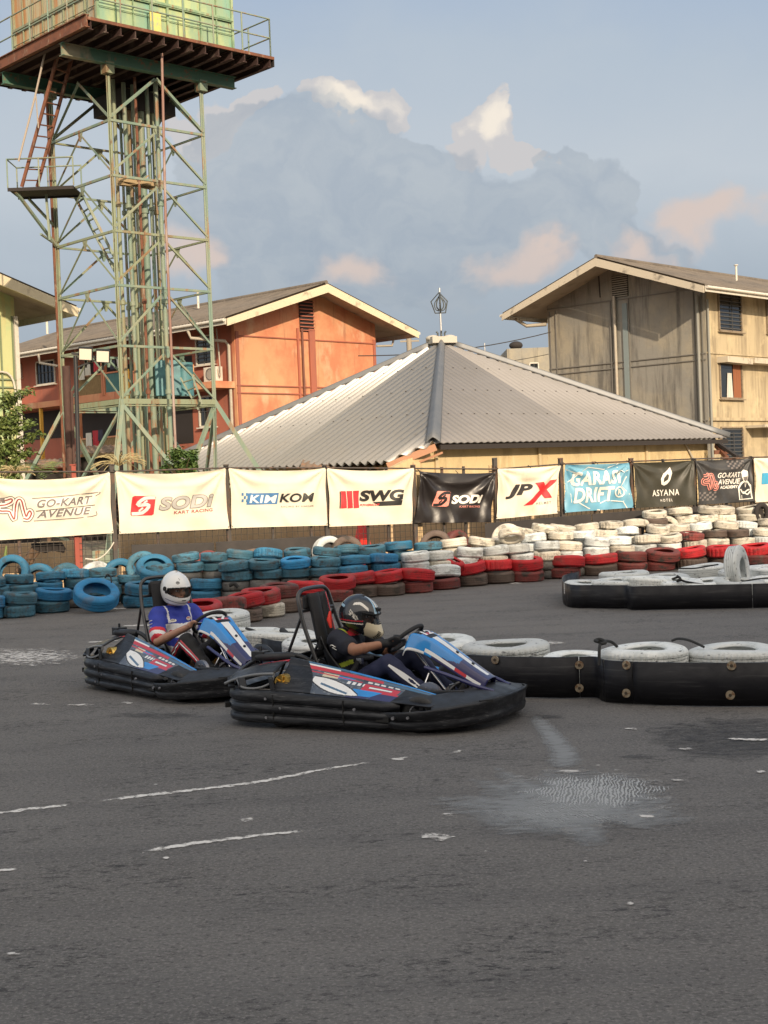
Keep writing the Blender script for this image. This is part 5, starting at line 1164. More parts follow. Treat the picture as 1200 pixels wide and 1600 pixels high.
b = Banner([(180,736),(353,731),(358,826),(186,834)], M['cream'], 'cream banner with a red square emblem and big grey lettering KART RACING beneath', .07, 2.2)
monogram(b, .12, .385, .33, .72, M['inkred'], M['inksilver'])
b.text('SODi', .37, .42, .87, .64, M['inkmid'], .22, .03, M['inkgrey'], .03, .012, 1.05, -.03); b.text('KART RACING', .50, .66, .86, .715, M['inkrust'], .1, .02, None, slope=-.02, spacing=1.1)
b = Banner([(357,731),(508,731),(512,821),(361,825)], M['cream'], 'cream banner with a blue flag and blue and black block lettering', .05, 3.3)
b.poly([(.18,.41),(.50,.40),(.48,.60),(.16,.61)], M['inkblue'], .006)
for i in range(5):
    for j in range(3):
        if (i+j) % 2 == 0: b.poly([(.115+.022*i,.405+.055*j),(.135+.022*i,.405+.055*j),(.133+.022*i,.455+.055*j),(.113+.022*i,.455+.055*j)], M['inkblue'], .009)
b.text('KIM', .19, .44, .480, .58, M['inkwhite'], .2, .025, None, o=.011, spacing=1.1); b.text('KOM', .505, .415, .865, .575, M['ink'], .2, .03, None, o=.009)
b.text('RACING BY HAULER', .52, .635, .86, .665, M['inkgrey'], .1, .01, None, spacing=1.2)
b = Banner([(511,731),(647,731),(645,818),(514,823)], M['cream'], 'cream banner with a striped red block and heavy black lettering', .05, 4.1)
for k in range(3): b.poly([(.14+.075*k,.385-.005*k),(.205+.075*k,.382-.005*k),(.20+.075*k,.685),(.135+.075*k,.69)], M['inkred'], .008)
b.poly([(.125,.39),(.138,.39),(.132,.69),(.12,.69)], M['ink'], .008)
b.text('SWG', .36, .365, .885, .57, M['ink'], .12, .05, None, o=.009); b.poly([(.52,.585),(.87,.565),(.86,.655),(.60,.66)], M['ink'], .007); b.text('POWERSCUP', .36, .615, .60, .655, M['inkred'], .3, .03, None, o=.011)
b = Banner([(655,736),(775,738),(768,816),(648,817)], M['bblack'], 'black banner with a salmon square emblem and white lettering', .03, 5.7, 1.5)
b_in = M['bblack']; monogram(b, .22, .37, .415, .68, M['inkpink'], M['bblack'])
b.text('SODi', .44, .45, .86, .63, M['inkwhite'], .22, .05, None, o=.011, slope=-.02); b.text('KART RACING', .55, .66, .84, .70, M['inkpink'], .1, 0, None)
b = Banner([(778,732),(877,727),(872,802),(776,811)], M['cream2'], 'cream banner with black lettering and a big red letter X', .02, 6.4, 1.2)
b.text('JP', .12, .33, .57, .62, M['ink'], .25, .045, None); b.poly([(.85,.29),(.97,.28),(.56,.77),(.42,.78)], M['inkred'], .008); b.poly([(.60,.32),(.72,.31),(.89,.66),(.77,.66)], M['inkred'], .010); b.text('HELMET', .62, .73, .88, .78, M['inkgrey'], 0, .01, None, spacing=1.3)
b = Banner([(882,726),(983,723),(990,793),(882,801)], M['bblue'], 'pale blue banner with white crackle lines and fat white lettering', .01, 7.9, 1.3)
rnd = random.Random(4)
for q in ([(.0,.1),(.2,.2),(.35,.06),(.6,.12),(.8,.0)],[(.0,.4),(.12,.3),(.2,.2)],[(.8,.08),(.9,.2),(1,.15)],[(0,.75),(.2,.8),(.35,.95),(.5,1)],[(.35,.95),(.6,.8),(.85,.85),(1,.7)],[(.85,.85),(.9,1)],[(.95,.3),(.85,.5),(.95,.7)],[(.0,.55),(.08,.62),(.1,.8)]): b.stroke(q, .018, M['inkwhite'], .005, 0)
b.text('GARASI', .10, .16, .86, .46, M['inkwhite'], .2, .035, None, o=.011, slope=-.02, spacing=1.1); b.text('DRIFT', .13, .50, .72, .82, M['inkwhite'], .2, .035, None, o=.012, spacing=1.08)
b.stroke([(.80+.075*math.cos(a), .63+.11*math.sin(a)) for a in [k*PI/6 for k in range(12)]], .03, M['inkwhite'], .012, 3, closed=True); b.text('R', .765, .57, .835, .69, M['inkwhite'], 0, .05, None, o=.012)
b = Banner([(989,723),(1084,719),(1087,789),(993,794)], M['bolive'], 'dark olive banner with a white leaf and thin white hotel lettering', .01, 9.1, .9)
b.poly([(.44,.50),(.43,.38),(.48,.26),(.56,.18),(.60,.12),(.62,.26),(.59,.40),(.53,.50),(.48,.53)], M['inkwhite'], .007, 'leaf_emblem'); b.poly([(.47,.46),(.48,.36),(.54,.27),(.57,.30),(.54,.40)], M['bolive'], .011, 'leaf_emblem')
b.text('ASYANA', .29, .62, .72, .76, M['inkwhite'], 0, .012, None, spacing=1.15); b.text('HOTEL', .42, .83, .62, .89, M['inkwhite'], 0, .005, None, spacing=1.5)
b = Banner([(1088,719),(1174,716),(1180,783),(1090,789)], M['bcharcoal'], 'charcoal academy banner with a salmon circuit drawing and a cream figure with folded arms', .01, 10.2, 1.0)
for (ou, ov) in ((.55,.03),(.02,.72)):
    for i in range(7):
        for j in range(4):
            if (i+j) % 2 == 0: b.poly([(ou+.045*i,ov+.05*j),(ou+.045*i+.04,ov+.05*j),(ou+.045*i+.03,ov+.05*j+.045),(ou+.045*i-.01,ov+.05*j+.045)], M['inkgrey'], .006)
b_in = M['bcharcoal']; track_logo(b, lambda x, y: (.10+.24*x, .33+.33*y), M['inkpink'], M['inkpink'], .05)
b.text('GO-KART', .37, .30, .78, .42, M['inkwhite'], .3, .02, None, spacing=1.05); b.text('AVENUE', .36, .45, .76, .57, M['inkwhite'], .3, .02, None); b.text('ACADEMY', .39, .60, .72, .67, M['inkwhite'], .2, .03, None)
b.poly([(.72,.95),(.71,.66),(.76,.54),(.82,.50),(.90,.52),(.96,.62),(.97,.94)], M['inkwhite'], .008, 'figure'); b.poly([(.74,.93),(.735,.68),(.78,.58),(.82,.54),(.89,.56),(.94,.66),(.95,.92)], M['bcharcoal'], .011, 'figure')
b.poly([(.80,.52),(.785,.42),(.79,.30),(.84,.25),(.89,.29),(.90,.41),(.875,.51),(.86,.55),(.83,.55)], M['inkwhite'], .012, 'figure'); b.poly([(.805,.49),(.80,.42),(.885,.41),(.87,.49),(.84,.53)], M['inkgrey'], .015, 'figure')
b.stroke([(.75,.70),(.80,.80),(.88,.74),(.93,.72)], .03, M['inkwhite'], .014); b.stroke([(.94,.76),(.88,.83),(.80,.76)], .03, M['inkwhite'], .015); b.stroke([(.83,.56),(.845,.66),(.86,.56)], .015, M['inkwhite'], .014); b.stroke([(.77,.95),(.765,.84)], .015, M['inkwhite'], .014)
b = Banner([(1177,716),(1262,713),(1266,780),(1180,785)], M['cream2'], 'cream banner with a blue block, cut off by the right edge', .01, 11.5)
b.poly([(.13,.34),(.6,.33),(.6,.58),(.12,.60)], M['inksky'], .007)
# ------------------------------------------------------------------ tyres
def tyre_mesh(name, R, H, n=48, lug=0.0, ngroove=3, seed=0):
    """lying flat, base at z=0"""
    rnd = random.Random(seed); w = H; ri = R*(.60 if R < .3 else .50)
    prof = [(ri, .10*w), (ri+.012, .03*w), (ri+.05, .0), (R*.86, .005*w), (R*.95, .07*w), (R*.985, .14*w)]
    z0, z1 = .16*w, .84*w
    for g_ in range(ngroove+1):
        a = z0+(z1-z0)*g_/(ngroove+1); c = z0+(z1-z0)*(g_+1)/(ngroove+1)
        prof += [(R, a+.005*w), (R, c-.035*w)]
        if g_ < ngroove: prof += [(R-.011, c-.03*w), (R-.011, c-.002*w)]
    prof += [(R*.985, .86*w), (R*.95, .93*w), (R*.86, .995*w), (ri+.05, w), (ri+.012, .97*w), (ri, .90*w), (ri-.002, .86*w), (ri+.05, .80*w), (ri+.09, .5*w), (ri+.05, .2*w), (ri, .10*w)]
    mb = MB(); K = len(prof); ph = [rnd.uniform(0, 6) for _ in range(3)]
    for i in range(n):
        a = 2*PI*i/n; wob = 1+.012*math.sin(2*a+ph[0])+.006*math.sin(3*a+ph[1])
        for r, h in prof:
            rr = r*wob
            if lug and r > R*.96 and (i % 3 == 0): rr -= lug
            mb.v.append((rr*math.cos(a), rr*math.sin(a), h + .008*math.sin(a*2+ph[2])*(h/w)))
    for i in range(n):
        j = (i+1) % n
        for k in range(K-1): mb.f.append((i*K+k, j*K+k, j*K+k+1, i*K+k+1)); mb.m.append(0); mb.sm.append(abs(prof[k][0]-prof[k+1][0]) > .02 or prof[k][1] == prof[k+1][1] or not (z0 < prof[k][1] < z1))
    return mb.mesh(name)
TM = {}
def tyre(kind, mt, loc, rot=(0,0,0), scale=(1,1,1), label='', group=''):
    key = (kind, mt)
    if key not in TM:
        if kind[0] == 'near': me = tyre_mesh('tyre', .325, .185, 144, .007 if kind[1] % 2 == 0 else 0, 4, kind[1])
        else: me = tyre_mesh('tyre', .275, .185, 44 if kind[1] != 2 else 66, .010 if kind[1] == 2 else 0, (3, 2, 1, 4)[kind[1]], kind[1])
        me.materials.append(M[mt]); TM[key] = me
    o = bpy.data.objects.new('tyre', TM[key]); col.objects.link(o); o.location = loc; o.rotation_euler = rot; o.scale = scale
    return tag(o, label, 'tyre', group)
def ordn(n):
    w = ['', 'first','second','third','fourth','fifth','sixth','seventh','eighth','ninth','tenth','eleventh','twelfth','thirteenth','fourteenth','fifteenth','sixteenth','seventeenth','eighteenth','nineteenth','twentieth']
    return w[n] if n <= 20 else 'twenty-'+w[n-20] if n < 30 else ('thirtieth' if n == 30 else 'thirty-'+w[n-30])
CN = {'tyre_blue':'blue','tyre_blue2':'faded blue','tyre_blue3':'bright blue','tyre_white':'cream','tyre_white2':'white','tyre_red':'red','tyre_red2':'dull red','tyre_dirty':'dusty brown','tyre_grey':'worn grey'}
LEV = {2:['bottom','top'], 3:['bottom','middle','top'], 4:['bottom','second lowest','third lowest','top'], 1:['single'], 5:['bottom','second lowest','middle','fourth up','top'], 6:['','','','third from top','second from top','top'], 7:['','','','','third from top','second from top','top']}
LEV[4] = ['bottom','third from top','second from top','top']; LEV[5] = ['','','third from top','second from top','top']
rt_ = random.Random(11); HID = []
def stack(X, Yb, n, cols, row, idx, d=None, jit=.03, sc=1.0, zs=1.0, tilt=0.04):
    """Yb: pixel row where the front of the stack meets the ground (d overrides)"""
    if d is None:
        c = gnd(X, Yb); c += Vector((c.x, c.y, 0)).normalized()*.275*sc
    else: c = at(X, 800, d); c.z = 0
    z = 0
    for k in range(n):
        mt = cols[k] if k < len(cols) else cols[-1]
        lab = '%s tyre, %s of the %s stack from left in the %s row' % (CN[mt], LEV[n][k], ordn(idx), row)
        s = sc*rt_.uniform(.96, 1.06); zz = zs*rt_.uniform(.94, 1.06)
        j = jit*(1+.6*k); off = Vector((rt_.uniform(-j, j), rt_.uniform(-j, j), 0))
        top = k == n-1; tl = tilt*(2.2 if top else .4)
        if (row == 'second' and n > 2 and k < n-2) or (row == 'third' and k < n-(3 if n < 5 else 2)) or (row == 'rearmost' and k < n-3):      # buried where nothing shows them
            rt_.choice((0,0,1,2,3)); rt_.uniform(0, 1); rt_.uniform(0, 1); rt_.uniform(0, 6); HID.append((c+off+Z*z, s, zz)); z += .185*zz + .004; continue
        tyre(('far', rt_.choice((0,0,1,2,3))), mt, c+off+Z*z, (rt_.uniform(-tl, tl), rt_.uniform(-tl, tl), rt_.uniform(0, 6)), (s, s, zz), lab, 'tyres in the painted tyre wall')
        z += .185*zz + .004 + (.012 if top and tilt > .05 else 0)
    return c
# front row : red, running from behind the karts to the right
FR = [(318,992,['tyre_red2','tyre_red'],'r'),(350,984,['tyre_dirty','tyre_red2']),(382,974,['tyre_dirty','tyre_red']),(410,967,['tyre_white','tyre_red']),(441,959,['tyre_dirty','tyre_red2']),(476,951,['tyre_dirty','tyre_red']),(527,941,['tyre_red2','tyre_red']),
      (563,935,['tyre_dirty','tyre_red']),(605,932,['tyre_dirty','tyre_red']),(650,928,['tyre_red2','tyre_red']),(692,922,['tyre_red2','tyre_white2']),(733,917,['tyre_dirty','tyre_red']),(777,913,['tyre_dirty','tyre_red']),(825,910,['tyre_red2','tyre_red']),(883,905,['tyre_red2','tyre_red']),
      (938,900,['tyre_dirty','tyre_red']),(985,896,['tyre_red2','tyre_red2']),(1031,893,['tyre_red2','tyre_red2']),(1081,890,['tyre_dirty','tyre_red']),(1132,887,['tyre_dirty','tyre_red']),(1182,884,['tyre_red2','tyre_red']),(1236,881,['tyre_dirty','tyre_red'])]
for i, f in enumerate(FR): stack(f[0], f[1], 2, f[2], 'front red', i+1, sc=1.02 if i > 6 else .98, tilt=.06)
# second row : blue on the left, white on the right
def interp(tab, X):
    for (a, b) in zip(tab, tab[1:]):
        if a[0] <= X <= b[0]: return a[1]+(b[1]-a[1])*(X-a[0])/(b[0]-a[0])
    return tab[-1][1] if X > tab[-1][0] else tab[0][1]
D1 = [(-60,20.1),(15,20.35),(63,20.9),(105,21.2),(213,21.6),(320,21.8),(403,21.9),(480,22.0),(560,22.1),(640,22.35),(700,22.8),(780,23.3),(870,24.0),(960,24.7),(1080,25.6),(1260,26.6)]
blues = ['tyre_blue','tyre_blue','tyre_blue3','tyre_blue2']; whites = ['tyre_white','tyre_white','tyre_white2','tyre_white2']
X = -32; i = 1
while X < 1250:
    d = interp(D1, X); n = 2 if X < 330 else 4; q_ = (.92, .96) if n == 2 else ((.86, .80) if X < 628 else (.80, .80))
    if 120 < X < 190: X = 213                      # the big tilted tyre leans here
    blue = X < 628
    if blue: cs = [rt_.choice(blues if k == n-1 else ['tyre_blue','tyre_blue2','tyre_blue']) for k in range(n)]
    else: cs = [rt_.choice(whites) for k in range(n)]
    if X > 1060 and X < 1180: cs[-1] = 'tyre_red2' if X < 1110 else 'tyre_dirty'
    c = stack(X, 0, n, cs, 'second', i, d=d, jit=.02, sc=q_[0], zs=q_[1], tilt=.05)
    X += .535*q_[0]*CF/d; i += 1
# third row
X = -20; i = 1
while X < 1250:
    d = interp(D1, X)+.50; n = 4 if X < 250 else 5
    blue = X < 700
    cs = [rt_.choice(['tyre_blue','tyre_blue2','tyre_blue2'] if blue else whites+['tyre_white']) for k in range(n)]
    if 180 < X < 240: n = 3; cs = cs[:3]
    if blue and rt_.random() < .3: cs[1 if n > 2 else 0] = 'tyre_grey'
    stack(X, 0, n, cs, 'third', i, d=d, jit=.022, sc=.80, zs=.78, tilt=.07)
    X += .535*.80*CF/d; i += 1
# rear row on the right : higher, ragged cream stacks
X = 800; i = 1
while X < 1250:
    d = interp(D1, X)+.98; n = 7 if X > 1010 else 6
    cs = [rt_.choice(['tyre_white','tyre_white','tyre_white','tyre_dirty']) for k in range(n)]; cs[-1] = 'tyre_white'
    stack(X, 0, n, cs, 'rearmost', i, d=d, jit=.03, sc=.80, zs=.76, tilt=.09); X += .54*.80*CF/d; i += 1
# tyres standing on edge behind the piles
ST = [(17,869,'tyre_blue','far left'),(59,881,'tyre_blue','under the circuit banner'),(103,881,'tyre_blue2','beside the red fence post'),(150,878,'tyre_white2','below the gap between the first two banners'),(186,873,'tyre_blue','at the left end of the dark sheet'),(222,862,'tyre_blue2','in front of the dark sheet, tallest'),
      (512,838,'tyre_white2','with pale rim, left of cone'),(541,838,'tyre_dirty','just left of the cone'),(600,848,'tyre_dirty','low behind the blue stacks'),(680,831,'tyre_dirty','under the black banner, left one'),(714,829,'tyre_red2','under the black banner, right one'),(792,820,'tyre_white','where the dark sheet begins'),
      (845,819,'tyre_white','in front of the blue banner sheet'),(325,862,'tyre_red2','low behind blue stacks near the helmet'),(395,858,'tyre_dirty','mostly hidden in front of the sheet'),(1002,812,'tyre_white','highest, leaning under the hotel banner'),(1040,808,'tyre_white','beside the highest leaning one'),(1115,803,'tyre_white','under the academy banner')]
for (X, Yt, mt, where) in ST:
    d = interp(D1, X)+(1.15 if X < 780 else .95); t = at(X, Yt, d); R = .27; c = Vector((t.x, t.y, t.z-R))
    if c.z < R*.6: R = max(.2, (t.z)/2); c.z = R
    zt = c.z - R
    # rest on whatever pile height is below: hidden support tyres
    k = 0
    a = rt_.uniform(-.5, .5)
    e = (PI/2 - rt_.uniform(.05, .3), 0, a + .4)
    off = Vector((math.sin(a+.4), -math.cos(a+.4), 0))*(-.09)
    n = int(round(zt/.19))
    for q in range(n): HID.append((Vector((c.x, c.y+.02, q*.188)), .95, 1))
    tyre(('far', 1), mt, (c.x+off.x, c.y+off.y, c.z), e, (R/.275,R/.275,.9), '%s tyre standing on edge behind the wall, %s' % (CN[mt], where), 'tyres in the painted tyre wall')
# the big blue tyre slumped forward against the stacks
p = at(153, 923, 20.9); tyre(('far', 1), 'tyre_blue3', (p.x-.02, p.y-.1, .15), (.50, .16, .2), (1.2,1.2,1.2), 'large bright blue tyre slumped forward against the blue stacks', 'tyres in the painted tyre wall')
p = at(153, 923, 21.6); tyre(('far', 0), 'tyre_grey', (p.x, p.y, .0), (0, 0, 0), (1,1,1), 'worn grey tyre under the large slumped blue tyre', 'tyres in the painted tyre wall'); tyre(('far', 0), 'tyre_blue2', (p.x+.02, p.y+.1, .188), (.05, 0, 0), (1,1,1), 'faded blue tyre right behind the large slumped blue tyre', 'tyres in the painted tyre wall')
p = at(241, 884, 22.1); tyre(('far', 1), 'tyre_blue', (p.x, p.y, .45), (.6, .1, .2), (1.05,1.05,1), 'blue tyre tipped forward on top of the pile above the white helmet', 'tyres in the painted tyre wall')
for X, Y, Z0, a in ((702,880,.42,.3),(800,838,.8,-.5)):
    p = at(X, Y, interp(D1, X)-.1); tyre(('far', 0), 'tyre_red' if X == 702 else 'tyre_white', (p.x, p.y, p.z-.05), (a, .35*a+.3, .3), (.8,.8,.8), '%s tyre lying askew on the pile %s' % ('red' if X == 702 else 'cream', {702:'where white meets red', 800:'under the red lettered banner', 866:'under the blue banner'}[X]), 'tyres in the painted tyre wall')
pr = [(.165,.02),(.22,0),(.255,.01),(.275,.03),(.275,.155),(.255,.175),(.22,.185),(.165,.165),(.165,.02)]
mb = MB()
for (c, s, zz) in HID: mb.lathe([(r*s, h*zz) for r, h in pr], 20, c=c)
o = mb.build('buried_tyres', M['tyre_grey']); o['kind'] = 'stuff'; tag(o, 'worn tyres buried at the bottom of the painted tyre wall, behind the front rows', 'tyres')
# ------------------------------------------------------------------ traffic islands : white tyres behind a black belt
def belt(path, H, label, seams=(), bolts=(), t=.014, name='belt_barrier'):
    """path: ground points; outside to the right of travel"""
    P = path; mb = MB(); rt = empty(name, P[len(P)//2], 0, label, 'barrier', 'black belts wrapped round the tyre islands')
    segs = []; s = 0; cut = [0]+[int(f*(len(P)-1)) for f in seams]+[len(P)-1]
    for a, b in zip(cut, cut[1:]):
        mb = MB(); sub = P[a:b+1]
        if a: sub = [sub[0].lerp(sub[1], .12)]+sub[1:]
        mb.sweep(sub, lambda i: [(-t,.012),(0,.008),(.002,H*.5),(0,H-.003),(-t,H),(-t,.012)], 0, True)
        K = 6
        mb.f.append(tuple(range(5))); mb.m.append(0); mb.sm.append(False); n_ = len(mb.v); mb.f.append(tuple(range(n_-6, n_-1))[::-1]); mb.m.append(0); mb.sm.append(False)
        mb.build('belt_panel', M['belt'], rt, True)
    for (X, Y) in bolts:
        best = None
        for a, b in zip(P, P[1:]):
            d = (b-a); d.z = 0; n = Vector((d.y, -d.x, 0)).normalized(); q = on_plane(X, Y, a+n*.006, n); f = (q-a).dot(d)/d.length_squared
            if -.02 <= f <= 1.02 and (best is None or q.y < best[0].y): best = (q, n)
        if best:
            q, n = best; mb = MB(); mb.cyl(q, q+n*.008, .033, 20); bo = mb.build('bolt', M['bolt'], rt, True)
            mb = MB(); mb.cyl(q+n*.008, q+n*.014, .013, 6); mb.build('bolt_head', M['boltd'], bo, True)
def island_tyre(c, z, mt, rot, s, label, kind=0): return tyre(('near', kind), mt, Vector((c.x, c.y, z)), rot, (s, s, 1.0), label, 'white tyres of the two islands')
# island A, beside the karts
pa = [gnd(X, Y) for X, Y in ((395,1045),(430,1056),(500,1064),(580,1071),(640,1076),(700,1082),(745,1087),(790,1090),(830,1091),(880,1092),(920,1091),(934,1092),(941,1096),(955,1099),(1000,1102),(1060,1104),(1120,1105),(1200,1105),(1290,1104))]
pa2 = [gnd(X, Y) for X, Y in ((330,1005),(345,1025),(365,1037))]
PA = catmull(pa2+pa, 5)
belt(PA, .325, 'black rubber belt with rusty washers along the near white tyre island', seams=(.26,.60,.735,.80), bolts=((774,1031),(905,1039),(905,1075),(979,1039),(979,1083),(1143,1040),(1141,1086),(662,1020),(1215,1040)))
lab = ['white tyre with tread ribs just right of the seam in the near belt','white tyre at the right edge behind the near belt','low white tyre behind the near belt, just left of the rope knot','white tyre behind the front kart nose panel','white tyre behind the front kart seat frame','white tyre left of the front kart seat frame']
def isl(X, Ytop, d, mt, kind, s, label, tl=.02, z=None):
    t = at(X, Ytop, d); zz = t.z-.185 if z is None else z
    return island_tyre(t, zz, mt, (rt_.uniform(-tl, tl), rt_.uniform(-tl, tl), rt_.uniform(0, 6)), s, label, kind)
isl(1005, 1011, 10.98, 'tyre_iw', 0, 1.05, lab[0], .015); isl(1146, 1011, 10.96, 'tyre_iw', 0, 1.08, lab[1], .01)
isl(1005, 1015, 10.98, 'tyre_iw', 1, 1.0, 'white lower tyre under the ribbed one, hidden by the near belt', 0, .0); isl(1146, 1015, 10.96, 'tyre_iw', 1, 1.0, 'white lower tyre at the right end, hidden by the near belt', 0, .0)
isl(905, 1022, 11.45, 'tyre_iw', 1, .95, lab[2], .02); isl(905, 1022, 11.45, 'tyre_iw', 1, .95, 'white lower tyre left of the seam, hidden by the near belt', 0, .0)
isl(790, 1004, 11.85, 'tyre_iw', 0, 1.14, lab[3], .015); isl(790, 1009, 11.85, 'tyre_iw', 1, 1.0, 'white lower tyre behind the front kart nose, hidden by the belt', 0, .0)
isl(680, 998, 12.4, 'tyre_iw', 1, 1.1, 'white tyre right beside the front kart steering wheel', .03); isl(585, 1008, 12.6, 'tyre_iw', 0, 1.05, 'white tyre behind the front driver', .03)
isl(500, 998, 12.9, 'tyre_iw', 1, 1.1, lab[4], .03); isl(435, 986, 13.6, 'tyre_iw', 0, 1.15, lab[5], .05); isl(392, 984, 14.1, 'tyre_iw', 1, 1.0, 'white tyre behind the number panel of the rear kart', .05)
isl(500, 998, 12.9, 'tyre_iw', 1, 1.0, 'white lower tyre under the one behind the seat frame', 0, .0); isl(435, 986, 13.6, 'tyre_iw', 0, 1.0, 'white lower tyre left of the seat frame', 0, .0)
isl(680, 998, 12.4, 'tyre_iw', 1, 1.0, 'white lower tyre by the steering wheel', 0, .0); isl(585, 1008, 12.6, 'tyre_iw', 0, 1.0, 'white lower tyre behind the front driver', 0, .0); isl(392, 984, 14.1, 'tyre_iw', 1, 1.0, 'white lower tyre behind the rear kart', 0, .0)
isl(342, 957, 14.9, 'tyre_iw', 1, 1.0, 'white tyre behind the rear kart steering wheel', .05)
isl(342, 957, 14.9, 'tyre_iw', 0, 1.0, 'white tyre under the one behind the rear kart steering wheel', 0, .185)
isl(342, 957, 14.9, 'tyre_iw', 1, 1.0, 'white lowest tyre behind the rear kart steering wheel', 0, .0)
p = at(1250, 1015, 10.9); isl(1290, 1014, 10.95, 'tyre_iw', 0, 1.0, 'white tyre just past the right edge behind the near belt', .02)
# island B, farther right
pb = [gnd(X, Y) for X, Y in ((905,925),(882,932),(880,943),(888,949),(905,951),(922,951),(960,952),(978,952),(988,954),(1010,954),(1060,953),(1120,952),(1176,951),(1215,950),(1290,948))]
belt(catmull(pb, 5), .305, 'plain black rubber belt round the far white tyre island', seams=(.86,), name='belt_barrier')
IB = [(918,908,18.75,'lowest at the left corner of the far belt',0,.98),(962,905,18.5,'second behind the far belt',1,.98),(1010,901,18.4,'third behind the far belt, tied with rope',0,1.0),(1058,905,18.3,'fourth behind the far belt',1,1.0),(975,893,19.3,'left in the second row of the far island, tilted',1,1.05),(1040,898,19.2,'middle of the second row of the far island',0,1.0),(1100,906,18.1,'fifth behind the far belt',1,1.0),(1155,905,17.9,'sixth behind the far belt, tied with a strap',0,1.05),(1098,883,19.8,'highest in the back row of the far island',1,1.0),(1160,890,19.2,'low at the right end of the far island back row',0,1.0),(1205,884,19.0,'topmost at the right edge of the far island',1,1.05),(1208,902,18.0,'seventh behind the far belt at the right edge',1,1.0)]
for (X, Yt, d, w_, k, s) in IB:
    isl(X, Yt, d, 'tyre_iw', k, s, 'white tyre '+w_, .06)
    z = at(X, Yt, d).z-.37
    if z > -.03: isl(X, Yt, d, 'tyre_iw', k, s*.97, 'white tyre under the one '+w_, .0, max(0, z))
p = at(1132, 893, 18.35); tyre(('near', 1), 'tyre_iw', (p.x+.08, p.y, p.z), (PI/2-.12, 0, 1.05), (1.0,1.0,1.0), 'white tyre standing on edge among the far island tyres, tread to the right', 'white tyres of the two islands')
def rope(pts, r, label): 
    mb = MB(); mb.tube(catmull(pts, 6), r, 8); tag(mb.build('rope', M['rope']), label, 'rope')
rope([at(936,1040,10.75), at(937,1010,10.8), at(942,1002,11.0), at(955,1003,11.1), at(965,1011,11.1)], .012, 'black rope knotted at the seam of the near belt')
rope([at(936,1003,10.85), at(930,1001,10.9), at(938,999,10.9), at(946,1004,10.85), at(938,1006,10.82)], .014, 'small rope knot on top of the near belt seam')
rope([at(1050,1001,11.15), at(1060,998,11.1), at(1075,1000,11.0), at(1090,1006,10.95), at(1100,1011,10.9)], .010, 'black rope bridging the two right white tyres of the near island')
rope([at(441,985,13.7), at(452,995,13.4), at(459,1008,13.15)], .03, 'black strap over the white tyre left of the front kart seat frame')
rope([at(385,982,14.2), at(398,986,14.0), at(410,994,13.8)], .014, 'thin black rope over the white tyre behind the rear kart')
rope([at(1050,905,18.0), at(1060,902,18.0), at(1068,908,17.95), at(1100,914,17.8)], .014, 'black rope tied on the third tyre behind the far belt')
rope([at(1058,900,18.0), at(1063,904,17.95), at(1058,908,17.95), at(1066,906,17.95)], .016, 'black rope knot on the far island tyres')
rope([at(1060,888,18.9), at(1085,888,19.0), at(1110,884,19.1), at(1122,882,19.0)], .010, 'thin black rope along the back tyres of the far island')
rope([at(1160,909,17.75), at(1180,905,17.75), at(1200,903,17.8)], .010, 'thin black rope at the right edge of the far island')
rope([at(358,915,21.0), at(366,912,21.0), at(372,918,21.0)], .03, 'black strap loop on the red tyres left of the front kart')
rope([at(440,912,21.5), at(448,908,21.5), at(454,914,21.5)], .03, 'black strap loop on the red tyres above the front kart seat')
rope([at(164,903,20.8), at(168,898,20.8), at(173,902,20.8), at(174,910,20.7)], .012, 'black cord tied on the large slumped blue tyre')
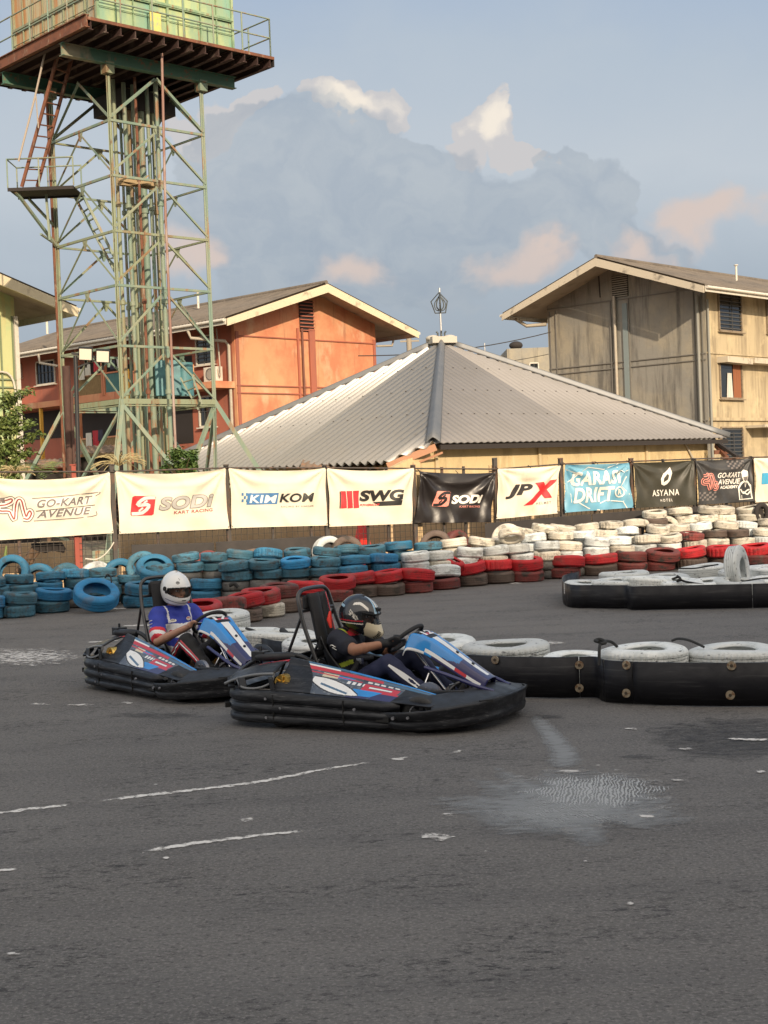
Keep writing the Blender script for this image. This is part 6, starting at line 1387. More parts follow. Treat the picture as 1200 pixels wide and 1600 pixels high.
# ------------------------------------------------------------------ karts (local: x forward, y left, z up)
V = Vector
def smooth_path(pts, n=6, closed=False): return catmull([V(p) for p in pts], n, closed)
def project_text(body, m, name, origin, ux, uy, W, Hh, bvh, parent, dirv, off=.003, shear=0, bold=.02, sub=.06, spacing=1):
    vs, fs = text_mesh(body, shear, bold, spacing, sub); pu = unit(vs); out = []
    for x, y in pu:
        p = V(origin)+V(ux)*(x-.5)*W+V(uy)*(y-.5)*Hh
        h = bvh.ray_cast(p - V(dirv)*.4, V(dirv), 1.0)
        out.append((h[0]-V(dirv)*off) if h[0] else (out[-1] if out else p))
    mb = MB(); mb.add(out, fs); return mb.build(name, m, parent)
def kart(loc, rz, number, label, steer=0.0):
    rt = empty('racing_kart', loc, rz, label, 'go-kart', 'karts racing on the track')
    # --- wrap-round side and rear bumper : three swollen ribs
    mir = lambda P: P + [V((p.x, -p.y, p.z)) for p in P[::-1]]
    right = smooth_path([(.50,-.60,0),(.40,-.655,0),(.10,-.665,0),(-.35,-.685,0),(-.66,-.685,0),(-.83,-.63,0),(-.93,-.50,0),(-.975,-.28,0),(-.985,0,0)], 6)
    path = right + [V((p.x, -p.y, 0)) for p in right[::-1][1:]]
    def prof(i):
        p = path[i]; f = min(1, max(0, (p.x+.98)/1.4)); h = .285-.06*max(0, (f-.35))/.65
        q = [(-.05,.04),(-.012,.038),(.010,.048),(.020,.068),(.016,.092),(.002,.102),(-.006,.106),(.004,.112),(.022,.130),(.026,.155),(.018,.176),(.003,.184),(-.006,.188),(.004,.194),(.018,.210),(.020,.235),(.010,.262),(-.012,.278),(-.05,.280),(-.09,.262)]
        return [(-a, z*h/.285) for a, z in q]      # path runs clockwise seen from above with the inside on its right
    mb = MB(); mb.sweep(path, prof); ob = mb.build('rear_bumper', M['plastic'], rt)
    # pocket slots near the rear corner, seams between mouldings
    for s in (-1, 1):
        for c_, z_, r_ in (((-.885, s*.590, .150), (.10,.02,.038), s*-.85), ((-.46, s*.704, .15), (.006,.012,.20), 0), ((.10,s*.685,.14),(.006,.012,.17), 0)):
            mb = MB(); mb.box(c_, z_, rz=r_); mb.build('bumper_slot', M['hel_liner'], rt)
        mb = MB()
        for x, z in ((-.52,.22),(-.52,.085),(-.40,.155),(.2,.17)): mb.cyl((x, s*.700, z), (x, s*.712, z), .010, 10)
        mb.build('bumper_rivet', M['steel'], rt)
    # --- front bumper : tall curved nose blade
    fr = smooth_path([(.40,-.64,0),(.56,-.69,0),(.74,-.66,0),(.91,-.54,0),(1.04,-.37,0),(1.10,-.19,0),(1.115,0,0)], 7)
    fpath = fr + [V((p.x, -p.y, 0)) for p in fr[::-1][1:]]; NF = len(fpath)
    def zt(i): f = min(i, NF-1-i)/(NF/2); return .150 + .072*min(1, f*1.3)**1.3
    def zb(i): f = min(i, NF-1-i)/(NF/2); return .035 + .035*min(1, f)**2
    def fprof(i):
        a, b = zb(i), zt(i); m_ = (a+b)/2
        return [(-.05,a+.004),(-.01,a),(.004,a+.014),(.010,a+.05),(.002,a+.062),(.008,m_),(.014,b-.035),(.020,b-.012),(.017,b),(.012,b+.003),(-.004,b-.008),(-.012,b-.04)]
    mb = MB(); mb.sweep(fpath, fprof); fb = mb.build('front_bumper', M['plastic'], rt)
    mb = MB()
    for s in (-1, 1):
        mb.cyl((.50,s*.688,.12),(.50,s*.716,.12),.012,10); mb.cyl((.62,s*.715,.13),(.62,s*.728,.13),.010,10)
    mb.build('bumper_rivet', M['steel'], rt)
    for s in (-1, 1):
        mb = MB(); mb.box((1.052,s*.365,.205),(.02,.10,.02),rz=s*.62); mb.build('bumper_slot', M['hel_liner'], rt)
        mb = MB(); mb.box((.40,s*.662,.10),(.10,.03,.035)); mb.build('bumper_slot', M['hel_liner'], rt)
    # nose deck from the bumper rim up to the middle
    ia, ib = 15, NF-1-15; sub = fpath[ia:ib+1]; nS = len(sub)
    def deck(u, v):
        k = min(nS-1, int(round(u*(nS-1)))); p = sub[k]; i = k+ia
        outer = V((p.x, p.y, zt(i)-.004)); s = 2*u-1
        inner = V((.66+.24*(1-abs(s)**1.6), p.y*.70, .245+.03*(1-abs(s))))
        q = outer.lerp(inner, v); q.z += .012*math.sin(PI*v)*(1-.5*abs(s)) ; return q
    mb = MB(); mb.grid(deck, nS-1, 8); mb.build('nose_deck', M['plastic2'], rt, solid=.006)
    for s in (-1, 1):
        mb = MB(); P = smooth_path([(.30,s*.335,.10),(.36,s*.335,.235 if s < 0 else .33),(.52,s*.33,.25 if s < 0 else .37),(.70,s*.29,.26 if s < 0 else .34),(.86,s*.25,.26)], 5)
        mb.grid(lambda u, v: V((P[int(round(u*(len(P)-1)))].x, P[int(round(u*(len(P)-1)))].y+s*.05*v*v, .07+(P[int(round(u*(len(P)-1)))].z-.07)*v)), len(P)-1, 6); mb.build('leg_shroud', M['plastic2'], rt, solid=.01)
    # mudguard humps over the front wheels
    for s in (-1, 1):
        mb = MB(); mb.grid(lambda u, v: V((.46+.34*u, s*(.40+.22*v), .205+.050*math.sin(PI*u)*(1-.25*v))), 14, 6); mb.build('front_mudguard', M['plastic'], rt, solid=.008) if False else None
    # floor tray, frame tubes
    mb = MB(); mb.box((.28,0,.048),(1.15,.62,.006)); mb.build('floor_tray', M['plastic2'], rt)
    mb = MB()
    for s in (-1, 1):
        mb.tube(smooth_path([(-.70,s*.30,.085),(-.2,s*.32,.06),(.35,s*.30,.06),(.72,s*.22,.07),(.92,s*.20,.10)], 5), .016, 8)
        mb.tube(smooth_path([(-.35,s*.60,.16),(-.3,s*.60,.14),(.2,s*.59,.13),(.34,s*.45,.10),(.36,s*.30,.07)], 5), .013, 8)
    for x in (-.62,-.1,.38,.72): mb.tube([(x,-.30,.07),(x,.30,.07)], .015, 8)
    mb.tube(smooth_path([(.60,-.20,.09),(.72,-.17,.27),(.78,0,.30),(.72,.17,.27),(.60,.20,.09)], 6), .013, 8)
    mb.build('frame', M['tube_black'], rt)
    mb = MB(); mb.tube(smooth_path([(.50,-.17,.40),(.72,-.19,.34),(.90,-.19,.28),(1.02,-.15,.24)], 5), .014, 8); mb.tube(smooth_path([(.50,.17,.40),(.72,.19,.34),(.90,.19,.28),(1.02,.15,.24)], 5), .014, 8); mb.build('nose_strut', M['navy'], rt)
    # axle and wheels
    mb = MB(); mb.cyl((-.44,-.60,.14),(-.44,.60,.14),.02,12); mb.cyl((-.44,.28,.14),(-.44,.30,.14),.10,20); mb.build('rear_axle', M['steel'], rt)
    def wheel(x, y, r, w, ang=0):
        c = V((x, y, r)); e = empty('wheel', c, 0) if False else None
        mb = MB(); s = 1 if y > 0 else -1
        prof_ = [(r*.52,-w/2*.9),(r*.70,-w/2),(r*.93,-w/2*.92),(r*.99,-w/2*.75),(r,-w/4),(r,w/4),(r*.99,w/2*.75),(r*.93,w/2*.92),(r*.70,w/2),(r*.52,w/2*.9),(r*.52,-w/2*.9)]
        mb.lathe(prof_, 40, axis='Y'); t = mb.build('wheel', M['slick'], rt); t.location = c; t.rotation_euler = (0, 0, ang)
        mb = MB(); q = [(r*.53,-w/2*.9),(r*.56,-w/2*.96),(r*.50,-w/2*.9),(r*.44,-w/2*.3),(r*.2,-w/2*.25),(0.001,-w/2*.25)]
        mb.lathe(q, 30, axis='Y'); mb.lathe([(a, -b) for a, b in q], 30, axis='Y')
        for k in range(5):
            a = 2*PI*k/5
            for sg in (-1, 1): mb.beam((math.cos(a)*r*.12, sg*w*.2, math.sin(a)*r*.12), (math.cos(a)*r*.5, sg*w*.38, math.sin(a)*r*.5), .02, .02)
        mb.cyl((0,-w*.42,0),(0,w*.42,0),.022,12)
        mb.build('rim', M['gold'] if r > .13 else M['steel'], t); return t
    for s in (-1, 1): wheel(-.44, s*.545, .14, .19); wheel(.63, s*.52, .128, .125, steer)
    # --- side pods with printed graphics
    for s in (-1, 1):
        x0, x1 = -.50, .74
        def pod(u, v, s=s):
            x = x0+(x1-x0)*u; tz = .455-.20*u-.055*u*u; oz = .275-.06*u-.03*u*u; yi = .345+.02*u; yo = .665-.05*u
            y = yi+(yo-yi)*v; rid = max(0, 1-abs(v-.16)/.16)
            return V((x + .04*math.sin(PI*v), s*y, tz+(oz-tz)*(max(0, v-.12)/.88)**1.1 + .018*rid + .012*math.sin(PI*v)))
        def pm(u, v):
            if ((u-.845)/.085)**2+((v-1.0)/.42)**2 < 1: return 0
            if u < .10+.16*v: return 0
            if v < .20: return (1 if u > .40 else 8) if v > .05 else 0
            if v < .235: return 2 if u < .34 else 5
            if v < .30+.03*(1-u): return 3 if u < .62 else 8
            if u > .76:
                if ((u-.91)/.055)**2+((v-.58-.8*(u-.91))/.13)**2 < 1: return 3
                return 6 if v < .8 else 0
            w = (u-.20)/.34                                       # long white swoosh
            if 0 < w < 1:
                c = .60+.32*w; h = .155*math.sin(PI*min(1, w*.9+.1))**.8
                if abs(v-c) < h: return 2 if not (.02 < (v-c) < .07 and .2 < w < .8) else 8
                if abs(v-c) < h+.025: return 0
            if abs((v-.42)-.18*(u-.3)) < .018 and u < .50: return 3
            if .24 < u < .34 and .36 < v < .50: return 7
            if .34 < u < .44 and .38 < v < .47: return 1
            if .40 < u < .52 and .50 < v < .60 and int(u*90) % 3: return 2
            if .52 < u < .74:
                if .36 < v < .44 and int(u*70) % 3 != 0: return 2
                if .48 < v < .72 and not (.56 < u < .70 and .555 < v < .645): return 3
                if .56 < u < .74 and .575 < v < .625: return 2
            if v > .72 and .48 < u < .66 - .2*(v-.72): return 1 if v < .93 else 4
            if v > .70 and u > .62: return 3 if v < .76 else 4
            return 5
        mb = MB(); mb.grid(pod, 240, 110, mfn=pm); so = mb.build('side_pod', [M['plastic'], M['blue'], M['white'], M['red'], M['navy'], M['slate'], M['plastic2'], M['hel_cream'], M['steelblue']], rt, solid=.008)
        # rear cowl above the wheel, open below
        def cowl(u, v, s=s):
            x = -.48-.46*u; tz = .462-.045*u-.05*u*u; y = .345+(.64-.345)*v-.06*u*u*v; oz = .395-.09*u*u
            return V((x, s*y, tz+(oz-tz)*v**1.6+.012*math.sin(PI*v)))
        mb = MB(); mb.grid(cowl, 16, 12, mfn=lambda u, v: 1 if (v < .30 and u < .55) and v > .12 else 0); mb.build('rear_cowl', [M['plastic'], M['red']], rt, solid=.01)
        mb = MB(); mb.tube([cowl(k/14, 1.0)+V((0,s*.004,-.004)) for k in range(15)], .011, 8); mb.tube(smooth_path([cowl(0, 1.0), V((-.50,s*.655,.33)), V((-.60,s*.675,.290)), V((-.74,s*.66,.290)), cowl(.75, 1.0)], 5), .009, 8); mb.build('cowl_highlight', mat('pale_grey_highlight', (.16,.165,.17), .35) if 'pale_grey_highlight' not in bpy.data.materials else bpy.data.materials['pale_grey_highlight'], rt)  # pale grey tubes stand in for the highlight along the cowl edge
        mb = MB(); mb.beam((-.93,s*.52,.33),(-.86,s*.62,.28),.05,.02); mb.build('tail_fin', M['plastic2'], rt)
        mb = MB()
        mb.grid(lambda u, v: V((-.46-.035*u-.02*v, s*(.66-.0*v), .27+.10*v)), 4, 6); mb.build('cowl_strut', M['plastic2'], rt, solid=.012); mb = MB(); mb.grid(lambda u, v: V((-.70-.06*u-.03*v, s*(.655-.02*v), .27+.085*v)), 4, 6)
        mb.build('cowl_strut', M['plastic2'], rt, solid=.012)
        mb = MB(); mb.tube(smooth_path([(-.90,s*.50,.275),(-.93,s*.40,.36),(-.90,s*.25,.42)], 5), .018, 8); mb.build('rear_hoop', M['tube_black'], rt)
    # --- seat
    sp_ = smooth_path([(.20,0,.17),(.08,0,.115),(-.08,0,.095),(-.21,0,.14),(-.30,0,.27),(-.36,0,.44),(-.40,0,.60)], 5); n_ = len(sp_)
    def seat(u, v):
        k = min(n_-1, int(round(v*(n_-1)))); p = sp_[k]; t = (sp_[min(n_-1,k+1)]-sp_[max(0,k-1)]).normalized(); nrm = V((t.z, 0, -t.x)) ; nrm = nrm if nrm.z > 0 or nrm.x > 0 else -nrm
        a = (u-.5)*2; side = .16*math.exp(-((v-.55)/.28)**2)+.045; w_ = .185-.02*v
        return V((p.x, a*w_, p.z)) + nrm*side*abs(a)**3.0
    mb = MB(); mb.grid(seat, 24, n_-1); mb.build('seat', M['seat'], rt, solid=.012)
    mb = MB()
    for s in (-1, 1):
        mb.grid(lambda u, v: V((-.385-.085*v+.022*math.sin(PI*u), s*(.035+.115*u), .50+.425*v)), 10, 14)
    mb.build('backrest_pad', M['pad'], rt, solid=.035)
    mb = MB(); mb.grid(lambda u, v: V((-.475+.035*math.sin(PI*u), .16*(2*u-1), .81+.10*v)), 12, 5); mb.build('headrest', M['pad'], rt, solid=.03)
    mb = MB()
    mb.tube(smooth_path([(-.28,-.275,.32),(-.34,-.27,.45),(-.44,-.255,.70),(-.49,-.235,.88),(-.50,-.20,.935),(-.50,-.12,.958),(-.50,.12,.958),(-.50,.20,.935),(-.49,.235,.88),(-.44,.255,.70),(-.34,.27,.45),(-.28,.275,.32)], 6), .016, 10)
    mb.tube([(-.468,-.243,.80),(-.468,.243,.80)], .012, 8); mb.tube([(-.39,-.26,.58),(-.39,.26,.58)], .012, 8); mb.tube(smooth_path([(-.46,-.24,.78),(-.60,-.22,.5),(-.72,-.2,.28)], 5), .012, 8); mb.tube(smooth_path([(-.46,.24,.78),(-.60,.22,.5),(-.72,.2,.28)], 5), .012, 8)
    mb.build('roll_hoop', M['tube_black'], rt)
    mb = MB()
    for s in (-1, 1): mb.grid(lambda u, v: V((-.352-.085*v, s*(.078+.008*u), .56+.36*v)), 1, 8)
    mb.build('harness_trim', M['red'], rt, solid=-.004)
    # --- engine block, exhaust, fuel tank, pedals
    mb = MB(); mb.box((-.28,-.30,.20),(.24,.16,.2)); mb.cyl((-.28,-.30,.28),(-.30,-.30,.40),.075,16)
    for k in range(6): mb.cyl((-.28,-.30,.28+.02*k),(-.28,-.30,.288+.02*k),.095,16)
    mb.build('engine', M['steel'], rt, bevel=.01)
    mb = MB(); mb.tube(smooth_path([(-.30,-.24,.36),(-.45,-.26,.46),(-.60,-.30,.485),(-.84,-.33,.475)], 5), .02, 10, rr=None); mb.tube([(-.50,-.29,.470),(-.53,-.295,.472),(-.78,-.33,.468),(-.82,-.34,.465)], .034, 14, rr=[.018,.034,.034,.018]); mb.box((-.80,-.30,.475),(.11,.10,.07)); mb.cyl((-.80,-.30,.50),(-.80,-.30,.545),.012,8); mb.build('exhaust', M['plastic2'], rt, bevel=.006)
    mb = MB(); mb.box((.22,0,.13),(.22,.20,.14)); mb.cyl((.22,0,.2),(.22,0,.23),.03,12); mb.build('fuel_tank', M['plastic2'], rt, bevel=.02)
    for s in (-1, 1):
        mb = MB(); mb.tube([(.70,s*.14,.07),(.72,s*.14,.18),(.70,s*.14,.25)], .01, 8); mb.box((.695,s*.14,.25),(.012,.08,.06)); mb.tube([(.45,s*.18,.09),(.72,s*.16,.12)], .006, 6); mb.build('pedal', M['chrome'], rt)
    mb = MB(); mb.cyl((.58,-.30,.20),(.58,-.27,.20),.11,24); 
    for k in range(10): a = k*PI/5; mb.cyl((.58+.07*math.cos(a),-.305,.20+.07*math.sin(a)),(.58+.07*math.cos(a),-.268,.20+.07*math.sin(a)),.012,8)
    mb.build('brake_disc', M['steel'], rt)
    for s in (-1, 1):
        mb = MB(); mb.tube([(-.44,s*.46,.32),(-.44,s*.60,.32)], .062, 20); 
        for k in range(5): mb.beam((-.44+.05*math.cos(k*1.3),s*.605,.32+.05*math.sin(k*1.3)),(-.44-.02*math.cos(k*1.3),s*.605,.32-.02*math.sin(k*1.3)),.012,.01)
        mb.build('chain_guard', M['gold'], rt)
    # --- steering wheel
    sc_ = V((.27,0,.585)); ax = V((-.62,0,.78)).normalized(); uy = V((0,1,0)); ux = uy.cross(ax)
    cir = lambda r, a, o=0: sc_ + ux*r*math.cos(a) + uy*r*math.sin(a) + ax*o
    mb = MB(); mb.tube([cir(.150, 2*PI*k/32) for k in range(32)], .0155, 10, closed=True); sw = mb.build('steering_wheel', M['pad'], rt)
    mb = MB(); 
    for a in (PI/2, -PI/2, PI): mb.beam(cir(.03,a,-.01), cir(.145,a), .03, .006, up=ax)
    mb.cyl(sc_-ax*.04, sc_+ax*.005, .04, 16); mb.build('wheel_spoke', M['steel'], sw)
    mb = MB(); mb.tube([sc_-ax*.03, V((.62,0,.16))], .012, 8); mb.tube([V((.45,0,.33)), V((.40,-.15,.08))], .010, 8); mb.tube([V((.45,0,.33)), V((.40,.15,.08))], .010, 8); mb.tube([(.62,-.46,.13),(.62,.46,.13)], .008, 8); mb.build('steering_column', M['chrome'], rt)
    # --- front number fairing
    fl = smooth_path([(.350,0,.590),(.385,0,.622),(.46,0,.603),(.56,0,.548),(.70,0,.455),(.84,0,.362),(.95,0,.295)], 10); nf = len(fl)
    wd = lambda v: .152+.02*math.sin(PI*min(1, v*2.2)) - .055*v
    def fair(u, v):
        k = min(nf-1, int(round(v*(nf-1)))); p = fl[k]; a = (u-.5)*2; w_ = wd(v)
        edge = max(0, (abs(a)-.72)/.28)
        return V((p.x - .03*edge, a*w_, p.z + .014*(1-a*a) - .115*edge**1.2*(1-.45*v)))
    def fm(u, v):
        a = abs(u-.5)*2
        if v < .30: return 0 if a < .62 else (1 if a < .955 else 2)
        if v < .345: return 3 if a < .46 else (1 if a < .955 else 2)
        if v < .41: return 0 if a < .50 else (1 if a < .955 else 2)
        if v > .95: return 4
        if a < .30-.14*(v-.4): return 2
        if a < .40-.14*(v-.4): return 4 if v > .5 else 1
        lim = .93-.75*max(0, v-.62)
        if a < .90: return 1 if a < lim-.25*(v-.4) and v < .72 else 4
        if a < .965: return 2 if not (.70 < v < .80) else 3
        return 1 if v < .5 else 4
    mb = MB(); mb.grid(fair, 96, nf-1, mfn=fm); fo = mb.build('number_fairing', [M['plastic'], M['blue'], M['white'], M['red'], M['navy']], rt, solid=.006)
    me = fo.data; bv = BVHTree.FromPolygons([v.co for v in me.vertices], [tuple(p.vertices) for p in me.polygons])
    dn = V((0,0,-1))
    project_text(number, M['white'], 'race_number', (.445,0,.7), (0,1,0), (-1,0,.0), .135, .062, bv, fo, dn, .011, bold=.03)
    mb = MB()
    for x in (.68,.80): 
        h = bv.ray_cast(V((x,0,1)), dn, 2)[0]; mb.cyl(h, h+V((.008,0,.014)), .012, 12)
    mb.build('fairing_bolt', M['plastic'], fo)
    # side bars from column to nose (blue tubes)
    return rt
H1, H2 = math.radians(-K1A), math.radians(-K2A)
kart(K1L, H1, '12', 'black and blue racing kart number 12 in front, with the black helmeted driver', .06)
kart(K2L, H2, '17', 'black and blue racing kart number 17 behind, with the white helmeted driver', .10)
# ------------------------------------------------------------------ drivers (kart-local coordinates)
def helmet(rt, C, tiltm, kind):
    """full face shell round head centre C; tiltm = rotation of the head"""
    R = tiltm; rx, ry, rz = ((.158,.130,.160) if kind == 'white' else (.154,.126,.148))
    def surf(az, el, off=0.0):
        ca, sa, ce, se = math.cos(az), math.sin(az), math.cos(el), math.sin(el)
        x, y, z = rx*ce*ca, ry*ce*sa, rz*se
        f = max(0, ca)**1.5 * max(0, min(1, (-el+.10)/.5))
        x += .034*f; y *= 1-.02*f                       # chin bar pushed forward
        if kind == 'mask': x += .050*max(0, ca)**3*math.exp(-((el+.55)/.30)**2); z -= .035*max(0, ca)**2*max(0, min(1, (-el-.2)/.5))
        if se < -.70: k = (-.70-se)/.30; x *= 1-.35*k; y *= 1-.30*k; z = -rz*.70 - .035*k
        if ca < 0: x *= 1.10; z += .010*(-ca)*max(0, se)
        v = V((x, y, z)); return C + R @ (v*(1+off/.14))
    NU, NV = 220, 130
    def inport(az, el):
        a = abs(az)
        top = .30 - .10*(a/1.05)**2; bot = -.20 + .13*(a/1.05)**2 + (.06 if kind == 'mask' else 0)
        return a < 1.05 and bot < el < top
    def col_(u, v):
        az = (u-.5)*2*PI; el = (v-.5)*PI; a = abs(az)
        if el < -1.22: return None
        if inport(az, el): return None
        if inport(az*.93, el*.86-.005): return 1
        if kind != 'mask':
            return 0
        if el < -.10 and a < 1.0 and el > -1.2: return 2 if a < .98-.42*abs(el+.45) else 0
        t = el - (.62-.42*(a-1.0))
        if .75 < a < 2.1 and abs(el-(.80-.55*abs(a-1.35)**1.5)) < .085 and a < 1.75: return 3
        if a < .34 and a > .14 and el > .32: return 4
        if a < .09 and el > .5: return 3
        if 1.0 < a < 2.75 and abs(el+.10+.22*(a-1.1)) < .030: return 5
        if 1.0 < a < 2.75 and abs(el+.24+.22*(a-1.1)) < .025: return 3
        if 2.2 < a and abs(el-.35) < .07: return 4
        return 0
    mb = MB(); mb.grid(lambda u, v: surf((u-.5)*2*PI, (v-.5)*PI), NU, NV, mfn=col_)
    sh = mb.build('helmet', [M['hel_white'] if kind == 'white' else M['hel_black'], M['hel_liner'], M['hel_cream'], M['inkwhite'], M['hel_blue'], M['red'], M['hel_liner']], rt, recalc=False)
    md = sh.modifiers.new('solid', 'SOLIDIFY'); md.thickness = .018; md.offset = 1; 
    # orientation of the grid normals decides the side; thicken inwards
    n = sh.data.polygons[len(sh.data.polygons)//2]; outward = (n.center-C).dot(n.normal) > 0; md.offset = -1 if outward else 1
    mb = MB(); 
    mb.grid(lambda u, v: surf((u-.5)*2.16, (-.26 if kind == 'white' else -.16)+(.62 if kind == 'white' else .52)*v, -.006), 30, 8); mb.build('visor', M['visor_clear' if kind == 'white' else 'visor'], sh)
    if kind == 'white':
        mb = MB()
        for s in (-1, 1):
            p = surf(s*1.32, .16, .002); nrm = (p-C).normalized(); mb.cyl(p, p+nrm*.006, .020, 20); mb.cyl(p+nrm*.006, p+nrm*.009, .008, 12)
            p = surf(s*1.18, -.0, .002); nrm = (p-C).normalized(); mb.cyl(p, p+nrm*.005, .013, 16)
            mb.tube([surf(s*a, .10-.18*(1.32-a), .004) for a in (1.32,1.22,1.10)], .009, 6)
        mb.tube([surf(a*.42/10, -.36, .001) for a in range(-4, 5)], .004, 5)
        mb.tube([surf(a*.04, -.56+.10*abs(a*.04)**1.5, .0005) for a in range(-34, 35)], .0022, 5)
        mb.build('visor_pivot', M['hel_liner'], sh)
        mb = MB(); mb.tube([surf(-.40+.13*math.cos(k*PI/12), .62+.075*math.sin(k*PI/12), .001) for k in range(24)], .0022, 5, closed=True)
        mb.tube([surf(-.48+.02*k, .62+.030*math.sin(k*1.9), .001) for k in range(9)], .0025, 5)
        mb.tube([surf(-.30+.012*k, .88+.02*math.sin(k*2.5), .001) for k in range(5)], .0022, 5); mb.tube([surf(-.22+.012*k, .80+.02*math.cos(k*2.5), .001) for k in range(4)], .0022, 5)
        mb.build('helmet_emblem', M['hel_liner'], sh)
    else:
        mb = MB()
        for k in range(6):
            for s in (-1, 1):
                for q in range(2): mb.tube([surf(s*(.20+.07*k*.5+.02*q), -.40-.055*k, .003), surf(s*(.34+.035*k+.02*q), -.36-.055*k, .003)], .0022, 5)
        mb.build('mask_vent', M['hel_liner'], sh)
        mb = MB(); rnd = random.Random(2)      # sprayed lettering-like flash on the side
        for s in (-1, 1):
            x = 0
            for w_, pts in enumerate(([(0,0),(.5,0),(.5,.5),(0,.5),(0,1),(.5,1)],[(0,0),(0,1),(.5,1),(.5,.5),(0,.5)],[(0,0),(.25,1),(.5,0)],[(0,0),(0,1),(.5,.8),(0,.5),(.5,0)],[(0,0),(0,1),(.5,.5)])):
                P = [surf(s*(1.75-.14*(x+px_)), .10+.22*py_-.10*(w_*.5+px_), .002) for px_, py_ in pts]; mb.tube(P, .0035, 5); x += .75
        mb.build('helmet_lettering', M['inkwhite'], sh)
        mb = MB(); mb.box(C+R@V((.135,0,.085)), (.03,.04,.022), M=R); mb.tube([surf(a*.1, .335, .006) for a in range(-11, 12)], .006, 6); mb.build('helmet_trim', M['hel_liner'], sh)
    return sh
def hand(mb, wrist, grip, axis_t, pal_n, s=1.0):
    """fist closed on a rim: wrist point, grip centre, rim tangent, palm normal (towards the rim)"""
    d = (grip-wrist).normalized(); t = axis_t.normalized()
    palm = grip - pal_n*.028 - d*.018
    mb.capsule(wrist, .027*s, palm - d*.01, .030*s, 12)
    for k in range(4):
        o = t*((k-1.5)*.0215*s); L = (.9,1.0,.96,.78)[k]; b = palm + o + d*.022
        kn = b + d*.020*L - pal_n*.006; m1 = kn + pal_n*.030*L + d*.012; tip = m1 - d*.026*L + pal_n*.012
        r = .0102*s
        mb.limb([b, kn, m1, tip], [r*1.08, r, r*.95, r*.82], 8)
    side = t*(.045*s); b = palm + side*.85 - d*.022; m1 = b + side*.55 + pal_n*.018 + d*.012; tip = m1 + d*.026 + pal_n*.020 - side*.25
    mb.limb([b, m1, tip], [.0135*s, .0118*s, .0098*s], 8)
def driver(loc, rz, kind, label):
    rt = empty('person', loc, rz, label, 'person', None)
    w1 = kind == 'white'
    hip = V((-.15,0,.225)); waist = V((-.205,0,.34)); chest = V((-.225,0,.49)); neck = V((-.195,0,.64)); head = V((-.105,0,.735))
    if w1: waist = V((-.255,0,.37)); chest = V((-.315,0,.54)); neck = V((-.325,0,.70)); head = V((-.28,0,.832))
    sh = {s: V((-.315 if w1 else -.205, s*.175, .635 if w1 else .590)) for s in (-1, 1)}
    sc_ = V((.27,0,.585)); ax = V((-.62,0,.78)).normalized(); uy = V((0,1,0)); ux = uy.cross(ax)
    ga = {-1: -PI/2-.10, 1: PI/2+.10} if w1 else {-1: -PI/2-.20, 1: PI/2+.25}
    grip = {s: sc_ + ux*.150*math.cos(ga[s]) + uy*.150*math.sin(ga[s]) for s in (-1, 1)}
    tang = {s: (-ux*math.sin(ga[s]) + uy*math.cos(ga[s])) for s in (-1, 1)}
    elb = {s: (V((-.16, s*.27, .415)) if w1 else V((-.01, s*.275, .525 if s < 0 else .44))) for s in (-1, 1)}
    wr = {s: grip[s] + V((-.075, s*.012, -.005 if not w1 else -.02)) for s in (-1, 1)}
    kn = {-1: V((.235,-.215,.435)), 1: V((.235,.215,.435))} if w1 else {-1: V((.235,-.215,.420)), 1: V((.235,.215,.420))}
    hp = {s: V((-.12, s*.095, .215)) for s in (-1, 1)}
    ank = {s: V((.585, s*.155, .165)) for s in (-1, 1)}
    toe = {s: V((.685, s*.150, .235)) for s in (-1, 1)}
    # body: one continuous skin surface
    mb = MB()
    mb.ell(hip, (.13,.16,.11)); mb.limb([hip, waist, chest], [.12,.12,.125]); mb.ell(chest+V((0,0,.03)), (.105,.165,.14))
    mb.limb([chest+V((0,0,.1)), neck, head-V((0,0,.06))], [.075,.056,.055])
    mb.ell(head, (.094,.074,.108)); mb.ell(head+V((.035,0,-.055)), (.058,.052,.055))
    mb.ell(head+V((.100,0,-.012)), (.018,.013,.024)); mb.ell(head+V((.094,0,.010)), (.012,.010,.022))
    for s in (-1, 1):
        mb.ell(head+V((.076,s*.032,.030)), (.020,.026,.008)); mb.ell(head+V((.062,s*.038,-.015)), (.024,.022,.022)); mb.ell(head+V((-.005,s*.076,.0)), (.018,.008,.030))
        mb.limb([chest+V((0,s*.08,.09)), sh[s], elb[s], wr[s]], [.070,.058,.043,.027])
        mb.ell((elb[s]+wr[s])/2+(elb[s]-wr[s])*.18, (.042,.042,.042))
        hand(mb, wr[s], grip[s], tang[s], V((.35,0,-.35)).normalized() if False else (sc_-grip[s]).normalized()*.3+V((.5,0,-.1)), 1.0)
        mb.limb([hp[s], kn[s], ank[s]+V((.01,0,-.02))], [.070,.045,.030])
    mb.ell(head+V((.088,0,-.052)), (.016,.024,.008))
    me = organic(mb, .0062, 3, 'body')
    mats_ = [M['skin2'] if w1 else M['skin'], M['eye'], M['hair'], mat('lip_'+kind, (.32,.11,.09), .5)]
    body = obj_of('body', me, mats_, rt)
    for p in me.polygons:
        c = p.center - head
        if c.x > .05:
            for s in (-1, 1):
                if ((c.y-s*.032)/.014)**2 + ((c.z-.010)/.007)**2 < 1: p.material_index = 1
                if ((c.y-s*.030)/.006)**2 + ((c.z-.010)/.006)**2 < 1: p.material_index = 2
                if abs(c.y-s*.033) < .020 and abs(c.z-.032) < .005: p.material_index = 2
            if abs(c.y) < .022 and abs(c.z+.053) < .006 and c.x > .08: p.material_index = 3
        elif c.z > .055 or (c.x < .02 and c.z > -.02 and abs(c.y) < .07 and c.length < .14): p.material_index = 2
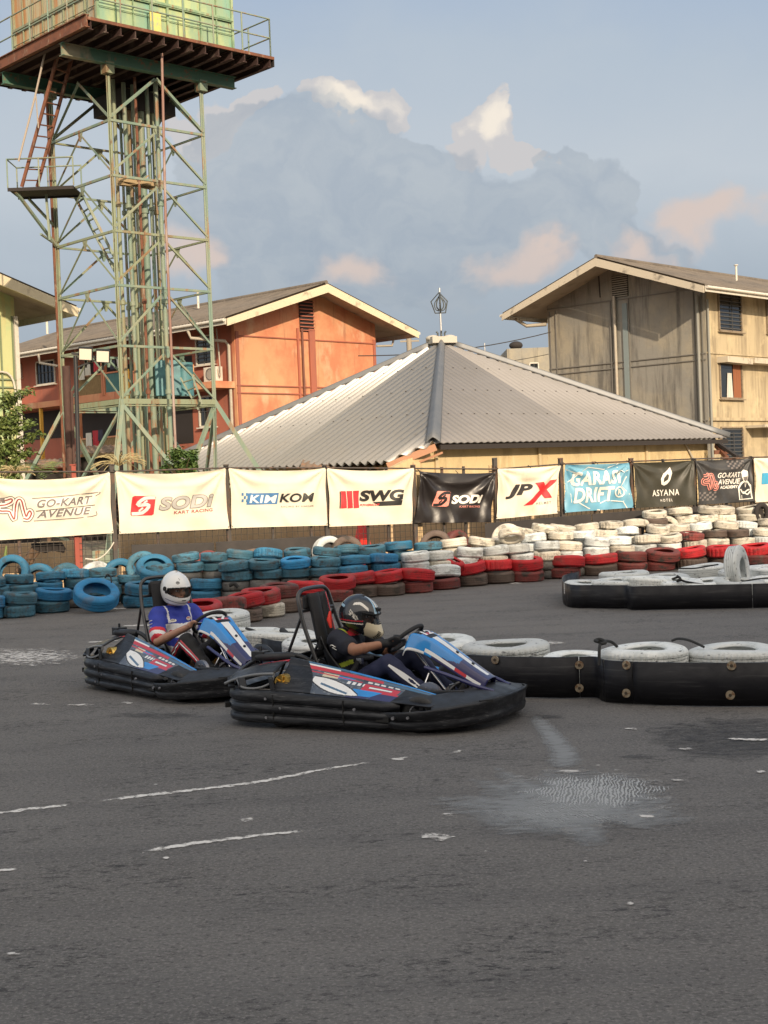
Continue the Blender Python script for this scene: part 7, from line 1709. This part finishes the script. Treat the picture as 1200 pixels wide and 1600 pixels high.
    # jersey with short sleeves
    mb = MB(); E_ = .016
    mb.limb([hip+V((-.01,0,.05)), waist, chest], [.118,.138,.140]); mb.ell(hip+V((-.01,0,.04)), (.13,.165,.09)); mb.ell(chest+V((.0,0,.03)), (.124,.182,.150)); mb.ell(chest+V((-.01,0,.125)), (.085,.13,.05))
    for s in (-1, 1):
        mb.limb([chest+V((0,s*.09,.09)), sh[s], sh[s].lerp(elb[s], .80 if w1 else .62)], [.082,.078,.072])
    me = organic(mb, .0065, 8, 'jersey')
    # ripple the cloth a little
    for v in me.vertices:
        c = v.co; k = .0045*math.sin(c.z*52+c.y*18+math.sin(c.x*40)) + .003*math.sin(c.y*60+c.z*25); v.co = c + (c-V((chest.x, c.y*.3, c.z))).normalized()*k
    if w1: mats_ = [M['shirt_blue'], M['shirt_white'], M['shirt_red']]
    else: mats_ = [M['shirt_dark'], M['lime'], M['shirt_red']]
    jer = obj_of('jersey', me, mats_, rt)
    for p in me.polygons:
        c = p.center; arm = abs(c.y) > .165 and (c-(sh[1] if c.y > 0 else sh[-1])).length < .32
        s = 1 if c.y > 0 else -1; f = (c-sh[s]).dot(elb[s]-sh[s])/(elb[s]-sh[s]).length_squared
        if w1:
            if arm and abs(c.y) > .19 and f > .28:
                if .60 < f < .72 or f > .86: p.material_index = 2
                elif f > .72: p.material_index = 1
            elif not arm or f < .25:
                zz = c.z + (c.x+.2)*.1
                if .435 < zz < .555 and c.x > -.38: p.material_index = 1
                elif .26 < zz < .36: p.material_index = 1
                if abs(abs(c.y)-.115) < .009 and c.z > .56 and c.x > -.31: p.material_index = 1
                if c.z < .27 and c.y < -.05: p.material_index = 2
        else:
            if c.z > chest.z+.10 and .10 < abs(c.y) < .16 and c.x > chest.x-.09: p.material_index = 1
            if abs(c.z-.635) < .03 and abs(c.y) < .11 and c.x > -.17: p.material_index = 2
            if .375 < c.z - (c.x+.2)*.35 < .410 and abs(c.y) > .10 and not arm: p.material_index = 1
    bv = BVHTree.FromPolygons([v.co for v in me.vertices], [tuple(p.vertices) for p in me.polygons])
    if w1:
        fw = V((-1,0,-.12)).normalized()
        project_text('PERTAMINA', M['ink'], 'jersey_lettering', (-.0,-.015,.500), (0,1,0), (0,0,1), .165, .026, bv, jer, fw, .005, bold=.02, spacing=1.05)
        for (y, z, w_, h_, m_) in ((-.085,.612,.062,.030,'inkwhite'),(.075,.618,.050,.036,'inkwhite'),(-.105,.520,.022,.020,'red'),(-.095,.490,.024,.016,'yellow')):
            out = [V((-.1, y, z))]; 
            pts = []
            for k in range(20):
                p = V((.05, y+w_/2*math.cos(k*PI/10), z+h_/2*math.sin(k*PI/10))); h = bv.ray_cast(p, fw, 1)[0]; pts.append((h or p)-fw*.003)
            c_ = sum(pts, V())/20 - fw*.002; mb = MB(); mb.add([c_]+pts, [(0, 1+k, 1+(k+1) % 20) for k in range(20)]); mb.build('jersey_badge', M[m_], jer)
        project_text('NGK', M['ink'], 'jersey_lettering', (-.0,-.085,.612), (0,1,0), (0,0,1), .040, .013, bv, jer, fw, .007, bold=.02)
        project_text('MRT', M['inkred'], 'jersey_lettering', (-.0,.075,.618), (0,1,0), (0,0,1), .034, .012, bv, jer, fw, .007, bold=.02)
        sd_ = V((0,1,-.15)).normalized()
        for k in range(3): 
            pts = []
            for q in range(7):
                p = V((-.34+.016*q+.012*k, -.45, .590-.030*k+.006*q)); h = bv.ray_cast(p, sd_, 1)[0]
                if h: pts.append(h-sd_*.003)
            if len(pts) > 2: mb = MB(); mb.tube(pts, .0035, 5); mb.build('sleeve_stripe', M['inkwhite'], jer)
    else:
        sd_ = V((0,1,-.15)).normalized()
        for k in range(2):
            pts = []
            for q in range(6):
                p = V((-.235+.013*q, -.45, .580-.020*k+.008*math.sin(q))); h = bv.ray_cast(p, sd_, 1)[0]
                if h: pts.append(h-sd_*.003)
            if len(pts) > 2: mb = MB(); mb.tube(pts, .004, 5); mb.build('sleeve_stripe', M['inkwhite'], jer)
        # body protector / belt with buckle
        mb = MB(); mb.tube(smooth_path([(-.15,-.195,.30),(-.08,-.185,.36),(-.07,-.10,.43),(-.07,0,.43),(-.07,.1,.42)], 6), .020, 8); mb.build('harness_strap', M['pad'], rt)
        mb = MB(); mb.tube([V((-.15,-.20,.285))+V((.035*math.cos(a),-.005,.032*math.sin(a))) for a in [k*PI/8 for k in range(16)]], .009, 8, closed=True); mb.box((-.055,-.115,.425),(.04,.04,.045)); mb.build('harness_buckle', M['chrome'], rt)
        mb = MB(); mb.tube([(-.30,-.10,.79),(-.30,-.12,.73),(-.28,-.13,.67)], .03, 8, rr=[.008,.020,.010]); mb.build('neck_scarf', M['cone'], rt)
    # trousers
    mb = MB()
    mb.ell(hip+V((-.01,0,-.01)), (.135,.165,.09))
    for s in (-1, 1): mb.limb([hp[s], hp[s].lerp(kn[s], .5)+V((0,0,.005)), kn[s], kn[s].lerp(ank[s], .4)+V((-.01,0,-.01)), ank[s]+V((.01,0,-.03))], [.100,.090,.074,.064,.056])
    me = organic(mb, .010, 5, 'trousers')
    for v in me.vertices:
        c = v.co; v.co = c + V((0, .004*math.sin(c.x*45+c.z*30), .005*math.sin(c.x*38-c.z*44+c.y*20)))
    tr = obj_of('trousers', me, [M['pant'] if w1 else M['jean'], M['white'], M['red']], rt)
    bt = BVHTree.FromPolygons([v.co for v in me.vertices], [tuple(p.vertices) for p in me.polygons])
    for s in (-1, 1):
        for (a, b, f0, f1, off, wd_, mt) in (((hp[s], kn[s], .35, 1.0, .05, .006, 'white'), (kn[s], ank[s], .0, .85, .05, .006, 'white'), (hp[s], kn[s], .35, 1.0, .30, .007, 'red'), (kn[s], ank[s], .0, .85, .30, .007, 'red'), (hp[s], kn[s], .35, 1.0, -.2, .007, 'red'), (kn[s], ank[s], .0, .85, -.2, .007, 'red')) if w1 else ((kn[s], ank[s], .05, .80, .30, .020, 'white'),)):
            d = (b-a).normalized(); up_ = (V((0,0,1)) - d*d.z).normalized(); sd = V((0,s,0)); vs = []
            for q in range(17):
                f = f0+(f1-f0)*q/16
                for e in (-1, 1):
                    dr = (sd*math.cos(off)+up_*math.sin(off)).normalized(); tp = math.sin(PI*(.12+.76*q/16)) if not w1 else 1
                    p = a.lerp(b, f) + dr*.25 + dr.cross(d)*e*wd_*tp; h = bt.ray_cast(p, -dr, .25)[0]
                    vs.append((h + dr*.003) if h else (vs[-2] if len(vs) > 1 else p - dr*.17))
            mb = MB(); mb.add(vs, [(2*q, 2*q+1, 2*q+3, 2*q+2) for q in range(16)], smooth=True); mb.build('trouser_stripe', M[mt], tr)
    # shoes
    for s in (-1, 1):
        mb = MB(); mb.ell(ank[s]+V((.0,0,-.035)), (.05,.042,.045)); mb.limb([ank[s]+V((-.02,0,-.06)), ank[s]+V((.03,0,-.03)), toe[s]], [.042,.043,.034])
        obj_of('shoe', organic(mb, .007, 3, 'shoe'), M['shoe'], rt)
        if not w1:
            mb = MB(); hand(mb, wr[s]+V((-.012,0,0)), grip[s], tang[s], (sc_-grip[s]).normalized()*.3+V((.5,0,-.1)), 1.16); mb.limb([wr[s]+V((-.05,0,0)), wr[s], ], [.036,.034])
            obj_of('glove', organic(mb, .0055, 2, 'glove'), M['glove'], rt)
    hr = Matrix.Rotation(.20 if w1 else .28, 3, 'Y') @ Matrix.Rotation(0, 3, 'X')
    hr = Matrix.Rotation(HYAW[kind], 3, 'Z') @ hr
    helmet(rt, head+V((.005,0,.018)), hr, 'white' if w1 else 'mask')
    return rt
HYAW = {'white': -.10, 'mask': -.02}
driver(K1L, H1, 'mask', 'driver in black helmet with cream face mask and black gloves, in the front kart')
driver(K2L, H2, 'white', 'driver in white helmet and royal blue and white jersey, in the rear kart')
# ------------------------------------------------------------------ plants
def leafy(name, label, cat, base, trunk, clumps, leaf, n, ls, mats=('bark','leaf'), seed=1, droop=.3, drop=0):
    rnd = random.Random(seed); rt = empty(name, base, 0, label, cat)
    mb = MB()
    for path, r0, r1 in trunk: P = catmull(path, 4); mb.tube(P, r0, 7, rr=[r0+(r1-r0)*i/(len(P)-1) for i in range(len(P))])
    mb.build('trunk' if cat == 'tree' else 'stem', M[mats[0]], rt, True)
    lb = MB()
    for (c, r) in clumps:
        for _ in range(n):
            d = V((rnd.gauss(0,1), rnd.gauss(0,1), rnd.gauss(0,1))).normalized()*(rnd.random()**.45); p = V(c)+V((d.x*r[0], d.y*r[1], d.z*r[2]))
            a = V((rnd.uniform(-1,1), rnd.uniform(-1,1), rnd.uniform(-.6,.4)-droop)).normalized(); s = ls*rnd.uniform(.6,1.3); w = a.cross(V((rnd.uniform(-1,1),rnd.uniform(-1,1),1))).normalized()*s*.28; nn = a.cross(w).normalized()*s*.08
            lb.add([p, p+a*s*.45+w+nn, p+a*s, p+a*s*.45-w+nn], [(0,1,2,3)], 0)
    lb.build('crown' if cat == 'tree' else 'foliage', M[leaf], rt, True)
    return rt
def small_tree():
    b = at(2, 800, 34); b.z = 0; d = 34; rnd = random.Random(8)
    T = []; C = []
    top = at(6, 640, d)
    T.append(([b, b+Z*1.2+V((.1,0,0)), at(10,700,d), top], .07, .02))
    for (X, Y) in ((52,610),(45,636),(60,660),(38,655),(70,678),(30,690),(60,705),(20,720),(40,735),(15,655),(8,700),(-10,680),(28,618)):
        e = at(X-12, Y, d+rnd.uniform(-.5,.5)); s = at(6, Y+25, d); T.append(([s, s.lerp(e,.5)+Z*.12, e], .02, .005))
        for k in range(6): q = s.lerp(e, .25+.15*k); C.append((q+V((0,rnd.uniform(-.2,.2),.03)), (.20,.22,.09)))
    for (X, Y, r) in ((5,690,.34),(0,720,.42),(20,712,.30),(32,700,.2),(8,735,.35),(-15,650,.3)): C.append((at(X, Y, d), (r, r, r*.8)))
    leafy('small_tree', 'slender tree with open drooping branches at the left edge by the green building', 'tree', b, T, C, 'leaf2', 36, .12, ('bark','leaf'), 3)
small_tree()
def bush():
    c = at(281, 722, 27); b = V((c.x, c.y, 0)); rnd = random.Random(4)
    T = [([b, b+Z*1.2, V((c.x, c.y, c.z-.1))], .04, .02)]
    for k in range(9): T.append(([V((c.x, c.y, c.z-.35)), c+V((rnd.uniform(-.3,.3), rnd.uniform(-.3,.3), rnd.uniform(-.2,.25)))], .012, .004))
    C = [(c, (.36,.34,.30))]+[(c+V((rnd.uniform(-.26,.26), rnd.uniform(-.3,.3), rnd.uniform(-.2,.18))), (.13,.13,.11)) for _ in range(9)]
    leafy('round_bush', 'round dark green bush on a stem behind the second banner', 'bush', b, T, C, 'leaf', 300, .085, ('bark','leaf'), 9, .1)
bush()
def fronds(X, Y, d, n, L, label, m='leaf2', seed=0):
    c = at(X, Y, d); rnd = random.Random(seed); rt = empty('palm_plant' if m == 'leaf2' else 'dry_grass_clump', (c.x, c.y, 0), 0, label, 'plant'); mb = MB()
    mb2 = MB(); mb2.tube([(c.x, c.y, 0), (c.x, c.y, c.z-.2)], .05, 7); mb2.build('stem', M['bark'], rt, True)
    for k in range(n):
        a = rnd.uniform(0, 2*PI); e = rnd.uniform(.4, 1.2); P = [c+V((math.cos(a)*L*t*math.cos(e*.8), math.sin(a)*L*t*math.cos(e*.8), L*(t*math.sin(e) - .55*t*t))) for t in [i/10 for i in range(11)]]
        if m != 'leaf2': mb.tube(P, .008, 4); continue
        for i in range(1, 11):
            t = (P[i]-P[i-1]).normalized(); s = t.cross(Z).normalized()
            for sg in (-1, 1):
                w_ = .24*L*math.sin(PI*(i/11)**.7); q = P[i]; mb.add([q, q+t*.03, q+s*sg*w_+t*w_*.6-Z*w_*.25], [(0,1,2)])
    mb.build('frond', M[m], rt, True)
fronds(72, 742, 30, 9, .75, 'small bright palm plant behind the first banner', 'leaf2', 1)
fronds(40, 742, 31, 8, .7, 'small palm plant left of the brighter one, by the tree', 'leaf2', 5)
fronds(24, 740, 30.5, 60, .45, 'clump of dry straw grass behind the leftmost banner', 'drygrass', 2)
fronds(186, 728, 33, 50, .75, 'dry straw hanging round the front foot of the lattice tower', 'drygrass', 6)
# low sheds between the tower and the orange block
def shed(X0, X1, Yt, d, label, m='corr_rust'):
    a = at(X0, Yt, d); b = at(X1, Yt, d); rt = empty('lean_to_shed', (a.x, d, 0), 0, label, 'shed'); mb = MB()
    corr(mb, V((a.x, d+1.5, a.z+.25)), V((1,0,0)), V((0,-1,-.17)).normalized(), 0, b.x-a.x, lambda u: 0, lambda u: 2.0, .2, .02, 0, 6, 1); mb.build('roof', M[m], rt, True)
    mb = MB(); mb.box(((a.x+b.x)/2, d+.7, a.z/2-.1), (b.x-a.x-.3, 1.2, a.z-.2)); mb.build('wall', M['dark'], rt, True)
shed(118, 190, 706, 52, 'low rusty roofed shed behind the lamp pole, below the lower balcony')
shed(30, 116, 728, 53, 'low brown roofed shed behind the palm plants', 'corr_rust')
shed(470, 600, 728, 42.5, 'low dark shed roof peeping over the banners below the lean-to', 'sheetgreen' if False else 'corr_rust')
# wall and greenery behind the track edge, far horizon
mb = MB(); mb.prism([(-30,58,0),(-12,58,0),(-12,58,1.6),(-30,58,1.6)], (0,1,0), .2); tag(mb.build('boundary_wall', M['orange2']), 'low dull orange boundary wall in front of the balcony block at the left', 'wall')
